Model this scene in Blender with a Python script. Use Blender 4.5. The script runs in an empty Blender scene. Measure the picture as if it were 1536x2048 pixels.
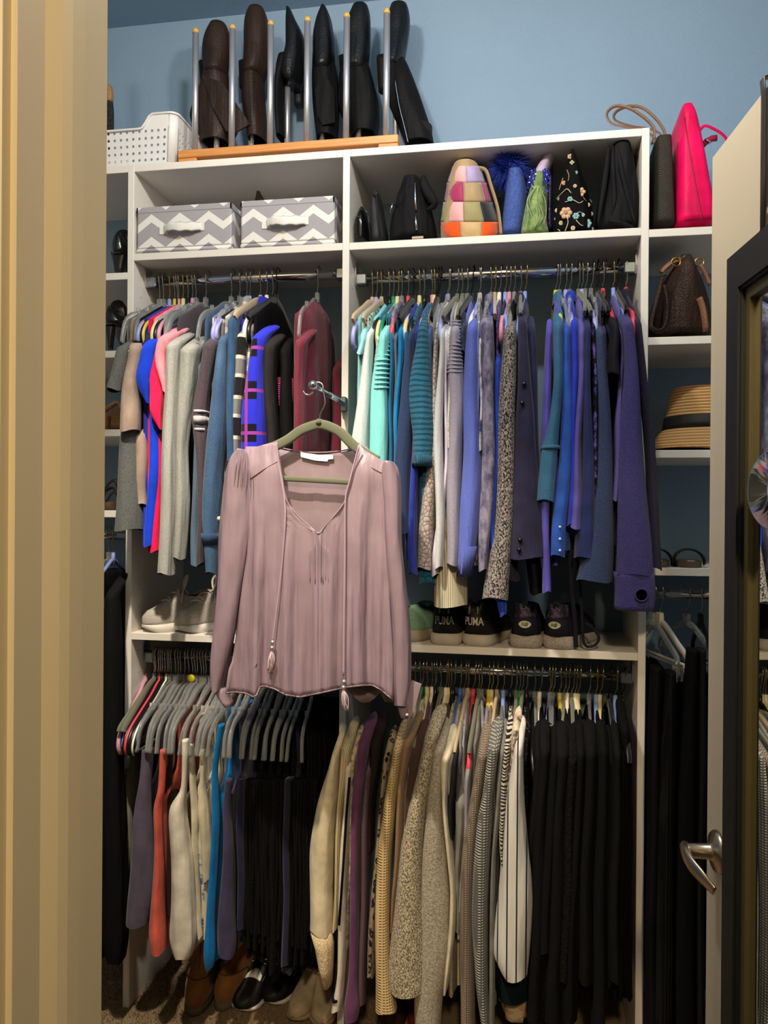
import bpy, math, random
import numpy as np
from mathutils import Vector, Matrix

R = random.Random(7)
S = bpy.context.scene
COL = S.collection
# ------------------------------------------------------------------ camera, world, lights, exposure
CAM = Vector((0.49444, -2.15392, 1.42845))
YAW, PITCH, ROLL, FPX = 0.1763665, -0.0024362, 0.0071338, 1624.26
_f = Vector((-math.sin(YAW)*math.cos(PITCH), math.cos(YAW)*math.cos(PITCH), math.sin(PITCH)))
_r0 = Vector((math.cos(YAW), math.sin(YAW), 0)); _u0 = _r0.cross(_f)
_r = _r0*math.cos(ROLL)+_u0*math.sin(ROLL); _u = -_r0*math.sin(ROLL)+_u0*math.cos(ROLL)
cd = bpy.data.cameras.new('camera'); cam = bpy.data.objects.new('camera', cd); COL.objects.link(cam)
cam.matrix_world = Matrix(((_r.x, _u.x, -_f.x, CAM.x), (_r.y, _u.y, -_f.y, CAM.y), (_r.z, _u.z, -_f.z, CAM.z), (0, 0, 0, 1)))
cd.sensor_fit = 'VERTICAL'; cd.sensor_height = 24.0; cd.lens = FPX/2048*24.0; cd.clip_start = 0.02
S.camera = cam
S.view_settings.view_transform = 'Standard'; S.view_settings.look = 'None'
S.view_settings.gamma = 1.0; S.view_settings.use_curve_mapping = False
S.view_settings.exposure = 0.0
wd = bpy.data.worlds.new('World'); S.world = wd; wd.use_nodes = True
wd.node_tree.nodes['Background'].inputs[0].default_value = (1.0, 0.80, 0.55, 1)
wd.node_tree.nodes['Background'].inputs[1].default_value = 0.04
def lamp(name, kind, loc, energy, col, size=0.1, target=None, size_y=None):
    l = bpy.data.lights.new(name, kind); o = bpy.data.objects.new(name, l); COL.objects.link(o)
    l.energy = energy; l.color = col; o.location = loc
    if kind == 'AREA':
        l.size = size
        if size_y: l.shape = 'RECTANGLE'; l.size_y = size_y
    elif kind in ('POINT', 'SPOT'): l.shadow_soft_size = size
    if target is not None:
        o.rotation_euler = (Vector(target)-Vector(loc)).to_track_quat('-Z', 'Y').to_euler()
    return o
lamp('closet_bulb', 'POINT', (0.02, -0.82, 2.72), 25, (1.0, 0.93, 0.83), 0.04)
lamp('closet_bulb', 'POINT', (0.52, -0.82, 2.72), 25, (1.0, 0.93, 0.83), 0.04)
bl_ = lamp('bedroom_lamp', 'SPOT', (0.66, -3.2, 2.62), 175, (1.0, 0.78, 0.48), 0.10, (0.05, 0.0, 0.75)); bl_.data.spot_size = math.radians(46); bl_.data.spot_blend = 0.6
cl_ = lamp('added_lower_fill', 'SPOT', (-0.24, -1.25, 2.98), 280, (1.0, 0.87, 0.68), 0.04, (-0.16, -0.05, 0.55)); cl_.data.spot_size = math.radians(50); cl_.data.spot_blend = 0.7  # added fill spot that brightens the lower rods, no known fixture

# ------------------------------------------------------------------ pixel <-> world (for measuring the real positions)
def ray(u, v): return _f+_r*((u-768)/FPX)+_u*((1024-v)/FPX)
def W(u, v, y):
    d = ray(u, v); return CAM+d*((y-CAM.y)/d.y)
def WX(u, v, x):
    d = ray(u, v); return CAM+d*((x-CAM.x)/d.x)
def WZ(u, v, z):
    d = ray(u, v); return CAM+d*((z-CAM.z)/d.z)

# ------------------------------------------------------------------ materials
def lin(c):
    return tuple((x/255/12.92 if x/255 <= 0.04045 else ((x/255+0.055)/1.055)**2.4) for x in c)+(1,)
MATS = {}
def M(name, rgb, rough=0.6, metal=0.0, kind='plain', c2=None, sc=1.0, bump=0.0, sheen=0.0, trans=0.0, coat=0.0, ior=1.45, c3=None, alpha=None, var=0.12, folds=0.0):
    if name in MATS: return MATS[name]
    m = bpy.data.materials.new(name); m.use_nodes = True; MATS[name] = m
    nt = m.node_tree; N = nt.nodes; L = nt.links; b = N['Principled BSDF']
    b.inputs['Roughness'].default_value = rough; b.inputs['Metallic'].default_value = metal
    b.inputs['Base Color'].default_value = lin(rgb); b.inputs['IOR'].default_value = ior
    if sheen: b.inputs['Sheen Weight'].default_value = sheen
    if folds or sheen: b.inputs['Specular IOR Level'].default_value = 0.12
    if trans: b.inputs['Transmission Weight'].default_value = trans
    if coat: b.inputs['Coat Weight'].default_value = coat; b.inputs['Coat Roughness'].default_value = 0.12
    if alpha is not None: b.inputs['Alpha'].default_value = alpha
    if kind == 'flat': return m
    tc = N.new('ShaderNodeTexCoord'); O = tc.outputs['Object']
    def mapping(sx, sy, sz):
        mp = N.new('ShaderNodeMapping'); L.new(O, mp.inputs['Vector']); mp.inputs['Scale'].default_value = (sx, sy, sz); return mp.outputs[0]
    def noise(scale, detail=2, vec=None, rough_=0.5):
        n = N.new('ShaderNodeTexNoise'); n.inputs['Scale'].default_value = scale; n.inputs['Detail'].default_value = detail; n.inputs['Roughness'].default_value = rough_
        L.new(vec if vec is not None else O, n.inputs['Vector']); return n.outputs['Fac']
    def vor(scale, out='Distance', vec=None):
        n = N.new('ShaderNodeTexVoronoi'); n.inputs['Scale'].default_value = scale
        L.new(vec if vec is not None else O, n.inputs['Vector']); return n.outputs[out]
    def wave(scale, direction, dist=0.0, vec=None, prof='SIN'):
        n = N.new('ShaderNodeTexWave'); n.wave_type = 'BANDS'; n.bands_direction = direction; n.wave_profile = prof
        n.inputs['Scale'].default_value = scale; n.inputs['Distortion'].default_value = dist; n.inputs['Detail'].default_value = 1
        L.new(vec if vec is not None else O, n.inputs['Vector']); return n.outputs['Fac']
    def ramp(fac, stops, const=False):
        n = N.new('ShaderNodeValToRGB'); e = n.color_ramp.elements
        if const: n.color_ramp.interpolation = 'CONSTANT'
        e[0].position = stops[0][0]; e[0].color = lin(stops[0][1]); e[1].position = stops[1][0]; e[1].color = lin(stops[1][1])
        for p, c in stops[2:]:
            x = e.new(p); x.color = lin(c)
        L.new(fac, n.inputs['Fac']); return n.outputs['Color']
    def math_(op, a, bb=None):
        n = N.new('ShaderNodeMath'); n.operation = op
        for i, x in enumerate((a, bb)):
            if x is None: continue
            if isinstance(x, (int, float)): n.inputs[i].default_value = x
            else: L.new(x, n.inputs[i])
        return n.outputs[0]
    def dobump(h, strength, dist=0.004):
        n = N.new('ShaderNodeBump'); n.inputs['Strength'].default_value = strength; n.inputs['Distance'].default_value = dist
        L.new(h, n.inputs['Height']); L.new(n.outputs[0], b.inputs['Normal'])
    def sh(c, k): return tuple(min(255, max(0, x*k)) for x in c)
    c2_ = c2 or sh(rgb, 1-2*var); col = None; h = None
    if kind == 'plain':
        col = ramp(noise(22*sc, 3), [(0.3, sh(rgb, 1-var)), (0.7, sh(rgb, 1+var*0.6))])
        if bump: h = noise(420*sc, 2)
    elif kind == 'paint':
        col = ramp(noise(3, 2), [(0.3, sh(rgb, 0.985)), (0.7, sh(rgb, 1.01))]); h = noise(130*sc, 3) if bump else None
    elif kind == 'heather':
        col = ramp(noise(520*sc, 3), [(0.36, c2_), (0.64, rgb)]); h = noise(520*sc, 3)
    elif kind == 'tweed':
        col = ramp(noise(210*sc, 3, mapping(1, 1, 0.6)), [(0.42, c2_), (0.58, rgb)]); h = noise(210*sc, 3, mapping(1, 1, 0.6)); bump = bump or 0.8
    elif kind == 'fuzzy':
        col = ramp(noise(330*sc, 4, None, 0.7), [(0.3, c2_), (0.62, rgb)]); h = noise(260*sc, 4, None, 0.75); bump = bump or 0.9
    elif kind == 'ribv':
        w = wave(95*sc, 'DIAGONAL', 0.3, mapping(1, 1, 0.0)); col = ramp(w, [(0.15, c2_), (0.7, rgb)]); h = w; bump = bump or 0.7
    elif kind == 'ribh':
        w = wave(60*sc, 'Z', 0.6); col = ramp(w, [(0.1, c2_), (0.6, rgb)]); h = w; bump = bump or 0.8
    elif kind == 'knit':
        w = wave(62*sc, 'DIAGONAL', 0.2, mapping(1, 1, 0)); w2 = wave(52*sc, 'Z', 1.5)
        mm = math_('MULTIPLY', w, w2); col = ramp(mm, [(0.05, c2_), (0.45, rgb)]); h = mm; bump = bump or 1.0
    elif kind == 'waffle':
        w = wave(60*sc, 'DIAGONAL', 0, mapping(1, 1, 0)); w2 = wave(45*sc, 'Z', 0)
        mm = math_('MAXIMUM', w, w2); col = ramp(mm, [(0.3, c2_), (0.9, rgb)]); h = mm; bump = bump or 0.8
    elif kind == 'stripeh':
        col = ramp(wave(7*sc, 'Z', 0.5, None, 'SAW'), [(0.0, rgb), (0.6, c2_), (0.75, c3 or rgb)], False)
        col = ramp(wave(9*sc, 'Z', 2.0), [(0.25, c2_), (0.5, rgb)]); h = noise(320, 3); bump = bump or 0.6
    elif kind == 'pin':
        w = wave(9.5*sc, 'X', 0.12); col = ramp(w, [(0.0, c2_), (0.045, c2_), (0.07, rgb)])
    elif kind == 'plaid':
        a = wave(4.6*sc, 'Z', 0.1); c = wave(9*sc, 'DIAGONAL', 0.1, mapping(1, 0.35, 0))
        mm = math_('MULTIPLY', math_('GREATER_THAN', a, 0.62), math_('GREATER_THAN', c, 0.5))
        k1 = ramp(mm, [(0.2, rgb), (0.8, c2_)])
        pl = math_('MAXIMUM', math_('GREATER_THAN', wave(4.6*sc, 'Z', 0.1), 0.985), math_('GREATER_THAN', c, 0.988))
        mx = N.new('ShaderNodeMix'); mx.data_type = 'RGBA'; L.new(pl, mx.inputs[0]); L.new(k1, mx.inputs[6]); mx.inputs[7].default_value = lin(c3 or (150, 50, 170)); col = mx.outputs[2]
    elif kind == 'blocks':
        a = math_('GREATER_THAN', wave(2.6*sc, 'Z', 0.05), 0.5); bck = wave(5.0*sc, 'Z', 0.05)
        col = ramp(bck, [(0.0, c3 or (120, 120, 122)), (0.3, rgb), (0.58, c2_)], True)
    elif kind == 'floral':
        v = noise(28*sc, 4, None, 0.65); col = ramp(v, [(0.40, c2_), (0.5, rgb), (0.60, c3 or rgb)])
    elif kind == 'leopard':
        v = vor(62*sc, 'Distance', mapping(1, 1, 0.8)); col = ramp(math_('ADD', v, math_('MULTIPLY', noise(90, 2), 0.35)), [(0.0, sh(rgb, .75)), (0.42, c2_), (0.66, rgb)], True)
    elif kind == 'zebra':
        col = ramp(wave(26*sc, 'Z', 7.0), [(0.45, c2_), (0.55, rgb)])
    elif kind == 'crackle':
        n = N.new('ShaderNodeTexVoronoi'); n.feature = 'DISTANCE_TO_EDGE'; n.inputs['Scale'].default_value = 75*sc; L.new(O, n.inputs['Vector'])
        col = ramp(n.outputs['Distance'], [(0.02, c2_), (0.12, rgb)]); h = n.outputs['Distance']; bump = bump or 0.5
    elif kind == 'speckle':
        v = vor(240*sc); col = ramp(v, [(0.22, c2_), (0.34, rgb)])
    elif kind == 'denim':
        a = noise(700, 2, mapping(1, 1, 0.35)); c = noise(9, 3); mm = math_('ADD', math_('MULTIPLY', a, 0.5), math_('MULTIPLY', c, 0.5))
        col = ramp(mm, [(0.38, c2_), (0.62, rgb)]); h = a; bump = bump or 0.3
    elif kind == 'fold':
        mp = mapping(1, 1, 0.05); a = noise(55*sc, 2, mp); col = ramp(noise(15, 2), [(0.3, sh(rgb, .96)), (0.7, sh(rgb, 1.03))]); h = a; bump = bump or 0.25
    elif kind == 'wood':
        a = noise(30*sc, 4, mapping(0.25, 6, 6)); col = ramp(a, [(0.3, c2_), (0.7, rgb)])
    elif kind == 'leather':
        col = ramp(noise(12*sc, 3), [(0.3, sh(rgb, .85)), (0.7, sh(rgb, 1.12))]); h = vor(260*sc); bump = bump or 0.25
    elif kind == 'weave':
        w = wave(150*sc, 'DIAGONAL', 0); w2 = noise(600, 2); mm = math_('MULTIPLY', w, w2); col = ramp(mm, [(0.2, rgb), (0.62, c2_)]); h = w; bump = bump or 0.5
    elif kind == 'straw':
        w = wave(38*sc, 'Z', 0.15); col = ramp(w, [(0.08, c2_), (0.35, rgb)]); h = w; bump = bump or 0.9
    elif kind == 'carpet':
        col = ramp(noise(260, 4, None, 0.7), [(0.3, c2_), (0.66, rgb)]); h = noise(200, 4, None, 0.8)
    elif kind == 'chevron':
        sx = N.new('ShaderNodeSeparateXYZ'); L.new(O, sx.inputs[0])
        t = math_('PINGPONG', math_('ADD', math_('ADD', sx.outputs[0], sx.outputs[1]), 1.0), 0.043)
        z = math_('ADD', math_('SUBTRACT', sx.outputs[2], math_('MULTIPLY', t, 0.72)), 1.009)
        fr = math_('FRACT', math_('DIVIDE', z, 0.064)); g = math_('GREATER_THAN', fr, 0.64)
        col = ramp(g, [(0.3, rgb), (0.7, c2_)])
    elif kind == 'tie':
        col = ramp(noise(40*sc, 4, mapping(1, 1, .5), 0.7), [(0.38, c2_), (0.6, rgb)])
    elif kind == 'brushed':
        h = noise(400, 2, mapping(.05, 1, 1)); col = None
    if col is not None: L.new(col, b.inputs['Base Color'])
    if h is not None and bump: dobump(h, bump, 0.003)
    if folds:
        fh = noise(26, 2, mapping(1, 1, 0.16)); n2 = N.new('ShaderNodeBump'); n2.inputs['Strength'].default_value = folds; n2.inputs['Distance'].default_value = 0.02
        L.new(fh, n2.inputs['Height']); cur = b.inputs['Normal'].links
        if cur: L.new(n2.outputs[0], cur[0].from_node.inputs['Normal'])
        else: L.new(n2.outputs[0], b.inputs['Normal'])
    return m

# ------------------------------------------------------------------ mesh building
class MB:
    def __init__(s): s.v = []; s.f = []; s.mi = []; s.sm = []; s.mats = []
    def midx(s, m):
        if m is None: return 0
        if m not in s.mats: s.mats.append(m)
        return s.mats.index(m)
    def add(s, verts, faces, m=None, smooth=True):
        o = len(s.v); s.v += [tuple(p) for p in verts]; k = s.midx(m)
        for f in faces: s.f.append([i+o for i in f]); s.mi.append(k); s.sm.append(smooth)
    def box(s, lo, hi, m=None, bev=0.0, rot=None, org=None):
        x0, y0, z0 = lo; x1, y1, z1 = hi
        if bev <= 0:
            vs = [(x0, y0, z0), (x1, y0, z0), (x1, y1, z0), (x0, y1, z0), (x0, y0, z1), (x1, y0, z1), (x1, y1, z1), (x0, y1, z1)]
            fs = [(0, 3, 2, 1), (4, 5, 6, 7), (0, 1, 5, 4), (1, 2, 6, 5), (2, 3, 7, 6), (3, 0, 4, 7)]
        else:
            b = bev; vs = []; idx = {}
            for cx in (0, 1):
                for cy in (0, 1):
                    for cz in (0, 1):
                        X, Y, Z = (x1 if cx else x0), (y1 if cy else y0), (z1 if cz else z0)
                        ix, iy, iz = (-b if cx else b), (-b if cy else b), (-b if cz else b)
                        for ax, p in enumerate(((X, Y+iy, Z+iz), (X+ix, Y, Z+iz), (X+ix, Y+iy, Z))):
                            idx[(cx, cy, cz, ax)] = len(vs); vs.append(p)
            fs = []
            for c in (0, 1):
                q = lambda a: a if c else a[::-1]
                fs.append(q([idx[(c, 0, 0, 0)], idx[(c, 1, 0, 0)], idx[(c, 1, 1, 0)], idx[(c, 0, 1, 0)]]))
                fs.append(q([idx[(0, c, 0, 1)], idx[(0, c, 1, 1)], idx[(1, c, 1, 1)], idx[(1, c, 0, 1)]]))
                fs.append(q([idx[(0, 0, c, 2)], idx[(1, 0, c, 2)], idx[(1, 1, c, 2)], idx[(0, 1, c, 2)]]))
            for a in (0, 1):
                for d in (0, 1):
                    fs.append([idx[(0, a, d, 1)], idx[(1, a, d, 1)], idx[(1, a, d, 2)], idx[(0, a, d, 2)]])
                    fs.append([idx[(a, 0, d, 0)], idx[(a, 1, d, 0)], idx[(a, 1, d, 2)], idx[(a, 0, d, 2)]])
                    fs.append([idx[(a, d, 0, 0)], idx[(a, d, 1, 0)], idx[(a, d, 1, 1)], idx[(a, d, 0, 1)]])
                    for e in (0, 1): fs.append([idx[(a, d, e, 0)], idx[(a, d, e, 1)], idx[(a, d, e, 2)]])
        if rot is not None:
            og = Vector(org or (0, 0, 0)); vs = [tuple(og+rot @ (Vector(p)-og)) for p in vs]
        s.add(vs, fs, m, False)
    def loft(s, rings, m=None, cap0=True, cap1=True, smooth=True, closed=True, fm=None):
        n = len(rings[0]); vs = [p for r in rings for p in r]; fs = []; o = len(s.v)
        rng = range(n) if closed else range(n-1)
        for i in range(len(rings)-1):
            for j in rng:
                k = (j+1) % n; fs.append((i*n+j, i*n+k, (i+1)*n+k, (i+1)*n+j))
        nf = len(s.f)
        s.add(vs, fs, m, smooth)
        if fm is not None:
            q = nf
            for i in range(len(rings)-1):
                for j in rng: s.mi[q] = s.midx(fm(i, j)); q += 1
        for c, i, rev in ((cap0, 0, True), (cap1, len(rings)-1, False)):
            if c:
                cen = np.mean(np.array([tuple(p) for p in rings[i]]), axis=0); s.v.append(tuple(cen)); ci = len(s.v)-1
                for j in range(n):
                    k = (j+1) % n; a, bq = o+i*n+j, o+i*n+k
                    s.f.append([ci, bq, a] if rev else [ci, a, bq]); s.mi.append(s.midx(m)); s.sm.append(smooth)
    def tube(s, path, r, n=8, m=None, ry=None, cap=True, closed=False, up=None, prof=None):
        P = [Vector(p) for p in path]; rings = []; c = len(P); prev = None
        for i, p in enumerate(P):
            a = P[i-1] if (i or closed) else P[i]; d = P[(i+1) % c] if (i < c-1 or closed) else P[i]
            t = (d-a).normalized() if (d-a).length > 1e-9 else Vector((0, 0, 1))
            if up is not None:
                x = t.cross(Vector(up)); x = x if x.length > 1e-4 else t.orthogonal()
            elif prev is None: x = t.orthogonal()
            else: x = prev-t*prev.dot(t)
            x.normalize(); prev = x; y = t.cross(x)
            rr = r[i] if isinstance(r, (list, tuple)) else r
            r2 = rr if ry is None else (ry[i] if isinstance(ry, (list, tuple)) else ry)
            ring = []
            for j in range(n):
                th = 2*math.pi*(j+0.5)/n; cc, ss = math.cos(th), math.sin(th)
                if prof == 'sq': cc = max(-1, min(1, cc*1.41)); ss = max(-1, min(1, ss*1.41))
                ring.append(tuple(p+x*(cc*rr)+y*(ss*r2)))
            rings.append(ring)
        if closed: rings.append(rings[0])
        s.loft(rings, m, cap and not closed, cap and not closed)
    def lathe(s, prof, n=24, m=None, org=(0, 0, 0), rot=None, squash=1.0):
        rings = []; og = Vector(org)
        for r, z in prof:
            ring = []
            for j in range(n):
                th = 2*math.pi*j/n; p = Vector((r*math.cos(th), r*math.sin(th)*squash, z))
                ring.append(tuple(og+(rot @ p if rot else p)))
            rings.append(ring)
        s.loft(rings, m, prof[0][0] > 1e-5, prof[-1][0] > 1e-5)
    def build(s, name, m=None, parent=None, org=None, label=None, solid=None):
        me = bpy.data.meshes.new(name); v = s.v
        if org is None and parent is None and v:
            a = np.array(v); lo, hi = a.min(0), a.max(0); org = ((lo[0]+hi[0])/2, (lo[1]+hi[1])/2, lo[2])
        if org is None: org = (0, 0, 0)
        if parent is not None: org = tuple(WORLDLOC[parent.name])
        v = [(p[0]-org[0], p[1]-org[1], p[2]-org[2]) for p in v]
        me.from_pydata(v, [], s.f)
        ml = s.mats if s.mats else ([m] if m else [])
        for q in ml: me.materials.append(q)
        me.polygons.foreach_set('material_index', s.mi); me.polygons.foreach_set('use_smooth', s.sm)
        me.update()
        o = bpy.data.objects.new(name, me); COL.objects.link(o)
        if parent is not None: o.parent = parent; WORLDLOC[o.name] = org
        else: o.location = org; WORLDLOC[o.name] = org
        if label: o['label'] = label
        if solid:
            md = o.modifiers.new('thickness', 'SOLIDIFY'); md.thickness = solid; md.offset = 0
        return o
WORLDLOC = {}
def thing(name, label, cat, loc=(0, 0, 0), group=None):
    o = bpy.data.objects.new(name, None); COL.objects.link(o); o.empty_display_size = 0.05
    o.location = loc; WORLDLOC[o.name] = tuple(loc); o['label'] = label; o['category'] = cat
    if group: o['group'] = group
    return o
def tag(o, label, cat, group=None):
    o['label'] = label; o['category'] = cat
    if group: o['group'] = group
    return o
def struct(o, label=None):
    o['kind'] = 'structure'
    if label: o['label'] = label
    return o
def arc(c, r, a0, a1, n, plane='yz'):
    out = []
    for i in range(n+1):
        a = math.radians(a0+(a1-a0)*i/n); p, q = r*math.cos(a), r*math.sin(a)
        out.append(Vector((c[0], c[1]+p, c[2]+q)) if plane == 'yz' else (Vector((c[0]+p, c[1], c[2]+q)) if plane == 'xz' else Vector((c[0]+p, c[1]+q, c[2]))))
    return out
def spline(pts, n=6):
    P = [Vector(p) for p in pts]; out = []
    for i in range(len(P)-1):
        a = P[max(i-1, 0)]; b = P[i]; c = P[i+1]; d = P[min(i+2, len(P)-1)]
        for k in range(n):
            t = k/n; out.append(0.5*((2*b)+(c-a)*t+(2*a-5*b+4*c-d)*t*t+(3*b-a-3*c+d)*t**3))
    out.append(P[-1]); return out
def sp(x, e): return math.copysign(abs(x)**e, x)
def ring(cx, cy, a, b, z, n=20, e=2.3, fold=0.0, ph=0.0, kk=3, zw=0.0):
    out = []
    for j in range(n):
        th = 2*math.pi*j/n; c, s_ = math.cos(th), math.sin(th)
        q = 1+fold*(math.sin(kk*th+ph)+0.6*math.sin((kk+2)*th-ph*1.7))
        out.append((cx+a*sp(c, 2/e)*q, cy+b*sp(s_, 2/e)*(1+0.3*(q-1)), z+zw*math.sin(2*th+ph)))
    return out
def levels_interp(lv, zs):
    """lv rows [z, ...] descending z -> smooth interpolation at zs"""
    a = np.array(sorted([tuple(r) for r in lv], key=lambda r: r[0])); out = []
    for c in range(1, a.shape[1]): out.append(np.interp(zs, a[:, 0], a[:, c]))
    return np.array(out).T
def pix_loft(mb, levels, yc, b, m=None, n=24, e=2.4, fold=0.0, kk=3, step=0.012, top_round=0.0, cap0=True, cap1=True, fm=None, zc=0.6):
    """solid whose side silhouette, seen from the room, follows measured widths; levels: (v,uL,uR) top to bottom at depth yc, half depth b"""
    rows = []
    for L in levels:
        v, ul, ur = L[:3]; y = L[3] if len(L) > 3 else yc; bb = L[4] if len(L) > 4 else b
        p, q = W(ul, v, y-0.4*bb), W(ur, v, y-0.4*bb); cx = (p.x+q.x)/2; h = abs(q.x-p.x)/2
        k = abs((cx-CAM.x)/(y-CAM.y)); bb = min(bb, 0.8*h/max(k, 1e-3)) if bb*k > 0.8*h else bb
        zf = W((ul+ur)/2, v, y-zc*bb).z
        rows.append((zf, cx, y, math.sqrt(max(h*h-(k*bb)**2, 0.005**2)), bb))
    z1, z0 = rows[0][0], rows[-1][0]; nz = max(4, int((z1-z0)/step))
    zs = [z1+(z0-z1)*i/nz for i in range(nz+1)]; d = levels_interp(rows, zs)
    for _ in range(2): d[1:-1] = 0.25*d[:-2]+0.5*d[1:-1]+0.25*d[2:]
    rings = []; ph = R.uniform(0, 6)
    for i, z in enumerate(zs):
        t = i/nz; cx, y, a, bb = d[i]
        rings.append(ring(cx, y, a, bb, z, n, e, fold*min(1, t*3+.2), ph+t*2.0, kk))
    mb.loft(rings, m, cap0, cap1, fm=fm)
    return rings, zs
# ------------------------------------------------------------------ materials of the room
WALL = M('blue wall paint', (134, 160, 186), 0.75, kind='paint', bump=0.35)
CEIL = M('blue ceiling paint', (122, 148, 172), 0.85, kind='paint', bump=0.3)
WARMW = M('beige bedroom wall paint', (226, 206, 160), 0.8, kind='paint', bump=0.2)
TRIM = M('cream trim paint', (208, 192, 158), 0.4, kind='paint')
DOORP = M('cream door paint', (212, 197, 172), 0.42, kind='paint')
MELA = M('white melamine', (226, 220, 214), 0.45, kind='paint')
CHROME = M('chrome', (210, 212, 218), 0.08, 1.0, kind='flat')
DCHROME = M('grey rod bracket metal', (150, 156, 165), 0.3, 1.0, kind='flat')
NICKEL = M('brushed nickel', (176, 165, 148), 0.3, 1.0, kind='flat')
CARPET = M('tan carpet', (158, 134, 104), 1.0, kind='carpet', c2=(92, 72, 50), bump=1.0)
BLACKP = M('black frame paint', (17, 16, 18), 0.55, kind='flat')

ZC, YB = 3.03, 0.357
def boxobj(name, lo, hi, m, label=None):
    mb = MB(); mb.box(lo, hi, m); return struct(mb.build(name), label)
boxobj('floor', (-1.45, -3.9, -0.05), (2.3, YB+0.1, 0.0), CARPET)
boxobj('ceiling', (-1.45, -1.56, ZC), (1.6, YB+0.1, ZC+0.05), CEIL)
boxobj('wall_back', (-1.45, YB, 0), (1.6, YB+0.1, ZC), WALL)
boxobj('wall_left', (-1.45, -1.42, 0), (-1.35, YB, ZC), WALL)
boxobj('wall_right', (1.5, -1.42, 0), (1.6, YB, ZC), WALL)
JX0, JX1, JY0, JY1, JZ = 0.080, 0.90, -1.552, -1.432, 2.045      # doorway
mb = MB()
mb.box((-1.45, JY0, 0), (JX0-0.02, JY1, ZC), WARMW); mb.box((JX1+0.02, JY0, 0), (1.6, JY1, ZC), WARMW)
mb.box((JX0-0.02, JY0, JZ+0.02), (JX1+0.02, JY1, ZC), WARMW); struct(mb.build('wall_front'))
# door lining with stop, and outside casing with stepped profile
t1 = MB()
for x0, x1, sgn in ((JX0-0.02, JX0, 1), (JX1, JX1+0.02, -1)):
    t1.box((x0, JY0, 0), (x1, JY1, JZ+0.02), TRIM)
t1.box((JX0, JY0, JZ), (JX1, JY1, JZ+0.02), TRIM)
jl = struct(t1.build('trim_1'), 'cream door lining of the closet doorway')
ts = MB()
def stop_prof(x, sgn):
    ys = (-1.514, -1.499, -1.488, -1.470); ps = (0.0, 0.0075, 0.0105, 0.0115)
    v = []
    for z in (0.0, JZ):
        for y, p in zip(ys, ps): v.append((x+sgn*p, y, z))
        v.append((x+sgn*0.0115, JY1+0.002 if sgn > 0 else -1.468, z)); v.append((x, JY1+0.002 if sgn > 0 else -1.468, z))
    n = 6; fs = [(j, (j+1) % n, n+(j+1) % n, n+j) for j in range(n)]+[tuple(range(n)), tuple(range(2*n-1, n-1, -1))]
    ts.add(v, fs, TRIM, False)
stop_prof(JX0, 1); ts.build('door_stop', None, jl)
tc = MB()
prof = [(0.0, 0.0), (0.0, 0.011), (0.006, 0.015), (0.014, 0.015), (0.020, 0.011), (0.040, 0.013), (0.052, 0.018), (0.057, 0.018), (0.057, 0.0)]
for x, sgn in ((JX0-0.006, -1), (JX1+0.006, 1)):
    v = [(x+sgn*a, JY0-d, z) for z in (0.0, JZ+0.06) for a, d in prof]; n = len(prof)
    tc.add(v, [(j, (j+1) % n, n+(j+1) % n, n+j) for j in range(n)]+[tuple(range(n)), tuple(range(2*n-1, n-1, -1))], TRIM, False)
tc.build('casing', None, jl)
sc_ = MB(); sc_.tube([(JX0+0.0005, -1.512, 0.875), (JX0+0.0012, -1.5105, 0.868), (JX0+0.0005, -1.511, 0.861)], 0.0012, 5, M('dark scuff', (70, 45, 25), 0.8, kind='flat')); sc_.build('scuff_mark', None, jl)

# ------------------------------------------------------------------ shelving
org = thing('closet_organizer', 'white melamine closet shelving unit built against the blue back wall', 'shelving', (0, 0, 0))
P1, P2, P3, TH = -0.629, 0.0, 0.781, 0.019
ZT = 2.4069
def zat(u, v, y=0.0): return W(u, v, y).z
def upright(x, z1):
    mb = MB(); mb.box((x-TH/2, 0.0, 0.0), (x+TH/2, YB, z1), MELA, 0.0012); o = mb.build('upright_panel', None, org)
    h = MB(); dk = M('drill hole', (60, 55, 50), 0.9, kind='flat')
    for yy in (0.045, 0.30):
        z = 0.12
        while z < z1-0.05:
            for sx in (-1, 1):
                X = x+sx*(TH/2+0.0003)
                h.add([(X, yy+0.0022*math.cos(a*math.pi/3), z+0.0022*math.sin(a*math.pi/3)) for a in range(6)], [tuple(range(6))], dk, False)
            z += 0.064
    q = h.build('peg_holes', None, o); q['kind'] = 'stuff'
upright(-1.263, ZT); upright(P1, ZT); upright(P2, ZT); upright(P3, ZT)
Z3 = [zat(1350, v) for v in (456, 673, 900, 1136)]
upright(1.405, Z3[0]+0.0)
Z0 = [zat(232, v) for v in (545.5, 701, 858.6, 1021)]
def shelf(x0, x1, zt, th=0.02):
    mb = MB(); mb.box((x0+TH/2, 0.001, zt-th), (x1-TH/2, YB-0.001, zt), MELA, 0.001); return mb.build('shelf', None, org)
for z in (ZT, 2.154, 1.0734): shelf(P1, P2, z)
for z in (ZT, 2.1535, 1.0680): shelf(P2, P3, z)
shelf(-1.263, P1, ZT)
for z in Z0: shelf(-1.263, P1, z)
for z in Z3: shelf(P3, 1.405, z)
RY = 0.085
RU = zat(300, 566, RY); RL = zat(300, 1312, RY); RU2 = zat(1000, 548, RY); RL2 = zat(1240, 1353, RY)
RZ0 = zat(232, 1071, RY); RZ3 = zat(1350, 1188, RY)
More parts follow.
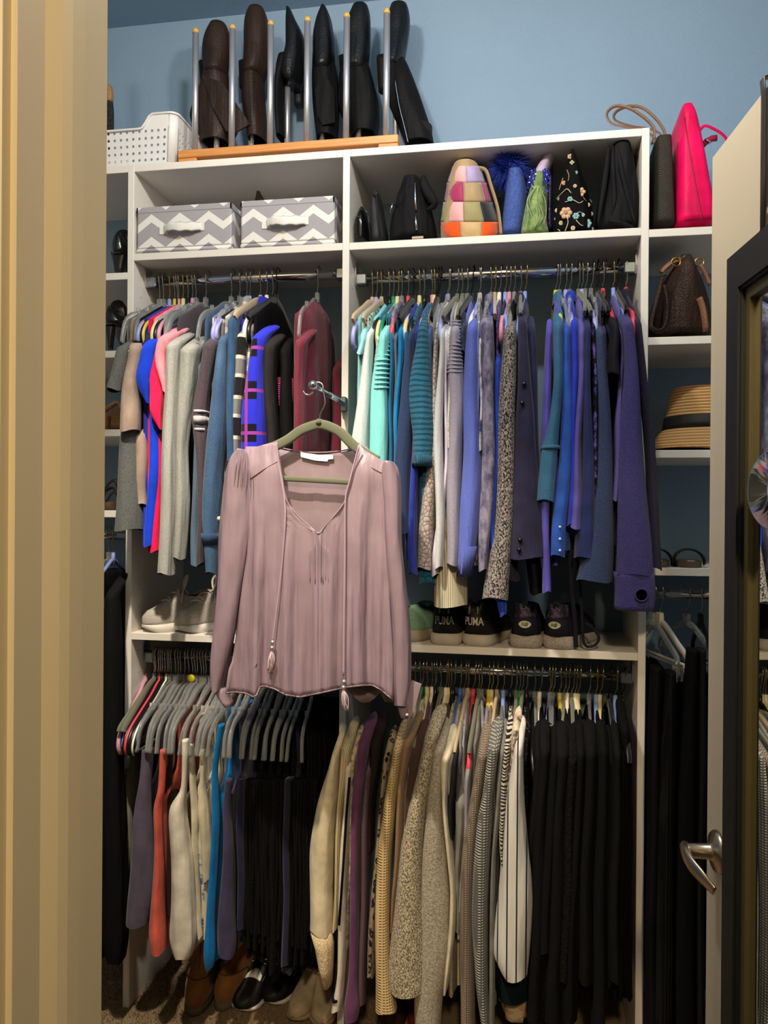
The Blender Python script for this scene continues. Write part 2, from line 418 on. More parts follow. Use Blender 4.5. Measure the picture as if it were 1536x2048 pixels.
def rod(x0, x1, z, flat=False):
    mb = MB(); mb.tube([(x0+TH/2+0.004, RY, z), (x1-TH/2-0.004, RY, z)], 0.0115, 14, CHROME, ry=0.0135)
    r_ = mb.build('closet_rod', None, org)
    for x, s_ in ((x0+TH/2, 1), (x1-TH/2, -1)):
        b = MB()
        pts = arc((0, RY, z+0.004), 0.021, 180, 360, 10)+[Vector((0, RY+0.021, z+0.028))]+arc((0, RY, z+0.028), 0.021, 0, 180, 8)
        n = len(pts); v = [(x+s_*0.0005, p.y, p.z) for p in pts]+[(x+s_*0.006, p.y, p.z) for p in pts]
        b.add(v, [(j, (j+1) % n, n+(j+1) % n, n+j) for j in range(n)]+[tuple(range(n)), tuple(range(n, 2*n))], CHROME, False)
        b.box((min(x+s_*0.004, x+s_*0.034), RY-0.017, z-0.016), (max(x+s_*0.004, x+s_*0.034), RY+0.017, z+0.014), DCHROME, 0.003)
        b.build('rod_bracket', None, r_)
rod(P1, P2, RU); rod(P1, P2, RL); rod(P2, P3, RU2); rod(P2, P3, RL2); rod(-1.263, P1, RZ0); rod(P3, 1.405, RZ3)

# ------------------------------------------------------------------ door with lever, standing open on the right
E0 = Vector((0.797, -0.699, 0)); DV = Vector((0.107, -0.994, 0)).normalized(); NV = Vector((-DV.y, DV.x, 0)); NV = NV if NV.x < 0 else -NV
def D(s, z, n=0.0): p = E0+DV*s+NV*n; return Vector((p.x, p.y, z))
DW, DH, DT = 0.765, 2.03, 0.035
dr = MB()
def dbox(mb, s0, s1, z0, z1, n0, n1, m, bev=0.0):
    c = [D(s, z, n) for z in (z0, z1) for s, n in ((s0, n0), (s1, n0), (s1, n1), (s0, n1))]
    mb.add(c, [(0, 3, 2, 1), (4, 5, 6, 7), (0, 1, 5, 4), (1, 2, 6, 5), (2, 3, 7, 6), (3, 0, 4, 7)], m, False)
# slab built round two recessed panels, the upper one with an arched top
ST = 0.098
def arch(s): return 1.74+0.16*math.sin(math.pi*(s-ST)/(DW-2*ST))
dbox(dr, 0, DW, 0.012, DH, -DT, -0.008, DOORP)
dbox(dr, 0, ST, 0.012, DH, -0.008, 0, DOORP); dbox(dr, DW-ST, DW, 0.012, DH, -0.008, 0, DOORP)
dbox(dr, ST, DW-ST, 0.012, 0.22, -0.008, 0, DOORP); dbox(dr, ST, DW-ST, 0.80, 0.96, -0.008, 0, DOORP)
n = 24
for i in range(n):
    a, b = ST+(DW-2*ST)*i/n, ST+(DW-2*ST)*(i+1)/n
    c = [D(a, arch(a)), D(b, arch(b)), D(b, DH), D(a, DH), D(a, arch(a), -0.008), D(b, arch(b), -0.008)]
    dr.add(c, [(0, 1, 2, 3), (0, 4, 5, 1)], DOORP, False)
door = struct(dr.build('door_1'), 'cream panelled closet door standing open on the right')
mo = MB()
path = [D(ST, 0.96, -0.004)]+[D(ST, 0.96+(1.74-0.96)*i/4, -0.004) for i in range(1, 5)]+[D(ST+(DW-2*ST)*i/24, arch(ST+(DW-2*ST)*i/24), -0.004) for i in range(1, 24)]+[D(DW-ST, 1.74, -0.004), D(DW-ST, 0.96, -0.004)]
mo.tube(path, 0.007, 6, DOORP, closed=True); mo.build('panel_moulding', None, door)
mo = MB(); mo.tube([D(ST, 0.22, -0.004), D(ST, 0.8, -0.004), D(DW-ST, 0.8, -0.004), D(DW-ST, 0.22, -0.004)], 0.007, 6, DOORP, closed=True); mo.build('panel_moulding', None, door)
rp = MB()
pa = [(s, arch(s)-0.05) for s in np.linspace(ST+0.05, DW-ST-0.05, 18)]
out = [(ST+0.05, 1.01)]+pa+[(DW-ST-0.05, 1.01)]
k = len(out); vv = [D(s, z, -0.008) for s, z in out]+[D(s+(0.02 if s < DW/2-0.1 else -0.02 if s > DW/2+0.1 else 0), z-0.02 if z > 1.2 else z+0.02, -0.001) for s, z in out]
rp.add(vv, [(j, (j+1) % k, k+(j+1) % k, k+j) for j in range(k)]+[tuple(range(k, 2*k))], DOORP, False); rp.build('raised_panel', None, door)
# lever handle
hz = 0.876; hs = 0.058
lv = MB(); ax = Matrix((tuple(DV), (0, 0, 1), tuple(NV))).transposed()
lv.lathe([(0.0, 0.0), (0.034, 0.0), (0.034, 0.004), (0.030, 0.009), (0.016, 0.012), (0.0125, 0.016), (0.0115, 0.05), (0.0, 0.052)], 28, NICKEL, D(hs, hz, 0.0), ax)
lever = lv.build('door_handle', None, door, label='brushed nickel lever handle on a round rose')
l2 = MB(); lp = spline([D(hs-0.010, hz+0.003, 0.052), D(hs+0.012, hz, 0.056), D(hs+0.035, hz-0.008, 0.054), D(hs+0.060, hz-0.018, 0.044), D(hs+0.078, hz-0.030, 0.032)], 6)
l2.tube(lp, [0.010+0.004*math.sin(math.pi*i/(len(lp)-1)) for i in range(len(lp))], 12, NICKEL, ry=[0.0075-0.0035*i/(len(lp)-1) for i in range(len(lp))], up=(NV.x, NV.y, 0)); l2.build('lever', None, lever)
lt = MB(); dbox(lt, -0.0012, 0.0, hz-0.028, hz+0.028, -0.029, -0.006, NICKEL); lt.build('latch_plate', None, door)

# mirror hung over the door
MS0, MZ1, MZ0 = 0.138, 1.815, 0.30; MW = 0.40
t = thing('over_door_mirror', 'tall black framed mirror hung by straps on the open cream door', 'mirror', tuple(D(MS0+MW/2, MZ0, 0.01)))
fr = MB(); FW, FD = 0.062, 0.022
def fbar(mb, s0, s1, z0, z1, n1, m):
    dbox(mb, s0, s1, z0, z1, 0.002, n1, m)
for a in ((MS0, MS0+FW, MZ0, MZ1), (MS0+MW-FW, MS0+MW, MZ0, MZ1), (MS0+FW, MS0+MW-FW, MZ1-FW, MZ1), (MS0+FW, MS0+MW-FW, MZ0, MZ0+FW)): fbar(fr, *a, FD, BLACKP)
for a in ((MS0+FW-0.012, MS0+FW-0.004, MZ0+FW-.012, MZ1-FW+.012), (MS0+FW-0.004, MS0+MW-FW+.004, MZ1-FW+.004, MZ1-FW+.012)): dbox(fr, *a, FD, FD+0.004, BLACKP)
fr.build('frame', None, t)
GOLD = M('dull gold lip', (84, 74, 42), 0.5, 0.3, kind='flat')
gl = MB(); G = 0.016
for a in ((MS0+FW, MS0+FW+G, MZ0+FW, MZ1-FW), (MS0+MW-FW-G, MS0+MW-FW, MZ0+FW, MZ1-FW), (MS0+FW+G, MS0+MW-FW-G, MZ1-FW-G, MZ1-FW), (MS0+FW+G, MS0+MW-FW-G, MZ0+FW, MZ0+FW+G)): dbox(gl, *a, 0.004, 0.016, GOLD)
gl.build('inner_lip', None, t)
gs = MB(); dbox(gs, MS0+FW+G-0.002, MS0+MW-FW-G+0.002, MZ0+FW+G-0.002, MZ1-FW-G+0.002, 0.003, 0.0085, M('mirror glass', (225, 230, 228), 0.0, 1.0, kind='flat')); gs.build('glass', None, t)
STR = M('black brown strap', (48, 38, 38), 0.45, kind='plain')
for s_ in (0.229, 0.42):
    st = MB(); w = 0.0095
    pts = [D(s_, MZ1-0.01, 0.004), D(s_, 1.9, 0.004), D(s_, DH-0.01, 0.004), D(s_, DH+0.012, 0.006), D(s_, DH+0.016, -0.004), D(s_, DH+0.006, -DT-0.004), D(s_, DH-0.05, -DT-0.003)]
    st.tube(pts, 0.0012, 6, STR, ry=w, up=tuple(DV), prof='sq')
    st.build('hanging_strap', None, t)
t = thing('magnifying_mirror', 'small round chrome rimmed magnifying mirror stuck on the tall door mirror', 'mirror', tuple(D(0.262, 1.44, 0.01)))
N2 = (NV+(CAM-D(0.345, 1.458)).normalized()*0.35); N2.z = 0; N2.normalize(); S2 = Vector((-N2.y, N2.x, 0)); S2 = S2 if S2.dot(DV) > 0 else -S2
ax2 = Matrix((tuple(S2), (0, 0, 1), tuple(N2))).transposed(); ctr = D(0.345, 1.458, 0.030)
a = MB(); a.lathe([(0.0, -0.0035), (0.046, -0.0035), (0.0505, -0.002), (0.0522, 0.0), (0.0522, 0.0025), (0.0508, 0.0036), (0.0500, 0.0030)], 40, CHROME, ctr, ax2); a.build('rim', None, t)
a = MB(); a.lathe([(0.0, 0.0022), (0.025, 0.0024), (0.0502, 0.0031)], 40, M('mirror glass', (225, 230, 228), 0.0, 1.0, kind='flat'), ctr, ax2); a.build('glass', None, t)
a = MB(); a.lathe([(0.016, 0.0), (0.014, 0.004), (0.006, 0.008), (0.005, 0.020)], 16, BLACKP, D(0.345, 1.458, 0.0088), ax); a.build('suction_cup', None, t)

# valet rod on the middle upright
zv = 1.715
t = thing('valet_rod', 'chrome pull-out valet rod on the middle upright carrying the mauve blouse', 'valet rod', (0, 0, zv))
a = MB(); a.box((-0.009, -0.022, zv-0.022), (0.009, 0.0, zv+0.018), DCHROME, 0.003); a.build('mount', None, t)
a = MB(); a.tube([(-0.001, -0.02, zv), (-0.002, -0.17, zv+0.002)], 0.0075, 14, CHROME); a.tube([(-0.002, -0.16, zv+0.002), (-0.004, -0.31, zv+0.004)], 0.0052, 12, CHROME); a.build('rod', None, t)
a = MB(); a.lathe([(0.0, -0.011), (0.006, -0.0095), (0.0105, -0.004), (0.011, 0.0), (0.0105, 0.004), (0.006, 0.0095), (0, 0.011)], 18, CHROME, (-0.004, -0.318, zv+0.004)); a.build('knob', None, t)
a = MB(); a.tube(arc((-0.017, -0.31, zv-0.006), 0.012, -20, -170, 8, 'xz'), 0.0022, 8, CHROME); a.build('hook', None, t)

# carpet pile near the unit
cp = MB(); pv = []; pf = []
for i in range(26000):
    x, y = R.uniform(-1.3, 0.1), R.uniform(-0.45, YB-0.01); h = R.uniform(0.004, 0.011); a_ = R.uniform(0, 6.28); w = 0.0022
    dx, dy = w*math.cos(a_), w*math.sin(a_); k = len(pv)
    pv += [(x-dx, y-dy, -0.001), (x+dx, y+dy, -0.001), (x+R.uniform(-.005, .005), y+R.uniform(-.005, .005), h)]; pf.append((k, k+1, k+2))
cp.add(pv, pf, CARPET, False); o = cp.build('carpet_pile', None, None, (0, 0, 0)); o['kind'] = 'stuff'; o['label'] = 'tan carpet pile in front of the shelving'; o['category'] = 'carpet'
# ------------------------------------------------------------------ hangers
HM = {
 'clr': ('clear plastic', M('clear plastic', (238, 240, 240), 0.10, kind='flat', trans=0.86, ior=1.22)),
 'tan': ('tan velvet', M('tan velvet', (176, 152, 122), 0.9, kind='flat', sheen=0.3)),
 'lil': ('lilac plastic', M('lilac plastic', (150, 152, 214), 0.45, kind='flat')),
 'blk': ('black plastic', M('black plastic', (14, 14, 15), 0.35, kind='flat')),
 'blv': ('black velvet', M('black velvet', (12, 12, 13), 0.95, kind='flat', sheen=0.2)),
 'grn': ('green plastic', M('green plastic', (18, 120, 88), 0.45, kind='flat')),
 'crm': ('cream plastic', M('cream plastic', (206, 192, 142), 0.5, kind='flat')),
 'wht': ('white plastic', M('white plastic', (228, 218, 208), 0.45, kind='flat')),
 'red': ('coral red plastic', M('coral red plastic', (206, 62, 82), 0.5, kind='flat')),
 'pnk': ('pink plastic', M('pink plastic', (206, 134, 150), 0.5, kind='flat')),
 'olv': ('olive grey velvet', M('olive grey velvet', (98, 100, 82), 0.9, kind='flat', sheen=0.3)),
 'blu': ('blue plastic', M('blue plastic', (128, 148, 212), 0.45, kind='flat')),
 'dbl': ('bright blue plastic', M('bright blue plastic', (62, 98, 176), 0.45, kind='flat')),
 'lim': ('lime green plastic', M('lime green plastic', (176, 190, 70), 0.45, kind='flat')),
 'gry': ('grey plastic', M('grey plastic', (118, 118, 116), 0.5, kind='flat')),
 'yel': ('yellow plastic', M('yellow plastic', (196, 176, 60), 0.45, kind='flat')),
 'mau': ('dusty pink plastic', M('dusty pink plastic', (188, 138, 158), 0.45, kind='flat')),
}
WIRE = M('steel hook wire', (175, 172, 165), 0.25, 1.0, kind='flat')
BRASSW = M('brass hook wire', (190, 165, 105), 0.28, 1.0, kind='flat')
DARKW = M('dark hook wire', (60, 58, 55), 0.3, 1.0, kind='flat')
HMESH = {}
def hanger_mesh(kind, clip=False, drop=0.065):
    key = (kind, clip, round(drop, 3))
    if key in HMESH: return HMESH[key]
    m = HM[kind][1]; hk = MB(); r = 0.0165; zr = drop
    bend = 0.004
    path = [Vector((0, 0, -0.004)), Vector((0, 0, 0.012)), Vector((bend, -0.006, 0.022))]+[Vector((bend, p.y, p.z)) for p in arc((0, 0, zr-0.001), r, 200, 20, 12)]
    hk.tube([(p.x, p.y, p.z) for p in path], 0.0017, 6, BRASSW if kind in ('tan', 'crm', 'blu') else (DARKW if kind in ('blv',) else WIRE))
    bd = MB()
    if clip:
        bd.box((-0.006, -0.012, -0.03), (0.006, 0.012, 0.004), m, 0.002)
        for sg in (-1, 1):
            bd.tube(spline([(0, 0, -0.022), (0, sg*0.03, -0.028), (0, sg*0.095, -0.066), (0, sg*0.128, -0.084), (0, sg*0.142, -0.098), (0, sg*0.145, -0.138)], 4), 0.0085, 8, m, ry=0.005, up=(1, 0, 0), prof='sq')
            bd.box((-0.010, sg*0.143-0.012, -0.150), (-0.004, sg*0.143+0.012, -0.112), m, 0.002); bd.box((0.004, sg*0.143-0.012, -0.150), (0.010, sg*0.143+0.012, -0.112), m, 0.002)
        bd.tube([(0, -0.142, -0.112), (0, 0.142, -0.112)], 0.004, 8, m)
    elif kind in ('clr',):
        bd.box((-0.006, -0.008, -0.026), (0.006, 0.008, 0.004), m, 0.002)
        for s in (-1, 1):
            p = spline([(0, s*0.0, -0.022), (0, s*0.045, -0.030), (0, s*0.085, -0.052), (0, s*0.12, -0.068), (0, s*0.165, -0.084), (0, s*0.197, -0.112), (0, s*0.212, -0.165)], 5)
            bd.tube(p, 0.0085, 8, m, ry=0.0042, up=(1, 0, 0), prof='sq')
            bd.box((-0.0045, s*0.128-0.003, -0.070), (0.0045, s*0.128+0.003, -0.052), m, 0.001)
    elif kind in ('tan', 'olv', 'blv'):
        bd.tube([(0, 0, -0.03), (0, 0, 0.004)], [0.006, 0.005], 8, m)
        p = spline([(0, 0.215, -0.112), (0, 0.2, -0.098), (0, 0.10, -0.052), (0, 0.04, -0.024), (0, 0, -0.016), (0, -0.04, -0.024), (0, -0.10, -0.052), (0, -0.2, -0.098), (0, -0.215, -0.112)], 5)
        bd.tube(p, 0.0105, 8, m, ry=0.0042, up=(1, 0, 0), prof='sq')
        bd.tube([(0, -0.208, -0.112), (0, 0.208, -0.112)], 0.0045, 6, m, ry=0.003, up=(1, 0, 0))
    else:
        bd.tube([(0, 0, -0.036), (0, 0, 0.003)], [0.0075, 0.0055], 8, m)
        p = spline([(0, 0, -0.018), (0, -0.02, -0.026), (0, -0.06, -0.050), (0, -0.13, -0.082), (0, -0.19, -0.112), (0, -0.214, -0.145), (0, -0.205, -0.172), (0, -0.17, -0.175)], 5)
        q = p+[Vector((0, -a.y, a.z)) for a in reversed(p)]
        bd.tube(q, 0.0058, 8, m, closed=True)
    out = []
    for nm, mb in (('hook', hk), ('hanger_body', bd)):
        me = bpy.data.meshes.new(nm); me.from_pydata(mb.v, [], mb.f)
        for mm in mb.mats: me.materials.append(mm)
        me.polygons.foreach_set('material_index', mb.mi); me.polygons.foreach_set('use_smooth', mb.sm); me.update(); out.append((nm, me))
    HMESH[key] = out; return out
NH = [0]
def hanger(kind, X, rz, label, group=None, tilt=None, twist=None, clip=False, drop=0.065):
    loc = (X, RY, rz-drop+0.0115)
    t = thing('clothes_hanger', label, 'hanger', loc, group)
    t.rotation_euler = (0, R.uniform(-0.06, 0.06) if tilt is None else tilt, R.uniform(-0.07, 0.07) if twist is None else twist)
    # keep the hook's crown on the rod when the hanger leans
    t.location.x -= math.sin(t.rotation_euler.y)*drop
    for nm, me in hanger_mesh(kind, clip, drop):
        o = bpy.data.objects.new(nm, me); COL.objects.link(o); o.parent = t
    NH[0] += 1
    return t

# ------------------------------------------------------------------ garments
def dome(zs, z1, dz):
    return [min(1.0, max(0.0, (z1-z)/dz)) for z in zs]
OPEN_SHADE = M('painted shade inside cloth', (16, 15, 17), 1.0, kind='flat')  # near-black caps paint the shade inside open hems, cuffs and the thumbhole
def sleeve(mb, strips, m, yc=-0.118, b=0.036, fold=0.10, n=18, hemwave=0.004, slope=0.055, shoulder=True, flat=0.62):
    rows = []
    for L in strips:
        v, ul, ur = L[:3]; y = L[3] if len(L) > 3 else yc
        p, q = W(ul, v, y), W(ur, v, y); cx = (p.x+q.x)/2; h = max(abs(q.x-p.x)/2, 0.005)
        k = abs((cx-CAM.x)/(y-CAM.y)); bb = min(b, flat*h/max(k, 1e-3)); bb = max(bb, 0.010)
        rows.append((W((ul+ur)/2, v, y-0.4*bb).z, cx, math.sqrt(max(h*h-(k*bb)**2, 0.0045**2)), y, bb))
    z1, z0 = rows[0][0], rows[-1][0]; nz = max(8, int((z1-z0)/0.013))
    # denser near the shoulder
    zs = [z1-(z1-z0)*((i/nz)**1.25) for i in range(nz+1)]
    d = levels_interp(rows, zs)
    for _ in range(3): d[1:-1] = 0.25*d[:-2]+0.5*d[1:-1]+0.25*d[2:]
    rings = []; ph = R.uniform(0, 6); kk = R.choice((2, 3, 3, 4)); dr = R.uniform(-2, 2); jx = R.uniform(0, 6)
    for i, z in enumerate(zs):
        t = (z1-z)/(z1-z0); cx, a, y, bb = d[i]
        if shoulder:
            f = min(1.0, (z1-z)/slope); g = min(1.0, (z1-z)/0.018); g = math.sqrt(1-(1-g)**2)*0.93+0.07
            yback = y+bb+0.05*(1-f); yfr = (y+0.075)+(y-bb-(y+0.075))*(f**0.8); yy = (yback+yfr)/2; b2 = max(0.006, (yback-yfr)/2); aa = a*g
        else: yy, b2, aa = y, bb, a
        fo = fold*min(1, 0.15+t*2.2)
        wob = 0.0022*math.sin(9*t+jx)*min(1, t*3)
        rings.append(ring(cx+wob, yy, aa, b2, z+(hemwave*math.sin(ph*2) if 0 else 0), n, 2.2, fo, ph+dr*t, kk, hemwave if i >= nz-1 else 0))
    last = rings[-1]; c = d[-1]
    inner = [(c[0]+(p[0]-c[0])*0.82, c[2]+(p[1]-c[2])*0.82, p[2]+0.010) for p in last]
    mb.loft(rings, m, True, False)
    mb.loft([last, inner], OPEN_SHADE, False, True)
    return rings
def body(mb, X, ztop, zhem, m, yf=-0.100, yb=0.265, a=0.008, slope=0.07, neck=0.055, fold=0.5, xs=None, n=26, prof=None, hem=None):
    nz = max(10, int((ztop-zhem)/0.022)); rings = []; ph = R.uniform(0, 6); ph2 = R.uniform(0, 6); yc0 = (yf+yb)/2
    for i in range(nz+1):
        t = i/nz; z = ztop-(ztop-zhem)*(t**1.15)
        if prof is not None: y0, y1 = prof(ztop-z)
        else:
            f = min(1.0, (ztop-z)/slope); y0 = (RY-neck)+(yf-(RY-neck))*f; y1 = (RY+neck)+(yb-(RY+neck))*f
        g = min(1.0, (ztop-z)/0.02); aa = a*(0.35+0.65*g)*(1+0.35*t)
        cx = X if xs is None else float(np.interp(z, xs[0], xs[1]))
        r = ring(cx, (y0+y1)/2, aa, (y1-y0)/2, z, n, 2.6)
        amp = fold*a*min(1, t*2.5)
        r = [(p[0]+amp*(math.sin(p[1]*38+ph+t*1.5)+0.6*math.sin(p[1]*71+ph2-t*2)), p[1], p[2]+(hem(p[1]) if (hem and i == nz) else 0)) for p in r]
        rings.append(r)
    last = rings[-1]; c = np.mean(np.array(last), axis=0)
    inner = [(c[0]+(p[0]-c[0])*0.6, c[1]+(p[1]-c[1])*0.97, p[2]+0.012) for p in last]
    mb.loft(rings, m, True, False); mb.loft([last, inner], OPEN_SHADE, False, True)
CATS = {'sweater': 'sweater', 't_shirt': 't-shirt', 'long_sleeved_top': 'top', 'shirt': 'shirt', 'cardigan': 'cardigan', 'tank_top': 'tank top', 'blouse': 'blouse',
        'jacket': 'jacket', 'dress': 'dress', 'trousers': 'trousers', 'hoodie': 'hoodie', 'tunic': 'tunic'}
def garment(hu, hang, mt, typ, label, short, strips=None, hemv=None, rz=None, rv=548, yc=-0.118, b=0.036, body_m=None, bodyx=None, fold=0.10, group=None, sleeve2=None, w=None,
            bslope=0.070, byf=-0.108, collar=False, hemoff=None, tilt=None, nohang=False, ba=0.008, drop=0.065, hgroup=None, topoff=0.084):
    X = W(hu, rv, RY).x
    if not nohang:
        hanger(hang, X, rz, ('%s hanger of the %s' % (HM[hang][0], short)), hgroup, tilt, drop=drop)
    ztop = rz-topoff
    t = thing(typ, label, CATS[typ], (X, RY, ztop), group)
    m = mt if not isinstance(mt, str) else MATS[mt]
    zh = W(hu, hemv, -0.08).z if hemv else ztop-0.62
    mb = MB(); body(mb, X, ztop, zh, body_m or m, xs=bodyx, slope=bslope, yf=byf, a=ba); mb.build('garment_body', None, t)
    if strips is None and w:
        # plain fall: sleeve hangs straight below the shoulder
        c = W(hu, rv, RY); Xs = X; zt = rz-0.118; zb = zh+(0.02 if hemoff is None else hemoff)
        mb = MB(); rows = [(zt, Xs, w), (zt-0.1, Xs, w), (zb, Xs, w*1.1)]
        _sleeve_world(mb, rows, m, yc, b, fold); mb.build('sleeve', None, t)
    elif strips:
        mb = MB(); sleeve(mb, strips, m, yc, b, fold); mb.build('sleeve', None, t)
    if sleeve2:
        mb = MB(); sleeve(mb, sleeve2, m, yc+0.03, b, fold); mb.build('sleeve', None, t)
    if collar:
        mb = MB(); rr = []
        for k in range(7):
            q = k/6; rr.append(ring(X, RY-0.0, 0.016-0.003*q, 0.062-0.01*q, ztop-0.012+0.03*math.sin(q*math.pi/2), 20, 2.2))
        rr.append(ring(X, RY, 0.009, 0.05, ztop+0.004, 20, 2.2)); mb.loft(rr, m, False, True); mb.build('collar', None, t)
    return t
def _sleeve_world(mb, rows, m, yc, b, fold):
    z1, z0 = rows[0][0], rows[-1][0]; nz = max(8, int((z1-z0)/0.022)); zs = [z1-(z1-z0)*((i/nz)**1.25) for i in range(nz+1)]
    d = levels_interp(rows, zs); rings = []; ph = R.uniform(0, 6); kk = R.choice((2, 3, 3, 4)); dr = R.uniform(-2, 2)
    for i, z in enumerate(zs):
        t = (z1-z)/(z1-z0); cx, a = d[i]; f = min(1.0, (z1-z)/0.055); g = min(1.0, (z1-z)/0.018); g = math.sqrt(1-(1-g)**2)*0.93+0.07
        yback = yc+b+0.05*(1-f); yfr = (yc+0.075)+(-b-0.075)*(f**0.8)
        rings.append(ring(cx+0.0015*math.sin(8*t+ph)*t, (yback+yfr)/2, a*g, max(0.006, (yback-yfr)/2), z, 16, 2.2, fold*min(1, 0.15+t*2.2), ph+dr*t, kk))
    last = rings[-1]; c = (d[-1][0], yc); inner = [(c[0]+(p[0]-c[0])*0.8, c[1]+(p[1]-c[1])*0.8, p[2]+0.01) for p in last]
    mb.loft(rings, m, True, False); mb.loft([last, inner], OPEN_SHADE, False, True)
# ------------------------------------------------------------------ upper left rod
def F(name, rgb, kind='plain', c2=None, sc=1.0, rough=0.85, sheen=0.10, **k):
    k.setdefault('folds', 0.55)
    if max(rgb) < 56: rgb = tuple(x*0.72 for x in rgb); c2 = c2 and tuple(x*0.6 for x in c2); sheen = 0.0
    return M(name, rgb, rough, 0.0, kind, c2, sc, sheen=sheen, **k)
UL = 'on the upper left rod'
def g1(*a, **k): return garment(*a, rz=RU, rv=560, **k)
g1(320, 'clr', F('grey cotton', (98, 100, 98), 'heather', (66, 68, 68)), 't_shirt', 'grey t-shirt at the far left end of the upper left rod', 'far left grey t-shirt',
   [(656, 252, 272), (690, 238, 268), (735, 222, 260), (779, 215, 251)], 1060, yc=-0.13, b=0.055, fold=0.04,
   sleeve2=[(700, 258, 280), (760, 252, 282), (860, 244, 284), (960, 238, 288), (1060, 230, 290)], tilt=0)
g1(326, 'clr', F('taupe cotton', (150, 132, 120)), 't_shirt', 'taupe t-shirt with a wide loose sleeve ' + UL, 'taupe t-shirt',
   [(650, 262, 282), (700, 258, 290), (780, 246, 286), (835, 240, 283), (862, 240, 281)], 1030, yc=-0.125, b=0.05, fold=0.05,
   sleeve2=[(830, 270, 300), (900, 270, 300), (1010, 272, 300)])
g1(340, 'blu', F('black print cotton', (22, 22, 25), 'plain'), 't_shirt', 'black t-shirt with white print along the sleeve hem ' + UL, 'black t-shirt with white sleeve print',
   [(645, 270, 290), (690, 266, 292), (742, 255, 288)], 980, yc=-0.118, b=0.04, fold=0.05)
g1(349, 'yel', F('navy tie dye', (52, 58, 104), 'tie', (30, 33, 58)), 't_shirt', 'navy tie-dyed t-shirt between the black and royal blue ones', 'navy tie-dyed t-shirt',
   [(635, 286, 322), (670, 282, 318), (706, 279, 310)], 1000, yc=-0.10, b=0.05, fold=0.05)
g1(354, 'blk', F('royal blue cotton', (22, 62, 205)), 't_shirt', 'royal blue t-shirt ' + UL, 'royal blue t-shirt',
   [(647, 303, 330), (690, 288, 322), (740, 272, 315), (760, 266, 310), (805, 292, 306)], 1092, yc=-0.13, b=0.055, fold=0.05,
   sleeve2=[(700, 300, 325), (850, 300, 325), (960, 296, 325), (1092, 289, 316)])
g1(359, 'mau', F('hot pink cotton', (226, 28, 82)), 't_shirt', 'hot pink t-shirt under the pale pink one ' + UL, 'hot pink t-shirt',
   [(660, 303, 322), (700, 302, 320), (800, 298, 328), (830, 296, 328), (857, 318, 328)], 1103, yc=-0.128, b=0.05, fold=0.05,
   sleeve2=[(830, 312, 330), (960, 312, 330), (1103, 300, 322)])
g1(367, 'crm', F('pale pink cotton', (238, 150, 164)), 't_shirt', 'pale pink t-shirt with an open cuffed sleeve ' + UL, 'pale pink t-shirt',
   [(637, 320, 368), (665, 318, 352), (700, 313, 340), (728, 307, 336), (785, 326, 337)], 1106, yc=-0.13, b=0.05, fold=0.06)
LG1 = F('light grey jersey', (168, 168, 164), 'heather', (140, 140, 136))
LG2 = F('pale grey jersey', (160, 161, 156), 'heather', (130, 131, 127))
g1(376, 'blk', LG1, 'long_sleeved_top', 'light grey long-sleeved top, the left of two ' + UL, 'left one of two light grey tops',
   [(650, 335, 378), (690, 332, 362), (800, 331, 358), (950, 324, 356), (1060, 319, 352), (1148, 317, 351)], 1040, yc=-0.128, fold=0.16)
g1(385.5, 'mau', LG2, 'long_sleeved_top', 'light grey long-sleeved top, the right of two ' + UL, 'right one of two light grey tops',
   [(657, 370, 412), (700, 362, 400), (800, 359, 388), (900, 356, 376), (1000, 352, 378), (1117, 348, 371)], 1040, yc=-0.12, fold=0.18)
g1(391, 'clr', F('slate blue cotton', (86, 108, 128), 'denim', (70, 90, 110)), 'shirt', 'faded blue chambray shirt behind the striped-sleeve sweater ' + UL, 'faded blue chambray shirt',
   [(690, 398, 410), (850, 392, 408), (980, 384, 404), (1060, 380, 400), (1130, 383, 412)], 1125, yc=-0.10, fold=0.1)
g1(414, 'clr', F('dark taupe knit', (82, 72, 80), 'heather', (62, 54, 60)), 'sweater', 'dark taupe sweater with pale stripes round the sleeve ' + UL, 'dark taupe striped-sleeve sweater',
   [(647, 415, 445), (690, 408, 438), (770, 396, 424), (830, 386, 418), (920, 392, 416), (1050, 396, 414), (1128, 395, 411)], 1100, yc=-0.122, fold=0.08)
DEN = F('blue denim', (70, 98, 132), 'denim', (50, 74, 106))
g1(464, 'clr', DEN, 'shirt', 'blue denim shirt with rolled sleeve cuffs ' + UL, 'blue denim shirt',
   [(637, 450, 474), (690, 436, 460), (780, 424, 458), (880, 414, 455), (1000, 406, 446), (1040, 404, 442), (1075, 406, 440), (1146, 410, 438)], 1120, yc=-0.122, fold=0.08)
g1(479, 'clr', F('white grey check cotton', (196, 194, 200), 'plaid', (104, 112, 140), 1.6, c3=(120, 120, 140)), 'shirt', 'white and grey checked shirt right of the blue denim shirt', 'white and grey checked shirt',
   [(640, 466, 482), (690, 458, 472), (800, 460, 472), (895, 460, 470)], 960, yc=-0.105, fold=0.08)
g1(494.5, 'lil', F('cream grey black blocks', (196, 188, 172), 'blocks', (24, 24, 27), 0.6, c3=(112, 112, 112)), 'sweater', 'sweater in cream, black and grey colour blocks ' + UL, 'colour block sweater',
   [(630, 480, 508), (690, 472, 494), (780, 466, 488), (890, 464, 484), (960, 462, 482)], 1000, yc=-0.12, fold=0.06, collar=True)
g1(502, 'lil', F('grey white stripes', (150, 148, 146), 'stripeh', (206, 200, 190)), 'long_sleeved_top', 'grey and white striped top with folded collar beside plaid flannel', 'grey and white striped top',
   [(612, 498, 524), (660, 494, 512), (800, 486, 498), (900, 484, 494)], 960, yc=-0.09, fold=0.08, collar=True)
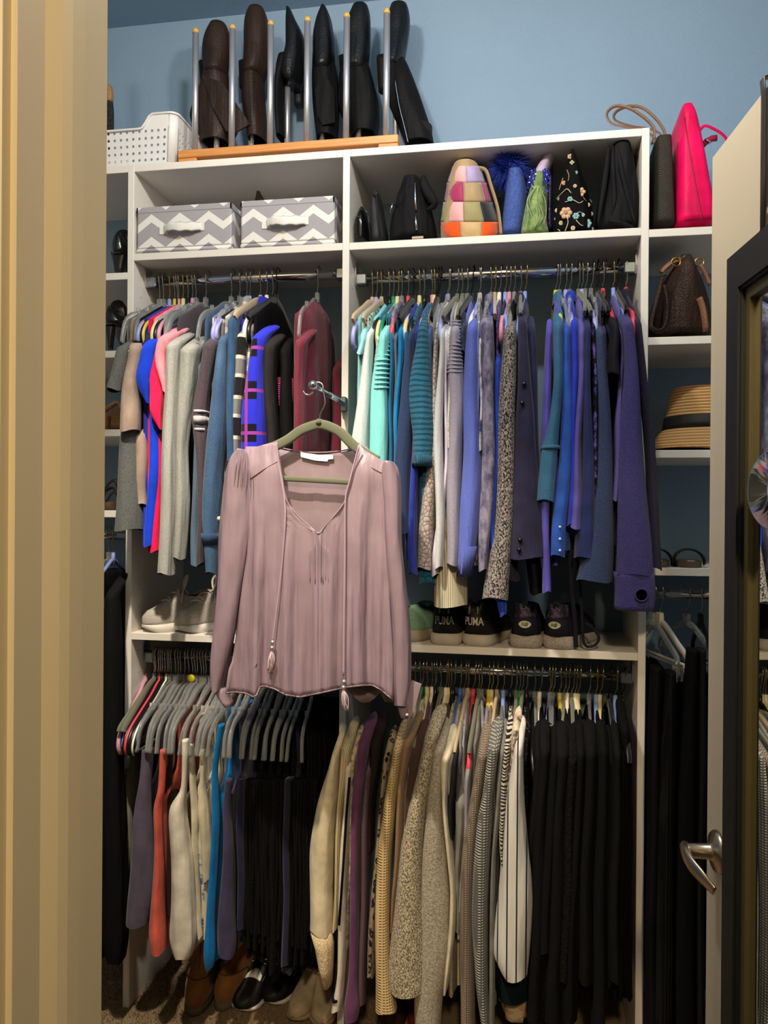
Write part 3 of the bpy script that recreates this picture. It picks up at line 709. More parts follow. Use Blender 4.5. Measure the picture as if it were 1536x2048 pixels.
g1(520, 'tan', F('navy teal cotton', (46, 78, 116)), 'shirt', 'dark teal shirt squeezed left of the royal blue plaid flannel', 'dark teal shirt', w=0.010, hemv=940)
g1(533.5, 'wht', F('blue plaid flannel', (40, 44, 190), 'plaid', (14, 14, 26), 0.62, c3=(140, 56, 150)), 'shirt', 'royal blue plaid flannel shirt with black checks and pink lines', 'royal blue plaid flannel shirt',
   [(634, 514, 552), (670, 505, 536), (740, 494, 530), (820, 484, 536), (890, 481, 534), (980, 478, 530)], 1040, yc=-0.122, fold=0.06, collar=True)
g1(545, 'blk', F('charcoal jersey', (50, 46, 48)), 'long_sleeved_top', 'charcoal top between the plaid flannel and the pink-print shirt', 'charcoal top',
   [(652, 528, 562), (700, 528, 554), (800, 530, 556), (900, 534, 562), (960, 534, 560)], 1000, yc=-0.122, fold=0.06)
bk = g1(554, 'blv', F('black jersey', (17, 16, 18)), 't_shirt', 'black t-shirt with a magenta print beside the maroon top', 'black t-shirt with magenta print',
   [(660, 560, 580), (800, 562, 592), (900, 560, 594)], 1000, yc=-0.09, fold=0.05)
MAR = F('maroon jersey', (112, 44, 60), 'heather', (92, 33, 48))
mt = g1(635, 'clr', MAR, 'long_sleeved_top', 'maroon long-sleeved top hanging alone by the middle upright', 'maroon top',
   [(642, 592, 628), (680, 592, 616), (760, 590, 612), (880, 586, 612), (1000, 584, 608)], 1000, yc=-0.115, fold=0.10, tilt=0, ba=0.020,
   sleeve2=[(700, 668, 682, 0.10), (800, 664, 686, 0.10), (950, 662, 686, 0.10)])
a = MB()   # neckline band of the maroon top
X = W(635, 555, RY).x; zt = RU-0.112
nb = [(X+0.016*math.sin(q), RY+0.055*math.cos(q), zt+0.004-0.026*max(0, -math.cos(q))) for q in np.linspace(0, 2*math.pi, 25)[:-1]]
a.tube(nb, 0.004, 6, MAR, closed=True); a.build('neckband', None, mt)
# sleeve details: stripes, cuffs, prints
def sleeve_band(t, name, strips, m, yc, b, label=None, n=18, grow=1.06):
    mb = MB(); rows = []
    for v, ul, ur in strips:
        p, q = W(ul, v, yc), W(ur, v, yc); h = abs(q.x-p.x)/2; k = abs(((p.x+q.x)/2-CAM.x)/(yc-CAM.y)); bb = max(0.010, min(b, 0.62*h/max(k, 1e-3)))
        rows.append(((p.x+q.x)/2, math.sqrt(max(h*h-(k*bb)**2, 0.005**2))*grow, bb*grow, (p.z+q.z)/2))
    rings = [ring(cx, yc, a_, bb, z, n, 2.2) for cx, a_, bb, z in rows]
    rings = [ring(rows[0][0], yc, rows[0][1]*0.8, rows[0][2]*0.8, rows[0][3], n, 2.2)]+rings+[ring(rows[-1][0], yc, rows[-1][1]*0.8, rows[-1][2]*0.8, rows[-1][3]+0.004, n, 2.2)]
    mb.loft(rings, m, True, True); return mb.build(name, None, t, label=label)
def by_label(s):
    return [o for o in COL.objects if o.get('label', '').startswith(s)][0]
st = by_label('dark taupe sweater'); PS = F('pale stripe knit', (176, 168, 172))
for v0, v1, l0, r0 in ((822, 828, 387.5, 418), (834, 850, 387, 417.5), (858, 864, 388.5, 417)): sleeve_band(st, 'sleeve_stripe', [(v0, l0, r0), (v1, l0+0.6, r0)], PS, -0.122, 0.036, 'pale stripe')
dn = by_label('blue denim shirt'); DCU = F('dark denim cuff', (54, 78, 110), 'denim', (40, 60, 88))
sleeve_band(dn, 'rolled_cuff', [(1066, 404, 442), (1074, 405, 442), (1088, 407, 441)], DCU, -0.122, 0.038, 'rolled denim cuff', grow=1.10)
a = MB(); p = W(438, 1037, -0.155); a.lathe([(0, 0.003), (0.004, 0.003), (0.0058, 0.0), (0.0058, -0.002)], 14, M('ivory button', (220, 206, 170), 0.3, kind='flat'), p, Matrix.Rotation(math.radians(90), 3, 'X')); a.build('button', None, dn, label='ivory button')
bp = by_label('black t-shirt with white print'); sleeve_band(bp, 'print_band', [(704, 257, 289), (716, 257, 289), (732, 256, 288)], F('white ink print', (196, 196, 192), 'zebra', (24, 24, 26), 2.4), -0.118, 0.04, 'white print')
mp = MB(); PR = F('magenta print', (150, 42, 104), 'zebra', (22, 14, 20), 2.2)
c = [W(u, v, -0.102) for u, v in ((554, 754), (586, 757), (585, 808), (558, 812))]; mp.add([tuple(q) for q in c]+[(q.x, q.y+0.006, q.z) for q in c], [(0, 3, 2, 1), (0, 1, 5, 4), (1, 2, 6, 5), (2, 3, 7, 6), (3, 0, 4, 7)], PR, False); mp.build('front_print', None, bk, label='magenta graphic print')

# ------------------------------------------------------------------ upper right rod
UR = 'on the upper right rod'
def g2(*a, **k): return garment(*a, rz=RU2, rv=548, **k)
AQ = F('aqua cotton', (136, 196, 204)); 
g2(744, 'tan', AQ, 't_shirt', 'pale aqua t-shirt at the left end of the upper right rod', 'pale aqua t-shirt', [(625, 730, 744), (660, 724, 740), (709, 715, 732)], 950, yc=-0.115, b=0.045, fold=0.05)
g2(755, 'lil', F('mint white knit', (196, 204, 204), 'heather', (176, 186, 188)), 'sweater', 'pale mint-white sweater ' + UR, 'mint-white sweater', [(626, 740, 756), (690, 732, 750), (815, 713, 741), (895, 704, 740), (960, 700, 738)], 1000, yc=-0.125)
g2(762, 'tan', F('green floral cotton', (170, 196, 190), 'floral', (44, 70, 66), 2.2, c3=(196, 190, 150)), 'blouse', 'green and white floral blouse tucked right of the mint-white sweater', 'green and white floral blouse', [(634, 753, 767), (700, 750, 764), (760, 748, 760)], 960, yc=-0.11)
MINT = F('mint knit', (128, 206, 204), 'heather', (112, 190, 190))
mi = g2(777, 'blk', MINT, 'sweater', 'mint aqua sweater with a ridged yoke ' + UR, 'mint sweater with ridged yoke', [(627, 764, 781), (690, 757, 780), (775, 745, 779), (850, 740, 778), (930, 738, 776), (990, 738, 776)], 1000, yc=-0.13)
g2(786, 'grn', F('teal jersey', (24, 100, 138)), 'long_sleeved_top', 'dark teal top right of the mint sweater', 'dark teal top', [(626, 778, 791), (720, 778, 791), (930, 776, 790)], 990, yc=-0.11)
g2(797.5, 'crm', F('slate grey jersey', (82, 100, 118)), 'long_sleeved_top', 'slate grey top squeezed among the teal tops', 'slate grey top', [(632, 788, 799), (760, 788, 798), (930, 786, 796)], 990, yc=-0.105)
g2(802, 'clr', F('bright blue jersey', (0, 116, 178)), 'long_sleeved_top', 'bright turquoise blue top ' + UR, 'turquoise blue top', [(622, 796, 813), (690, 796, 811), (770, 792, 808), (930, 786, 800)], 990, yc=-0.115)
g2(816, 'red', F('petrol jersey', (24, 92, 134)), 'long_sleeved_top', 'petrol blue top right of the turquoise blue top', 'petrol blue top', [(626, 810, 824), (690, 808, 820), (930, 800, 815)], 990, yc=-0.108)
g2(825, 'blv', F('indigo knit', (46, 62, 98), 'heather', (36, 48, 80)), 'sweater', 'heathered indigo sweater left of the cable knit', 'heathered indigo sweater', [(627, 821, 833), (690, 814, 831), (760, 802, 829), (850, 792, 826), (920, 788, 824), (1000, 790, 822), (1065, 800, 820)], 1040, yc=-0.128)
g2(838, 'crm', F('cobalt dotted cotton', (36, 50, 150)), 'blouse', 'cobalt blue blouse edged with white dots by the cable knit', 'cobalt blue blouse', [(620, 831, 840), (700, 831, 838), (940, 820, 838), (1080, 816, 836), (1147, 818, 838)], 1120, yc=-0.115)
CAB = F('teal cable knit', (42, 98, 124), 'stripeh', (24, 66, 90), 2.6)
cb = g2(847, 'blk', CAB, 'sweater', 'chunky teal cable-knit sweater with an elbow sleeve ' + UR, 'teal cable-knit sweater', [(612, 838, 851), (660, 836, 856), (720, 828, 862), (775, 817, 865), (805, 816, 865), (860, 824, 866), (918, 827, 866)], 1090, yc=-0.135, fold=0.05)
sleeve_band(cb, 'ribbed_cuff', [(912, 827, 866), (922, 826, 866), (934, 825, 867)], F('teal rib', (34, 88, 116), 'ribv', (20, 58, 80), 1.6), -0.135, 0.036, 'ribbed teal cuff')
g2(862, 'pnk', F('stonewash blue cotton', (62, 98, 148), 'denim', (48, 80, 126)), 'shirt', 'stonewashed blue shirt right of the teal cable knit', 'stonewashed blue shirt', [(622, 855, 868), (700, 856, 867), (930, 852, 866)], 1150, yc=-0.108)
g2(868, 'crm', F('teal lace', (28, 96, 124), 'crackle', (16, 60, 84)), 'long_sleeved_top', 'deep teal top whose hem shows below the beige lace top', 'deep teal top with low hem', [(700, 862, 869), (930, 846, 862), (1120, 840, 866), (1166, 838, 874)], 1150, yc=-0.095, nohang=False)
g2(875, 'blv', F('beige crackle lace', (164, 152, 146), 'crackle', (100, 92, 92)), 'blouse', 'beige crackle lace top ' + UR, 'beige crackle lace top', [(625, 869, 881), (690, 868, 880), (800, 864, 878), (950, 852, 874), (1050, 842, 870), (1137, 838, 868)], 1120, yc=-0.112)
g2(880, 'blv', F('white fleece', (192, 194, 200), 'heather', (170, 172, 180)), 'sweater', 'off-white sweater right of the beige crackle lace top', 'off-white sweater', [(625, 878, 892), (700, 879, 892), (800, 872, 890), (880, 867, 888), (960, 868, 888), (1040, 870, 890), (1135, 871, 888)], 1140, yc=-0.122)
g2(897, 'lil', F('lavender white satin', (200, 192, 214), rough=0.5), 'blouse', 'lavender white blouse ' + UR, 'lavender white blouse', [(628, 886, 900), (720, 890, 900), (930, 888, 900), (1130, 865, 880), (1150, 866, 880)], 1155, yc=-0.105)
g2(899.5, 'clr', F('white speckled cotton', (204, 200, 194), 'speckle', (90, 88, 90)), 'blouse', 'white blouse with fine black dots ' + UR, 'white dotted blouse', [(625, 894, 908), (700, 894, 906), (900, 896, 906)], 1160, yc=-0.108)
RYK = F('lavender grey knit', (150, 146, 164), 'heather', (128, 124, 142))
ry = g2(916, 'olv', RYK, 'sweater', 'lavender grey sweater with ribbed yoke stripes ' + UR, 'lavender grey ribbed-yoke sweater', [(618, 905, 921), (680, 900, 922), (740, 894, 927), (800, 897, 928), (900, 896, 925), (1020, 894, 924), (1090, 894, 922), (1129, 892, 918)], 1120, yc=-0.13)
g2(922, 'olv', F('ivory rib knit', (206, 200, 178), 'ribv', (168, 162, 140), 1.4), 'sweater', 'long ivory ribbed sweater whose sleeve end hangs over black sneakers', 'long ivory ribbed sweater', [(640, 908, 924), (900, 902, 922), (1080, 882, 930), (1150, 871, 936), (1212, 870, 936)], 1150, yc=-0.085, fold=0.03)
g2(934, 'clr', F('navy tweed', (58, 72, 96), 'tweed', (32, 42, 60)), 't_shirt', 'navy tweed short-sleeved top left of the periwinkle cardigan', 'navy tweed short-sleeved top', [(612, 921, 932), (660, 922, 936), (706, 921, 932)], 1000, yc=-0.11, fold=0.04)
PER = F('periwinkle knit', (92, 106, 188), 'heather', (80, 92, 172))
pe = g2(945, 'blv', PER, 'cardigan', 'periwinkle blue cardigan with a plain wide sleeve ' + UR, 'periwinkle blue cardigan', [(614, 937, 955), (700, 931, 957), (800, 928, 958), (900, 926, 961), (1000, 920, 962), (1080, 918, 957), (1150, 915, 945)], 1120, yc=-0.135, fold=0.05)
sleeve_band(pe, 'ribbed_cuff', [(1092, 917, 955), (1120, 915, 949), (1152, 913, 944)], F('periwinkle rib', (84, 98, 178), 'ribv', (64, 76, 150), 1.6), -0.135, 0.036, 'ribbed cuff', grow=1.03)
g2(957.7, 'clr', F('pale periwinkle cotton', (126, 142, 218)), 'blouse', 'pale periwinkle blouse right of the periwinkle cardigan', 'pale periwinkle blouse', [(618, 949, 960), (720, 952, 961), (930, 954, 962)], 1100, yc=-0.11)
g2(961, 'wht', F('white violet print cotton', (180, 174, 190), 'floral', (56, 58, 110), 1.2, c3=(200, 196, 206)), 'blouse', 'white and violet print blouse half hidden by the tie-dyed one', 'white and violet print blouse', [(640, 958, 967), (720, 959, 966), (830, 960, 966), (900, 960, 968)], 1130, yc=-0.12)
g2(980, 'clr', F('grey tie dye', (132, 126, 150), 'tie', (64, 62, 92), 0.9), 'blouse', 'grey and violet tie-dyed blouse with a drooping collar ' + UR, 'grey and violet tie-dyed blouse', [(606, 962, 984), (650, 960, 988), (720, 964, 989), (820, 965, 990), (930, 962, 990), (1040, 958, 984), (1140, 960, 976)], 1130, yc=-0.128, fold=0.15, collar=True)
g2(989, 'tan', F('cobalt satin', (32, 62, 176), rough=0.5), 'blouse', 'cobalt blue satin blouse left of the black and white tweed', 'cobalt blue satin blouse', [(680, 992, 1002), (760, 990, 1005), (900, 986, 1000), (1000, 982, 994), (1060, 980, 990), (1200, 992, 1016), (1230, 1000, 1012)], 1150, yc=-0.112)
g2(1000.8, 'wht', F('purple lace', (96, 86, 150), 'crackle', (50, 44, 90)), 'blouse', 'purple lace blouse just left of the black and white tweed', 'purple lace blouse', [(602, 1006, 1014), (660, 1004, 1012), (900, 1000, 1010)], 1100, yc=-0.10)
TW = F('black white tweed', (150, 142, 140), 'tweed', (28, 26, 30), 1.5)
g2(1020, 'pnk', TW, 'sweater', 'black and white tweed sweater ' + UR, 'black and white tweed sweater', [(617, 1012, 1031), (690, 1007, 1034), (760, 1001, 1035), (850, 997, 1032), (950, 994, 1028), (1060, 990, 1026), (1140, 976, 1023), (1197, 968, 1020)], 1140, yc=-0.132, fold=0.07)
g2(1010.4, 'blu', F('dark violet rib', (52, 44, 70), 'ribh', (36, 30, 50), 2), 'long_sleeved_top', 'dark violet ribbed top behind the black and white tweed', 'dark violet ribbed top', [(640, 1003, 1012), (1000, 990, 1004), (1130, 1000, 1030), (1160, 1005, 1040)], 1150, yc=-0.09)
NB_ = F('dark navy knit', (42, 40, 66), 'plain')
cd_ = g2(1039.4, 'olv', NB_, 'cardigan', 'dark navy cardigan with round buttons ' + UR, 'dark navy buttoned cardigan', [(602, 1034, 1052), (660, 1036, 1056), (760, 1033, 1062), (850, 1028, 1070), (950, 1022, 1078), (1050, 1016, 1082), (1116, 1010, 1084)], 1110, yc=-0.132, fold=0.12, collar=True)
for u, v in ((1048, 768), (1044, 806), (1040, 1080), (1038, 1100)):
    a = MB(); a.lathe([(0, 0.003), (0.0035, 0.0028), (0.0055, 0.001), (0.0055, -0.002)], 12, M('black button', (10, 10, 14), 0.25, kind='flat'), W(u, v, -0.172), Matrix.Rotation(math.radians(90), 3, 'X')); a.build('button', None, cd_, label='round dark button')
g2(1028, 'gry', F('black satin', (16, 15, 20), rough=0.45), 'blouse', 'black satin blouse with low hem behind the dark navy cardigan', 'black satin blouse', [(620, 1028, 1036), (1000, 1040, 1062), (1130, 1052, 1080), (1187, 1060, 1084)], 1150, yc=-0.085)
g2(1052.3, 'blu', F('navy merino', (38, 40, 72)), 'sweater', 'plain navy sweater at the gap of the upper right rod', 'plain navy sweater', [(614, 1052, 1068), (700, 1056, 1073), (800, 1060, 1077), (900, 1064, 1080), (1090, 1070, 1088)], 1110, yc=-0.112)
g2(1112.5, 'lim', F('violet jersey', (84, 76, 172)), 'long_sleeved_top', 'violet top just right of the gap ' + UR, 'violet top right of the gap', [(620, 1095, 1107), (700, 1090, 1104), (800, 1084, 1101), (930, 1080, 1098), (1080, 1084, 1100), (1184, 1084, 1101)], 1130, yc=-0.12)
CH = F('washed chambray', (60, 106, 142), 'denim', (42, 84, 120))
ch = g2(1116.8, 'clr', CH, 'shirt', 'washed chambray shirt with a rolled sleeve ' + UR, 'washed chambray shirt', [(606, 1106, 1126), (650, 1106, 1127), (760, 1105, 1124), (850, 1097, 1120), (900, 1083, 1118), (950, 1078, 1114), (1002, 1071, 1107)], 1010, yc=-0.135, fold=0.08, collar=True)
sleeve_band(ch, 'sleeve_tab', [(892, 1084, 1119), (896, 1083, 1119), (900, 1082, 1119)], CH, -0.135, 0.037)
BL1 = F('blue cotton', (44, 84, 176)); BL2 = F('royal jersey', (40, 58, 186))
b1 = g2(1129.6, 'lil', BL1, 'shirt', 'mid blue shirt with pearl snaps at the cuff ' + UR, 'mid blue shirt', [(616, 1126, 1140), (700, 1122, 1142), (800, 1119, 1144), (900, 1116, 1146), (1000, 1108, 1140), (1060, 1102, 1134), (1112, 1099, 1131)], 1100, yc=-0.122, fold=0.08)
for v in (1054, 1078, 1101):
    a = MB(); a.lathe([(0, 0.002), (0.0028, 0.0015), (0.0038, -0.001)], 10, M('pearl snap', (190, 196, 210), 0.2, kind='flat'), W(1120, v, -0.162), Matrix.Rotation(math.radians(90), 3, 'X')); a.build('snap', None, b1, label='pearl snap')
g2(1140.8, 'clr', BL2, 'sweater', 'royal blue high-necked sweater ' + UR, 'royal blue high-necked sweater', [(606, 1137, 1154), (650, 1138, 1156), (760, 1141, 1156), (930, 1138, 1152), (1050, 1132, 1146)], 1070, yc=-0.118, collar=True)
g2(1155, 'olv', F('muted violet knit', (92, 84, 160)), 'cardigan', 'muted violet cardigan ' + UR, 'muted violet cardigan', [(616, 1155, 1170), (660, 1155, 1170), (760, 1154, 1168), (880, 1148, 1164), (960, 1144, 1163), (1056, 1135, 1161)], 1060, yc=-0.125, fold=0.1)
NV2 = F('navy jersey', (40, 48, 96))
g2(1161.4, 'lil', NV2, 'sweater', 'navy sweater right of the muted violet cardigan', 'navy sweater beside muted violet', [(611, 1166, 1181), (700, 1166, 1182), (850, 1162, 1184), (960, 1160, 1190), (1060, 1154, 1194), (1116, 1150, 1199)], 1110, yc=-0.122, fold=0.1)
g2(1172.6, 'olv', F('black violet floral', (30, 28, 48), 'floral', (30, 28, 46), 1.5, c3=(96, 84, 168)), 'blouse', 'black blouse with violet flowers ' + UR, 'black blouse with violet flowers', [(612, 1180, 1191), (720, 1182, 1193), (850, 1184, 1196), (1000, 1186, 1198)], 1090, yc=-0.115)
g2(1184, 'clr', F('slate fleece', (58, 72, 112), 'fuzzy', (38, 48, 80)), 'sweater', 'slate blue fuzzy sweater ' + UR, 'slate blue fuzzy sweater', [(622, 1188, 1204), (700, 1190, 1212), (800, 1192, 1218), (930, 1192, 1226), (1060, 1180, 1230), (1120, 1164, 1228), (1162, 1152, 1224)], 1130, yc=-0.125, fold=0.06)
g2(1193.7, 'blv', F('plum jersey', (56, 42, 92)), 'long_sleeved_top', 'plum top between slate fuzzy and black leather-look sleeves', 'plum top', [(620, 1200, 1212), (720, 1204, 1214), (900, 1208, 1218)], 1090, yc=-0.105)
g2(1203.3, 'red', F('bottle green jersey', (28, 46, 50)), 't_shirt', 'bottle green t-shirt with an open back on a red hanger', 'bottle green t-shirt', [(618, 1209, 1220), (680, 1214, 1223), (720, 1216, 1224)], 1000, yc=-0.11)
g2(1208.7, 'blv', F('charcoal ponte', (42, 40, 50)), 't_shirt', 'charcoal short-sleeved top with a wide sleeve ' + UR, 'charcoal short-sleeved top', [(606, 1215, 1230), (660, 1216, 1238), (710, 1214, 1240), (750, 1212, 1241)], 1000, yc=-0.128, b=0.05, fold=0.03)
g2(1223.8, 'blu', F('lilac fur knit', (104, 94, 170), 'fuzzy', (70, 60, 130)), 'cardigan', 'furry lilac cardigan edge beside the purple fleece', 'furry lilac cardigan', [(622, 1230, 1240), (700, 1240, 1248), (780, 1238, 1246), (860, 1226, 1244), (920, 1226, 1240), (1000, 1224, 1236)], 1090, yc=-0.12)
FLC = F('purple fleece', (64, 60, 118), 'fuzzy', (46, 44, 92), 0.9)
fl = g2(1233.8, 'blv', FLC, 'jacket', 'purple fleece jacket with a thumbhole cuff ' + UR, 'purple fleece jacket', [(604, 1234, 1262), (660, 1240, 1268), (740, 1244, 1276), (830, 1240, 1284), (930, 1234, 1290), (1040, 1230, 1298), (1150, 1227, 1308)], 1150, yc=-0.135, fold=0.09, b=0.045)
cuffm = MB(); c4 = [(1146, 1228, 1309), (1151, 1229, 1312), (1185, 1231, 1312), (1221, 1229, 1309)]
pix_loft(cuffm, c4, -0.135, 0.04, FLC, 28, 3.0)
cu = cuffm.build('cuff', None, fl)
a = MB(); p = W(1283, 1190, -0.178); rot = Matrix.Rotation(math.radians(90), 3, 'X')
a.lathe([(0.0165, -0.002), (0.0165, 0.002), (0.0145, 0.0035), (0.0125, 0.002), (0.0125, -0.003)], 28, M('fleece stitching', (44, 42, 88), 0.9, kind='flat'), p, rot); a.build('thumbhole_ring', None, cu)
a = MB(); a.lathe([(0.0, 0.0), (0.0125, 0.0)], 24, OPEN_SHADE, p+Vector((0, -0.0005, 0)), rot); a.build('thumbhole', None, cu, label='dark round thumbhole')
g2(1250, 'red', F('plum navy knit', (46, 42, 66), 'ribh', (36, 33, 54), 2.4), 'sweater', 'dark plum sweater at the right end of the upper right rod', 'dark plum sweater at the right end', [(603, 1256, 1277), (660, 1268, 1284), (740, 1276, 1294), (850, 1284, 1306), (960, 1290, 1313), (1060, 1296, 1321), (1138, 1302, 1326)], 1130, yc=-0.115, fold=0.08, collar=True)
# ridges knitted into the mint and lavender yokes
def yoke(t, strips, nrow, m, yc, b, rr, tiltx=0.25):
    mb = MB()
    (v0, l0, r0), (v1, l1, r1) = strips
    for i in range(nrow):
        q = i/(nrow-1); v = v0+(v1-v0)*q; l = l0+(l1-l0)*q; r = r0+(r1-r0)*q
        p, s = W(l, v, yc), W(r, v-10*tiltx, yc); cx = (p.x+s.x)/2; a_ = abs(s.x-p.x)/2*1.0; f = min(1, (q+0.25)*1.4)
        pts = [(cx+a_*math.cos(th), yc+0.012*(1-f)-b*f*math.sin(th), p.z+(s.z-p.z)*(0.5+0.5*math.cos(th))+0.004*math.sin(th)*-1) for th in np.linspace(0, math.pi, 10)]
        mb.tube(pts, rr, 6, m)
    o = mb.build('yoke_ridges', None, t); o['kind'] = 'stuff'
yoke(mi, [(668, 759, 780), (778, 746, 779)], 13, MINT, -0.13, 0.037, 0.0026)
yoke(ry, [(640, 904, 921), (745, 895, 927)], 15, RYK, -0.13, 0.037, 0.0020, 0.0)
# ------------------------------------------------------------------ lower right rod
LR = 'on the lower right rod'
def g3(*a, **k): return garment(*a, rz=RL2, rv=1345, **k)
CRE = F('cream crepe', (214, 200, 170))
g3(838, 'olv', F('ivory ribbed knit', (206, 192, 160), 'ribv', (178, 164, 132), 0.8), 'sweater', 'ivory ribbed sweater second from the left end of the lower right rod', 'ivory ribbed sweater',
   [(1450, 690, 712), (1520, 680, 706), (1600, 676, 690), (1750, 668, 680), (1860, 664, 676)], 1850, yc=-0.118, fold=0.07)
cc = g3(829, 'tan', CRE, 'blouse', 'cream blouse with lace cuffs at the left end of the lower right rod', 'cream blouse with lace cuffs',
   [(1468, 670, 686), (1520, 662, 680), (1600, 638, 674), (1700, 624, 668), (1800, 622, 662), (1866, 622, 664)], 1880, yc=-0.13, fold=0.09)
LACE = F('cream lace', (204, 184, 148), 'crackle', (170, 146, 110), 1.6)
sleeve_band(cc, 'lace_cuff', [(1862, 622, 664), (1890, 630, 668), (1930, 638, 667), (1966, 646, 665)], LACE, -0.13, 0.036, 'cream lace cuff', grow=1.02)
NSW = F('white navy edged cotton', (212, 204, 188))
ns = g3(846, 'grn', NSW, 'cardigan', 'off-white cardigan with a navy stripe down the front ' + LR, 'off-white navy-striped cardigan',
   [(1490, 694, 710), (1560, 690, 706), (1700, 682, 700), (1850, 676, 696), (1960, 673, 691), (2018, 663, 687)], 1980, yc=-0.122, fold=0.06)
a = MB(); NVY = F('navy braid', (18, 20, 40)); pts = [W(u, v, -0.162) for u, v in ((699, 1555), (692, 1640), (686, 1740), (678, 1850))]; a.tube(pts, 0.0032, 6, NVY); a.build('navy_trim', None, ns, label='navy braid trim')
sleeve_band(ns, 'navy_trim', [(1984, 665, 686), (1989, 665, 686)], NVY, -0.122, 0.036, 'navy cuff stripe', grow=1.08)
g3(852, 'crm', F('cream floral', (186, 172, 150), 'floral', (120, 112, 132), 1.8, c3=(206, 190, 160)), 'blouse', 'cream floral blouse left of the purple cardigan ' + LR, 'cream floral blouse', [(1465, 706, 722), (1560, 700, 712), (1700, 697, 705), (1895, 692, 700)], 1900, yc=-0.11)
PUR = F('purple jersey', (98, 58, 94))
g3(862, 'wht', PUR, 'cardigan', 'plum purple cardigan ending in a rounded cuff ' + LR, 'plum purple cardigan',
   [(1442, 726, 750), (1500, 714, 740), (1600, 704, 726), (1750, 702, 722), (1880, 698, 720), (1960, 696, 716), (2000, 690, 722), (2024, 687, 724), (2040, 692, 718)], 1960, yc=-0.13, fold=0.05)
g3(868, 'blk', F('mauve rib knit', (108, 86, 100), 'ribh', (84, 64, 78), 2.4), 'sweater', 'mauve ribbed sweater right of the plum purple cardigan', 'mauve ribbed sweater', [(1500, 735, 752), (1600, 726, 744), (1750, 722, 738), (1890, 719, 736), (1980, 719, 735), (2008, 721, 734)], 1960, yc=-0.12, fold=0.05)
g3(872, 'blk', F('dark brown wool', (52, 40, 40)), 'cardigan', 'dark brown cardigan left of the leopard print top', 'dark brown cardigan', [(1440, 744, 772), (1520, 738, 764), (1600, 736, 754), (1700, 734, 748)], 1850, yc=-0.105)
g3(880, 'olv', F('leopard print', (142, 122, 96), 'leopard', (26, 22, 20), 1.0), 'blouse', 'leopard print blouse left of the cream waffle sweater', 'leopard print blouse', [(1470, 772, 790), (1560, 764, 780), (1650, 756, 766), (1750, 744, 758), (1850, 738, 756), (1952, 736, 752)], 1940, yc=-0.115, fold=0.08)
WAF = F('cream waffle knit', (206, 180, 132), 'waffle', (168, 140, 94), 1.0)
g3(893, 'wht', WAF, 'sweater', 'cream yellow waffle knit sweater ' + LR, 'cream waffle knit sweater', [(1455, 793, 812), (1520, 784, 804), (1600, 768, 792), (1700, 756, 784), (1850, 752, 782), (1960, 751, 782), (2022, 750, 793)], 1960, yc=-0.132, fold=0.04)
g3(896, 'crm', F('tan wool', (146, 118, 90), 'heather', (118, 92, 68)), 'sweater', 'tan brown sweater right of the cream waffle knit', 'tan brown sweater', [(1438, 826, 844), (1490, 804, 826), (1560, 798, 814), (1660, 792, 808), (1798, 782, 796), (1860, 782, 792)], 1880, yc=-0.118)
g3(900.5, 'blk', F('dark brown jersey', (66, 48, 44)), 'sweater', 'chocolate brown sweater left of the oatmeal tweed', 'chocolate brown sweater', [(1453, 836, 856), (1520, 818, 846), (1600, 812, 830), (1700, 806, 822)], 1850, yc=-0.112)
OAT = F('oatmeal tweed', (196, 184, 158), 'tweed', (104, 92, 74), 1.8)
g3(909, 'blk', OAT, 'sweater', 'oatmeal tweed sweater with a wide flared sleeve ' + LR, 'oatmeal tweed sweater', [(1426, 864, 894), (1480, 848, 876), (1560, 832, 862), (1612, 819, 853), (1700, 804, 846), (1800, 792, 843), (1900, 780, 848), (1960, 771, 852), (1986, 778, 850)], 1960, yc=-0.14, fold=0.05)
FUZ = F('grey fuzzy knit', (182, 172, 156), 'fuzzy', (112, 104, 92), 0.7)
g3(921, 'dbl', FUZ, 'sweater', 'pale grey shaggy sweater ' + LR, 'pale grey shaggy sweater', [(1452, 872, 898), (1520, 862, 892), (1600, 852, 886), (1700, 844, 892), (1800, 842, 902), (1900, 838, 900), (2000, 828, 882), (2060, 830, 878)], 1985, yc=-0.128, fold=0.06)
HOD = F('stone cotton', (198, 186, 162))
g3(930, 'clr', HOD, 'hoodie', 'stone coloured hoodie with a thin bent sleeve ' + LR, 'stone coloured hoodie', [(1467, 890, 914), (1530, 880, 900), (1600, 884, 896), (1700, 894, 908), (1780, 900, 914), (1860, 896, 910), (1980, 888, 898)], 1960, yc=-0.135, fold=0.05)
g3(936, 'tan', F('light grey rib jersey', (152, 150, 146)), 't_shirt', 'light grey t-shirt between the stone hoodie and the charcoal tee', 'light grey t-shirt', [(1470, 902, 914), (1560, 894, 906), (1640, 896, 904)], 1850, yc=-0.115)
g3(949, 'red', F('charcoal crackle', (52, 50, 54), 'heather', (34, 32, 36)), 't_shirt', 'charcoal t-shirt with a narrow sleeve ' + LR, 'charcoal t-shirt on red hanger', [(1472, 912, 924), (1540, 902, 916), (1600, 894, 912), (1669, 899, 910)], 1900, yc=-0.122, fold=0.04)
g3(956, 'olv', F('slate marl', (78, 76, 82), 'heather', (54, 52, 58)), 'sweater', 'slate marl sweater behind the clear hanger end ' + LR, 'slate marl sweater', [(1470, 922, 932), (1560, 912, 922), (1800, 906, 914)], 1900, yc=-0.105)
g3(960, 'clr', F('grey stone jersey', (112, 108, 100)), 'long_sleeved_top', 'stone grey top sliding off its clear hanger ' + LR, 'stone grey top', [(1560, 914, 930), (1620, 910, 934), (1700, 912, 926), (1860, 908, 922)], 1900, yc=-0.118)
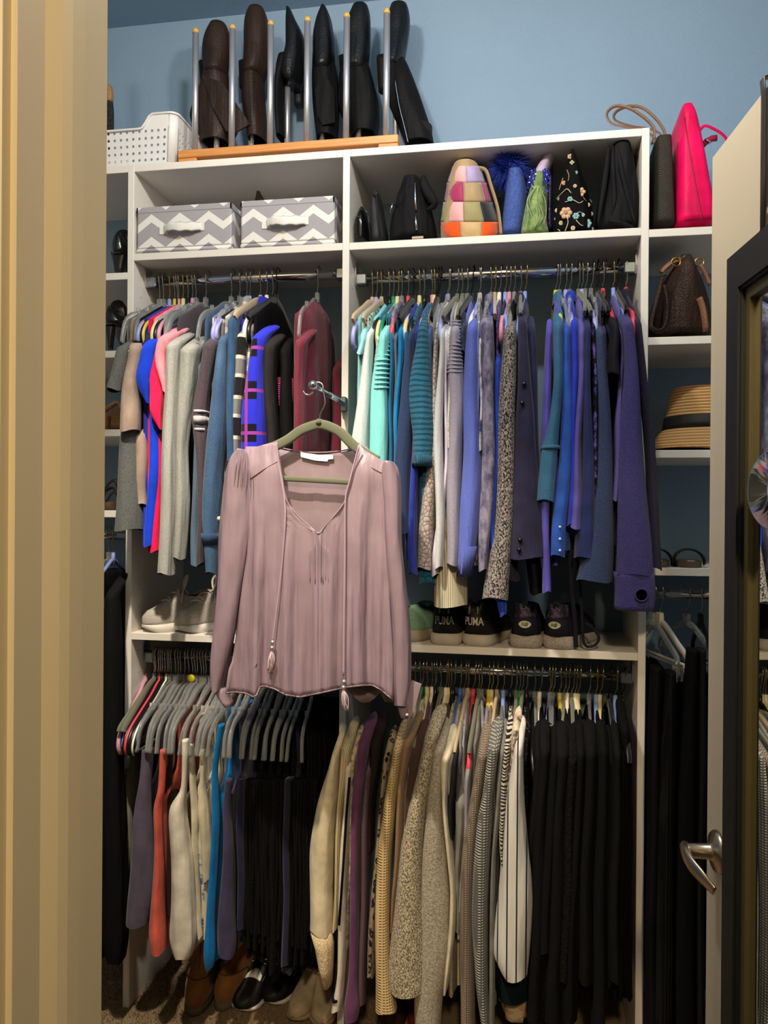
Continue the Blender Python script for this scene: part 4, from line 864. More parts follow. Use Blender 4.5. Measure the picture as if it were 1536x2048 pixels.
g3(976.7, 'yel', F('lilac grey jersey', (136, 130, 140)), 'long_sleeved_top', 'lilac grey top left of the taupe ribbed cardigan', 'lilac grey top', [(1500, 936, 948), (1560, 930, 942), (1700, 924, 936), (1868, 914, 924)], 1900, yc=-0.115)
TAU = F('taupe rib knit', (158, 142, 126), 'knit', (98, 84, 72), 1.4)
g3(984, 'crm', TAU, 'cardigan', 'taupe ribbed cardigan ' + LR, 'taupe ribbed cardigan', [(1464, 962, 984), (1540, 950, 972), (1600, 940, 962), (1700, 926, 954), (1800, 921, 948), (1920, 918, 946), (2060, 922, 950)], 1990, yc=-0.132, fold=0.05)
CHK = F('grey chunky knit', (158, 156, 150), 'knit', (84, 84, 82), 0.9)
g3(994, 'tan', CHK, 'cardigan', 'grey chunky-knit cardigan ' + LR, 'grey chunky-knit cardigan', [(1452, 982, 1008), (1520, 972, 996), (1600, 962, 984), (1640, 950, 984), (1720, 947, 981), (1850, 944, 976), (1980, 950, 974), (2060, 962, 980)], 2000, yc=-0.138, fold=0.04)
g3(1006, 'blu', F('mid grey merino', (112, 110, 108)), 'cardigan', 'mid grey cardigan right of the grey chunky knit', 'mid grey cardigan', [(1456, 1004, 1016), (1560, 992, 1006), (1700, 984, 994), (1900, 978, 990), (2060, 974, 988)], 1990, yc=-0.12)
g3(1022, 'blk', F('zebra print', (186, 178, 166), 'zebra', (26, 24, 24), 1.4), 'blouse', 'black and white tribal print blouse ' + LR, 'black and white tribal print blouse', [(1448, 1014, 1028), (1520, 1006, 1020), (1570, 998, 1016), (1650, 998, 1012), (1720, 1002, 1010)], 1880, yc=-0.122)
g3(1031, 'olv', F('beige patterned satin', (176, 158, 136), 'floral', (78, 66, 62), 1.0, c3=(204, 190, 168)), 'blouse', 'beige patterned satin blouse with a ruffled hem ' + LR, 'beige patterned satin blouse', [(1430, 1030, 1046), (1500, 1018, 1036), (1560, 1014, 1022), (1700, 1012, 1020)], 1900, yc=-0.112)
PIN = F('white pinstripe cotton', (198, 194, 188), 'pin', (26, 26, 32), 1.45)
g3(1039, 'grn', PIN, 'shirt', 'white shirt with black pinstripes and a split sleeve ' + LR, 'white pinstriped shirt', [(1452, 1036, 1054), (1500, 1028, 1046), (1600, 1014, 1050), (1700, 1004, 1056), (1800, 996, 1064), (1880, 988, 1062), (1930, 986, 1058), (1952, 1006, 1056)], 1930, yc=-0.138, fold=0.04, b=0.045)
g3(1051, 'blk', F('black dotted cotton', (34, 36, 42), 'speckle', (170, 170, 172), 0.4), 'blouse', 'black blouse with a line of white dots by the pinstripe shirt', 'black white-dotted blouse', [(1462, 1046, 1062), (1560, 1036, 1048), (1700, 1044, 1056)], 1900, yc=-0.115)
# the black garments toward the right upright
BK = [F('black cotton', (20, 20, 22)), F('black wool', (24, 23, 25), 'heather', (14, 13, 15)), F('black lace cloth', (22, 20, 20), 'crackle', (8, 8, 9)), F('soft black knit', (26, 25, 27), 'ribh', (14, 14, 15), 2), F('black crepe', (17, 17, 19))]
ORD = ['first', 'second', 'third', 'fourth', 'fifth', 'sixth', 'seventh', 'eighth', 'ninth', 'tenth', 'eleventh', 'twelfth', 'thirteenth', 'fourteenth', 'fifteenth', 'sixteenth', 'seventeenth', 'eighteenth', 'nineteenth', 'twentieth']
blacks = [(1067, 'clr', 1078, 1062, 1044), (1082, 'wht', 1090, 1080, 1070), (1097, 'clr', 1100, 1088, 1078), (1103, 'blu', 1110, 1098, 1090), (1108, 'clr', 1118, 1108, 1100), (1119, 'yel', 1126, 1116, 1108),
          (1130, 'clr', 1136, 1126, 1120), (1137, 'wht', 1146, 1138, 1130), (1146, 'olv', 1154, 1146, 1140), (1151, 'wht', 1162, 1150, 1136), (1158, 'crm', 1172, 1164, 1156), (1178, 'clr', 1182, 1176, 1170),
          (1192, 'blu', 1192, 1186, 1180), (1203, 'crm', 1206, 1202, 1196), (1220, 'blv', 1220, 1218, 1216), (1232, 'blu', 1234, 1232, 1228)]
nb = len(blacks)
for i, (hu, hg, ut, um, ub) in enumerate(blacks):
    k = nb-1-i; kind = R.choice(['sweater', 'long_sleeved_top', 'blouse', 'cardigan'])
    nm = kind.replace('_', ' ').replace('long sleeved top', 'top')
    where = ('%s black garment from the right end' % ORD[k]) if k else 'rightmost black garment'
    w = 9+2*(i % 3)
    ve = R.choice([1900, 1960, 2040, 2060])
    t = g3(hu, hg, BK[i % 5], kind, 'black %s %s, %s' % (nm, LR, where), where + ', lower right rod', [(1462+R.randint(-6, 8), ut-w, ut+w), (1540, ut-w-3, ut+w-1), (1700, um-w-4, um+w), (ve, ub-w-4, ub+w+1)], 1990, yc=-0.108-0.02*(i % 2), fold=0.10)
g3(1247, 'blv', F('black velvet cloth', (13, 13, 14)), 'jacket', 'black jacket hanging flat against the right upright ' + LR, 'black jacket against the right upright', [(1412, 1234, 1256), (1500, 1238, 1262), (1700, 1240, 1264), (1990, 1240, 1264)], 1990, yc=-0.06)
# low hems seen under the pinstripe shirt
hm = by_label('beige patterned satin'); a = MB()
pix_loft(a, [(1938, 1020, 1056), (1975, 1012, 1060), (2010, 1000, 1056), (2040, 1010, 1050)], -0.06, 0.03, F('beige ruffle', (190, 168, 136), 'floral', (150, 128, 100)), 26, 2.2, 0.16, 5); a.build('ruffled_hem', None, hm, label='beige ruffled hem')
g3(1045, 'olv', F('dark teal cotton', (20, 36, 42)), 'shirt', 'dark teal shirt whose tails show under the pinstripe shirt', 'dark teal shirt with low tails', [(1600, 1040, 1052), (1900, 990, 1050), (1980, 986, 1058), (2000, 1000, 1056)], 1960, yc=-0.09)

# ------------------------------------------------------------------ lower left rod : tank tops on clear hangers
LL = 'on the lower left rod'
def tank(hu, hang, m, label, short, vhem, x0=None, rows=None, typ='tank_top', group=None, hgroup=None, hlabel=None, ay=0.075, tilt=None, a=0.008, drop=0.065, front=-0.10, nh=False):
    X = W(hu, 1315, RY).x
    if not nh: hanger(hang, X, RL, hlabel or ('%s hanger of the %s' % (HM[hang][0], short)), hgroup, tilt, drop=drop)
    zt = RL-0.118; t = thing(typ, label, CATS[typ], (X, RY, zt), group)
    zh = W(hu-20, vhem, -0.08).z
    def prof(d):
        # strap, arm hole, then the side seam
        pts = [(0, RY-0.105), (0.05, RY-0.112), (0.12, RY-0.100), (0.17, RY-0.105), (0.205, RY-0.150), (0.23, front), (0.4, front-0.008), (0.9, front-0.02)]
        y0 = float(np.interp(d, [p[0] for p in pts], [p[1] for p in pts])); return y0, 2*RY-y0
    mb = MB(); body(mb, X, zt, zh, m, prof=prof, a=a, fold=0.45)
    if rows:   # follow measured drift of the front edge
        xs = sorted([(W((l+r)/2, v, front).z, W((l+r)/2, v, front).x, abs(W(r, v, front).x-W(l, v, front).x)/2) for v, l, r in rows])
        mb = MB(); body(mb, X, zt, zh, m, prof=prof, a=a, fold=0.45, xs=([q[0] for q in xs], [q[1]+0.03*0 for q in xs]))
    mb.build('garment_body', None, t)
    if rows:
        mb = MB(); sleeve(mb, rows, m, front-0.004, 0.03, 0.10, shoulder=False); mb.build('front_panel', None, t, label='front edge of the garment')
    return t
hanger('mau', W(289, 1312, RY).x, RL, 'empty dusty pink hanger at the left end of the lower left rod', None, -0.05, 0.10)
hanger('blu', W(308, 1312, RY).x, RL, 'empty light blue plastic hanger second from the left end of the lower left rod', None, -0.02, 0.06)
hanger('olv', W(312, 1312, RY).x, RL, 'empty olive velvet hanger right of the light blue hanger on the lower left rod', None, 0.03, 0.02)
for i, (u, k, lb) in enumerate([(318, 'blk', 'first black hanger right of the olive one on the lower left rod'), (322, 'red', 'coral red hanger among black hangers on the lower left rod'), (326, 'blk', 'second black hanger from the left on the lower left rod'),
                            (331, 'blk', 'black hanger just left of the white one on the lower left rod'), (336, 'wht', 'white plastic hanger left of the clear hangers on the lower left rod'), (339, 'blk', 'black hanger just right of the white one on the lower left rod')]):
    hanger(k, W(u, 1312, RY).x, RL, lb, None, 0.04, 0.05)
tank(311, 'olv', F('ash grey silk', (128, 124, 112)), 'ash grey camisole hanging against the left upright ' + LL, 'ash grey camisole', 1850, rows=[(1540, 250, 262), (1700, 252, 264), (1850, 254, 262)], front=-0.03)
tank(343, 'clr', F('purple grey jersey', (84, 76, 92)), 'purple grey sleeveless top ' + LL, 'purple grey sleeveless top', 1840, rows=[(1500, 284, 308), (1560, 280, 304), (1640, 268, 306), (1720, 262, 310), (1800, 257, 310), (1850, 254, 300)], front=-0.10)
tank(352, 'clr', F('coral jersey', (206, 92, 74)), 'coral tank top ' + LL, 'coral tank top', 1890, rows=[(1500, 320, 334), (1560, 318, 332), (1594, 316, 330), (1606, 308, 326), (1700, 308, 325), (1800, 304, 328), (1880, 300, 334), (1905, 303, 333)], front=-0.115)
tank(357, 'clr', F('brown jersey', (60, 34, 26)), 'brown tank top behind the coral one ' + LL, 'brown tank top', 1825, rows=[(1500, 330, 344), (1700, 326, 346), (1828, 324, 346)], front=-0.06)
tank(362, 'clr', F('dark red brown jersey', (120, 50, 36)), 'rust tank top between the coral and white ones ' + LL, 'rust tank top', 1886, rows=[(1510, 336, 346), (1700, 330, 342), (1886, 328, 344)], front=-0.05)
tank(371, 'clr', F('white cotton tank', (216, 206, 188)), 'white tank top with a rounded hem ' + LL, 'white tank top', 1900, rows=[(1480, 364, 378), (1560, 364, 376), (1592, 362, 374), (1602, 342, 374), (1640, 338, 374), (1720, 342, 384), (1820, 344, 392), (1900, 341, 396), (1916, 352, 384)], front=-0.125)
tank(377, 'clr', F('ivory silk', (206, 196, 172)), 'ivory camisole right of the white tank top ' + LL, 'ivory camisole', 1870, rows=[(1490, 374, 388), (1600, 380, 394), (1750, 384, 402), (1874, 394, 406)], front=-0.09)
tank(384, 'clr', F('cream jersey', (200, 188, 160)), 'cream tank top with a looped armhole ' + LL, 'cream tank top', 1860, rows=[(1500, 400, 410), (1560, 400, 412), (1596, 400, 414), (1606, 394, 420), (1700, 402, 424), (1760, 408, 424)], front=-0.105)
tank(389, 'clr', F('blue flower cotton', (186, 190, 194), 'floral', (60, 84, 140), 1.4, c3=(205, 200, 186)), 'white tank top with blue flowers ' + LL, 'white tank top with blue flowers', 1850, rows=[(1600, 398, 410), (1700, 398, 412), (1800, 402, 418), (1852, 404, 418)], front=-0.085)
tank(395, 'clr', F('azure jersey', (0, 108, 178)), 'azure blue tank top ' + LL, 'azure blue tank top', 1910, rows=[(1450, 436, 450), (1540, 424, 436), (1640, 422, 440), (1760, 418, 436), (1860, 412, 432), (1920, 405, 434), (1936, 410, 428)], front=-0.115)
tank(401, 'clr', F('dark azure jersey', (0, 74, 128)), 'dark azure tank top beside the azure one ' + LL, 'dark azure tank top', 1905, rows=[(1600, 436, 446), (1750, 432, 444), (1905, 430, 452)], front=-0.07)
tank(407, 'clr', F('violet navy jersey', (60, 54, 84)), 'violet navy tank top ' + LL, 'violet navy tank top', 1900, rows=[(1560, 450, 464), (1620, 448, 462), (1700, 446, 468), (1800, 440, 472), (1900, 435, 476), (1914, 440, 470)], front=-0.11)
tank(413, 'clr', F('navy tank jersey', (30, 34, 62)), 'navy tank top right of the violet navy one ' + LL, 'navy tank top', 1852, rows=[(1560, 478, 490), (1640, 474, 490), (1750, 474, 492), (1856, 476, 492)], front=-0.10)
hus = [421+10.3*i for i in range(21)]
nb = len(hus)
for i, hu in enumerate(hus):
    k = nb-1-i
    if i == 8: lb, sh, m, vh, w = 'shaggy black tunic reaching low ' + LL, 'shaggy black tunic', F('black shag', (30, 29, 30), 'fuzzy', (8, 8, 9), .6), 1945, 9
    elif i == 12: lb, sh, m, vh, w = 'blackish navy tunic reaching low ' + LL, 'blackish navy tunic', F('ink navy jersey', (34, 34, 58)), 1930, 9
    else:
        q = (ORD[k] + ' from the middle upright') if k < 20 else 'leftmost of the black ones'
        lb, sh, m, vh, w = 'black sleeveless top %s, %s' % (LL, q), 'black sleeveless top %s' % q, BK[i % 5], 1860+((i*37) % 70), 6
    X = W(hu, 1315, RY).x; pu = lambda y, v: 0
    e = [(1560, 0), (1700, -2), (vh, -5)]
    base = 497+(hu-421)*0.66
    tank(hu, 'clr', m, lb, sh, vh, rows=[(v, base+d-w, base+d+w) for v, d in e], front=-0.095, typ='tank_top' if i not in (8, 12) else 'tunic')
# a clear sticker tag on one hanger
t = by_label('clear plastic hanger of the cream tank top'); a = MB(); a.lathe([(0.0, -0.002), (0.011, -0.002), (0.012, 0.0), (0.011, 0.002), (0, 0.002)], 16, M('yellow size tag', (206, 186, 30), 0.4, kind='flat'), tuple(Vector(WORLDLOC[t.name])+Vector((0, -0.012, -0.004))), Matrix.Rotation(math.radians(90), 3, 'X')); a.build('size_tag', None, t, label='round yellow size tag')

# ------------------------------------------------------------------ narrow sections at both sides
def longfall(hu, rv, rz, hang, m, typ, label, short, rows, vhem, front, clip=False, hlabel=None, tw=None, byf=-0.1):
    X = W(hu, rv, RY).x
    hanger(hang, X, rz, hlabel or ('%s hanger of the %s' % (HM[hang][0], short)), None, None, tw, clip=clip)
    t = thing(typ, label, CATS[typ], (X, RY, rz-0.1)); mb = MB(); zt = rz-0.10; zh = W(hu, vhem, front).z
    if clip: body(mb, X, rz-0.185, zh, m, prof=lambda d: (RY-0.15-0.03*d, RY+0.15+0.03*d), a=0.012, fold=0.4)
    else: body(mb, X, zt, zh, m, yf=byf, a=0.014)
    mb.build('garment_body' if not clip else 'trouser_leg', None, t)
    mb = MB(); sleeve(mb, rows, m, front, 0.035, 0.12, shoulder=not clip); mb.build('sleeve' if not clip else 'trouser_leg', None, t)
    return t
longfall(228, 1071, RZ0, 'blu', F('black long cloth', (24, 23, 24), 'heather', (14, 14, 15)), 'dress', 'long black dress left of the shelving\'s left upright', 'long black dress', [(1150, 214, 238), (1300, 206, 246), (1600, 200, 250), (1880, 200, 256), (1925, 214, 250)], 1960, -0.10)
longfall(216, 1071, RZ0, 'clr', F('black dress crepe', (19, 18, 20)), 'dress', 'second black dress beyond the one by the left upright', 'second black dress', [(1180, 196, 216), (1500, 188, 214), (1900, 184, 216)], 1900, -0.09)
TRO = F('black ribbed trouser cloth', (26, 25, 25), 'ribv', (12, 12, 12), 0.8)
longfall(1318, 1188, RZ3, 'wht', TRO, 'trousers', 'black ribbed trousers on the white clip hanger right of the shelving', 'black ribbed trousers', [(1345, 1330, 1352), (1500, 1318, 1352), (1800, 1308, 1350), (2060, 1300, 1345)], 1990, -0.09, True, tw=0.30)
longfall(1304, 1188, RZ3, 'clr', F('black trouser wool', (15, 15, 16)), 'trousers', 'black trousers close beside the right upright', 'black trousers beside the right upright', [(1335, 1300, 1322), (1600, 1292, 1316), (2060, 1290, 1312)], 1990, -0.085, True, tw=0.28)
longfall(1371, 1188, RZ3, 'clr', F('black trouser twill', (20, 19, 20)), 'trousers', 'black trousers on a clear clip hanger nearest the door', 'black trousers nearest the door', [(1300, 1372, 1396), (1600, 1352, 1392), (2060, 1346, 1388)], 1990, -0.09, True, tw=0.35)
longfall(1398, 1188, RZ3, 'blk', F('dark grey trouser wool', (38, 37, 37)), 'trousers', 'dark grey trousers partly hidden by the door edge', 'dark grey trousers by the door', [(1300, 1392, 1412), (1600, 1390, 1410), (2060, 1384, 1408)], 1990, -0.085, True)
# the white clip hanger's front arm
# ------------------------------------------------------------------ the mauve blouse on the valet rod
YBL = -0.275
VELV = HM['olv'][1]
t = thing('clothes_hanger', 'olive grey velvet hanger on the valet rod inside the mauve blouse', 'hanger', tuple(W(640, 850, YBL)))
a = MB(); zr = zv+0.0055
pts = [W(638, 858, YBL), W(639, 838, YBL), W(641, 826, YBL), W(650, 806, YBL), W(654, 797, YBL)]
c = Vector((-0.003, YBL, zr-0.008)); q = W(654, 797, YBL)
hookp = pts[:4]+arc((c.x, YBL, c.z+0.006), 0.0135, -20, 190, 12, 'xz')
a.tube(spline(hookp, 3), 0.0018, 8, WIRE); a.build('hook', None, t)
a = MB()
arm = spline([W(u, v, YBL) for u, v in ((512, 908), (545, 895), (575, 880), (600, 862), (622, 853), (640, 849), (660, 854), (682, 866), (704, 888), (724, 903), (756, 922))], 4)
a.tube(arm, 0.0118, 8, VELV, ry=0.0042, up=(0, 1, 0), prof='sq')
a.tube([W(638, 848, YBL), W(639, 838, YBL)], [0.009, 0.006], 8, VELV)
a.tube([W(515, 953, YBL), W(570, 957, YBL), W(700, 964, YBL), W(760, 962, YBL)], 0.0066, 8, VELV, ry=0.0035, up=(0, 1, 0), prof='sq'); a.build('hanger_body', None, t)

SAT = M('mauve satin', (137, 117, 129), 0.40, 0.0, 'fold', None, 1.0, bump=0.3, folds=0.65); SAT.node_tree.nodes['Principled BSDF'].inputs['Specular IOR Level'].default_value = 0.45
SATIN2 = M('mauve satin inside', (136, 118, 126), 0.5, 0.0, 'fold', None, 1.0, sheen=0.0, bump=0.2, folds=0.3)
bl = thing('blouse', 'mauve satin V-neck blouse with tassel ties hanging in front of the shelving', 'blouse', tuple(W(640, 900, YBL)))
def table(rows): return np.array(rows, dtype=float)
LEFT = table([(880, 560), (886, 540), (893, 515), (900, 492), (915, 482), (950, 494), (1000, 498), (1060, 497), (1110, 494), (1160, 486), (1220, 478), (1300, 468), (1360, 456), (1392, 451)])
RIGHT = table([(880, 720), (896, 722), (910, 745), (925, 772), (940, 778), (970, 780), (1020, 775), (1100, 776), (1180, 779), (1260, 784), (1340, 788), (1405, 789)])
NL = table([(880, 553), (900, 556), (950, 563), (1000, 573), (1030, 594), (1055, 622), (1067, 637)])
NR = table([(880, 719), (905, 718), (950, 706), (1000, 691), (1030, 670), (1055, 648), (1067, 637)])
HEM = table([(451, 1388), (470, 1386), (490, 1388), (512, 1398), (516, 1376), (530, 1374), (550, 1380), (572, 1392), (600, 1396), (640, 1388), (690, 1377), (720, 1373), (745, 1372), (765, 1384), (790, 1406)])
cenu = 637
def yof(u, v, front=True):
    # gathered folds deepen toward the hem, tucks at the centre
    q = max(0, (v-940)/450); x = (u-620)/170
    base = -0.030*math.cos(x*1.35)-0.012*q
    fo = q*(0.013*math.sin(u*0.095+0.6*math.sin(v*0.006))+0.008*math.sin(u*0.21+1.2+v*0.002)+0.003*math.sin(u*0.43+v*0.004))+0.0025*math.sin(u*0.13+v*0.011)*min(1, max(0, (v-900)/80))
    tuck = 0.0022*math.sin((u-637)*0.55)*math.exp(-((u-637)/34)**2)*(1 if 1050 < v < 1165 else max(0, 1-(v-1165)/90) if v >= 1165 else 0)
    sh = 0.022*max(0, 1-(v-880)/60)
    return YBL+base+fo-tuck+sh if front else YBL+0.028+0.3*fo
def grid_half(mb, sgn, m):
    vs = [885, 892, 900, 910, 922, 936, 950, 968, 985, 1000, 1014, 1030, 1043, 1055, 1062, 1067]+list(range(1085, 1345, 20))
    NC = 30; rows = []
    for v in vs:
        outer = np.interp(v, LEFT[:, 0], LEFT[:, 1]) if sgn < 0 else np.interp(v, RIGHT[:, 0], RIGHT[:, 1])
        inner = (np.interp(v, NL[:, 0], NL[:, 1]) if sgn < 0 else np.interp(v, NR[:, 0], NR[:, 1])) if v < 1067 else cenu
        rows.append([(outer+(inner-outer)*(j/NC), v) for j in range(NC+1)])
    lo = rows[-1]
    for k in range(1, 6):
        q = k/5; r = []
        for j, (u, v) in enumerate(lo):
            outer = np.interp(1340+50*q, LEFT[:, 0], LEFT[:, 1]) if sgn < 0 else np.interp(1340+60*q, RIGHT[:, 0], RIGHT[:, 1])
            uu = outer+(cenu-outer)*(j/NC); hv = np.interp(uu, HEM[:, 0], HEM[:, 1]); r.append((uu, v+(hv-v)*q))
        rows.append(r)
    V = []
    for r in rows:
        for u, v in r: V.append(tuple(W(u, v, yof(u, v))))
    n = NC+1; fs = []
    for i in range(len(rows)-1):
        for j in range(NC): fs.append((i*n+j, i*n+j+1, (i+1)*n+j+1, (i+1)*n+j) if sgn < 0 else (i*n+j+1, i*n+j, (i+1)*n+j, (i+1)*n+j+1))
    mb.add(V, fs, m, True)
    return rows
a = MB(); r1 = grid_half(a, -1, SAT); r2 = grid_half(a, 1, SAT); a.build('front', None, bl, solid=0.0012)
a = MB(); rows = []
for v in [905, 912, 925, 940, 960, 985, 1010, 1040, 1070]+list(range(1100, 1330, 30))+[1345, 1362]:
    l = np.interp(v, LEFT[:, 0], LEFT[:, 1])+3; r = np.interp(v, RIGHT[:, 0], RIGHT[:, 1])-3
    rows.append([(l+(r-l)*j/40, v) for j in range(41)])
V = []
for i, rr in enumerate(rows):
    for u, v in rr:
        dv = 0
        if i == 0: dv = -16*abs((u-637)/85)**2.0+4 if abs(u-637) < 85 else -16+4
        V.append(tuple(W(u, v+dv, yof(u, v, False))))
a.add(V, [(i*41+j+1, i*41+j, (i+1)*41+j, (i+1)*41+j+1) for i in range(len(rows)-1) for j in range(40)], SATIN2, True); a.build('back', None, bl, solid=0.0012)
# neckline binding and shoulder seams
a = MB(); nk = [W(u, v, yof(u, v)-0.001) for v, u in NL[1:]]+[W(u, v, yof(u, v)-0.001) for v, u in NR[::-1][1:-1]]; a.tube(spline(nk, 4), 0.0022, 6, SAT); a.build('neck_binding', None, bl)
a = MB(); bk_ = [W(u, 889+16-12*abs((u-637)/85)**2.0+0, YBL+0.027) for u in range(556, 720, 8)]; a.tube(bk_, 0.0018, 6, SAT); a.build('neck_binding', None, bl)
for pts in (((486, 918), (499, 958), (528, 938), (556, 922)), ((718, 922), (742, 934), (765, 946), (779, 952))):
    a = MB(); a.tube(spline([W(u, v, yof(u, v)-0.0012) for u, v in pts[1:]], 5), 0.0013, 6, SAT); a.build('yoke_seam', None, bl)
a = MB(); hp = [W(u, np.interp(u, HEM[:, 0], HEM[:, 1])-2, yof(u, np.interp(u, HEM[:, 0], HEM[:, 1]))-0.0008) for u in range(453, 789, 6)]; a.tube(hp, 0.0018, 6, SAT); a.build('hem_seam', None, bl)
# back hem that drops lower on the right
a = MB(); top = [(u, 1366) for u in range(690, 791, 10)]; bot = [(u, 1372+38*math.sin(math.pi*min(1, (u-690)/80))*0.9 if u < 770 else 1404) for u in range(690, 791, 10)]
V = [tuple(W(u, v, YBL+0.03-0.01*math.sin(u*.1))) for u, v in top+bot]; n = len(top); a.add(V, [(j+1, j, n+j, n+j+1) for j in range(n-1)], SATIN2); a.build('back_hem', None, bl, solid=0.0012)
for k, u in enumerate((619, 624, 629, 634, 641, 646, 651, 656)):
    a = MB(); a.tube([W(u+(1 if v > 1150 else 0), v, yof(u, v)-0.0008) for v in range(1076+abs(u-637), 1172, 12)], [0.0003]+[0.0014]*(len(range(1076+abs(u-637), 1172, 12))-2)+[0.0004], 6, SAT); a.build('pintuck', None, bl)
# sleeves
def bsleeve(rows, yc, b, fold, kk):
    mb = MB(); R.seed(kk*11); sleeve(mb, rows, SAT, yc, b, fold, n=32, shoulder=False, hemwave=0.003, flat=2.0); return mb
a = bsleeve([(898, 476, 496), (906, 464, 500), (925, 455, 502), (960, 448, 503), (1000, 445, 502), (1050, 442, 500), (1100, 440, 495), (1160, 436, 486), (1220, 430, 476), (1290, 424, 464), (1340, 421, 456), (1380, 426, 452)], YBL-0.005, 0.036, 0.17, 4)
a.build('sleeve', None, bl)
a = bsleeve([(922, 768, 786), (930, 764, 795), (950, 764, 802), (1000, 769, 804), (1060, 772, 805), (1120, 776, 809), (1200, 781, 815), (1280, 784, 820), (1340, 785, 822), (1390, 788, 822), (1410, 792, 818)], YBL-0.005, 0.036, 0.19, 3)
a.build('sleeve', None, bl)
# gathers at the left shoulder
for i in range(6):
    a = MB(); u0 = 478+i*4; pts = spline([W(u0, 904+i*3, YBL-0.040+0.012*(1 if i < 1 else 0)), W(u0-6+i*1.4, 930+i*3, YBL-0.043), W(u0-10+i*2.4, 975, YBL-0.040)], 5)
    a.tube(pts, [0.0003+0.0011*math.sin(math.pi*k/(len(pts)-1)) for k in range(len(pts))], 6, SAT); a.build('gather_fold', None, bl)
# cuffs
a = MB(); pix_loft(a, [(1376, 424, 452), (1390, 428, 456), (1404, 436, 462), (1414, 446, 466)], YBL, 0.022, SATIN2, 24, 2.2, 0.04); a.build('cuff', None, bl)
a = MB(); pix_loft(a, [(1400, 790, 818), (1420, 794, 819), (1436, 800, 816)], YBL-0.004, 0.02, SAT, 24, 2.2, 0.05)
c = [W(u, v, YBL-0.012) for u, v in ((823, 1362), (842, 1370), (829, 1420), (816, 1440), (806, 1432))]; n = len(c); V = [tuple(p) for p in c]+[(p.x, p.y+0.012, p.z) for p in c]
a.add(V, [tuple(range(n))[::-1], tuple(range(n, 2*n))]+[(j, (j+1) % n, n+(j+1) % n, n+j) for j in range(n)], SAT, False); cu = a.build('cuff', None, bl)
a = MB(); a.lathe([(0, 0.0025), (0.003, 0.002), (0.004, -0.001)], 12, M('mauve button', (196, 170, 178), 0.25, kind='flat'), W(814, 1430, YBL-0.027), Matrix.Rotation(math.radians(90), 3, 'X')); a.build('button', None, cu)
# ties with tassels
CORD = M('mauve cord', (156, 130, 146), 0.6, kind='flat', sheen=0.3); BEAD = M('silver bead', (206, 196, 200), 0.2, 0.8, kind='flat'); TAS = M('pale mauve tassel thread', (184, 160, 168), 0.55, kind='flat', sheen=0.4)
for pts, knot, tl, sway in ((((553, 884), (558, 930), (569, 998), (570, 1050), (562, 1150), (552, 1230), (546, 1282)), (544, 1297), 50, -7), (((718, 890), (700, 960), (691, 1000), (690, 1100), (688, 1250), (687, 1352)), (687, 1376), 46, 6)):
    a = MB(); pp = [W(u, v, min(yof(u, v), YBL-0.02)-0.006-0.012*max(0, (v-1000)/380)) for u, v in pts]; a.tube(spline(pp, 6), 0.0020, 7, CORD); co = a.build('tie_cord', None, bl)
    u, v = knot; yk = pp[-1].y-0.003; a = MB()
    a.lathe([(0, 0.006), (0.004, 0.004), (0.0055, 0), (0.004, -0.004), (0, -0.006)], 12, BEAD, W(u+1, v-12, yk)); a.lathe([(0, 0.006), (0.0045, 0.004), (0.006, 0), (0.0045, -0.005), (0.002, -0.007)], 12, BEAD, W(u, v-1, yk))
    p0 = W(u, v+3, yk)
    for k in range(16):
        an = k*2.4; r_ = 0.0035+0.004*R.random(); p1 = W(u+sway*R.uniform(0.2, 1.2)+R.uniform(-4, 4), v+tl*R.uniform(0.8, 1.0), yk+r_*math.sin(an)); mid = (p0+p1)/2+Vector((r_*math.cos(an), r_*math.sin(an)-0.001, 0.004))
        a.tube(spline([p0, mid, p1], 4), 0.0011, 5, TAS)
    o = a.build('tassel', None, co, label='pale beaded tassel'); 
a = MB(); c = [(600, 899), (606, 903), (640, 908), (666, 908), (666, 916), (656, 917), (655, 921), (630, 919), (602, 912)]; n = len(c)
V = [tuple(W(u, v+2, YBL+0.020)) for u, v in c]+[tuple(W(u, v+2, YBL+0.022)) for u, v in c]
a.add(V, [tuple(range(n))[::-1], tuple(range(n, 2*n))]+[(j, (j+1) % n, n+(j+1) % n, n+j) for j in range(n)], M('white woven label', (238, 232, 230), 0.7, kind='flat'), False); a.build('neck_label', None, bl, label='white neck label')
# ------------------------------------------------------------------ on the top shelf
RX = Matrix.Rotation(math.radians(90), 3, 'X')
# white perforated basket
BAS = M('white basket plastic', (224, 222, 222), 0.4, kind='flat')
bx1 = W(352, 300, 0.02).x; bx0 = bx1-0.36; by0, by1 = 0.018, 0.29; bz0 = ZT+0.001; bz1 = bz0+0.148
t = thing('storage_basket', 'white perforated plastic basket at the left end of the top shelf', 'basket', ((bx0+bx1)/2, (by0+by1)/2, bz0))
def perf(mb, P, nu, nv, r, skip=None):
    """perforated sheet: P(s,t) in cells"""
    for i in range(nu):
        for j in range(nv):
            sq = [(i, j), (i+.5, j), (i+1, j), (i+1, j+.5), (i+1, j+1), (i+.5, j+1), (i, j+1), (i, j+.5)]
            V = [P(*q) for q in sq]
            if skip and skip(i, j): mb.add(V, [tuple(range(8))], BAS, False); continue
            ho = [P(i+.5+r*math.cos(a), j+.5+r*math.sin(a)) for a in [math.radians(225+45*k) for k in range(8)]]
            mb.add(V+ho, [(k, (k+1) % 8, 8+(k+1) % 8, 8+k) for k in range(8)], BAS, False)
taper = 0.010
def front(s, q): z = bz0+0.012+0.1*q/5; k = taper*(1-(z-bz0)/0.148); return (bx0+k+0.022+(bx1-bx0-2*k-0.044)*s/16, by0+k, z)
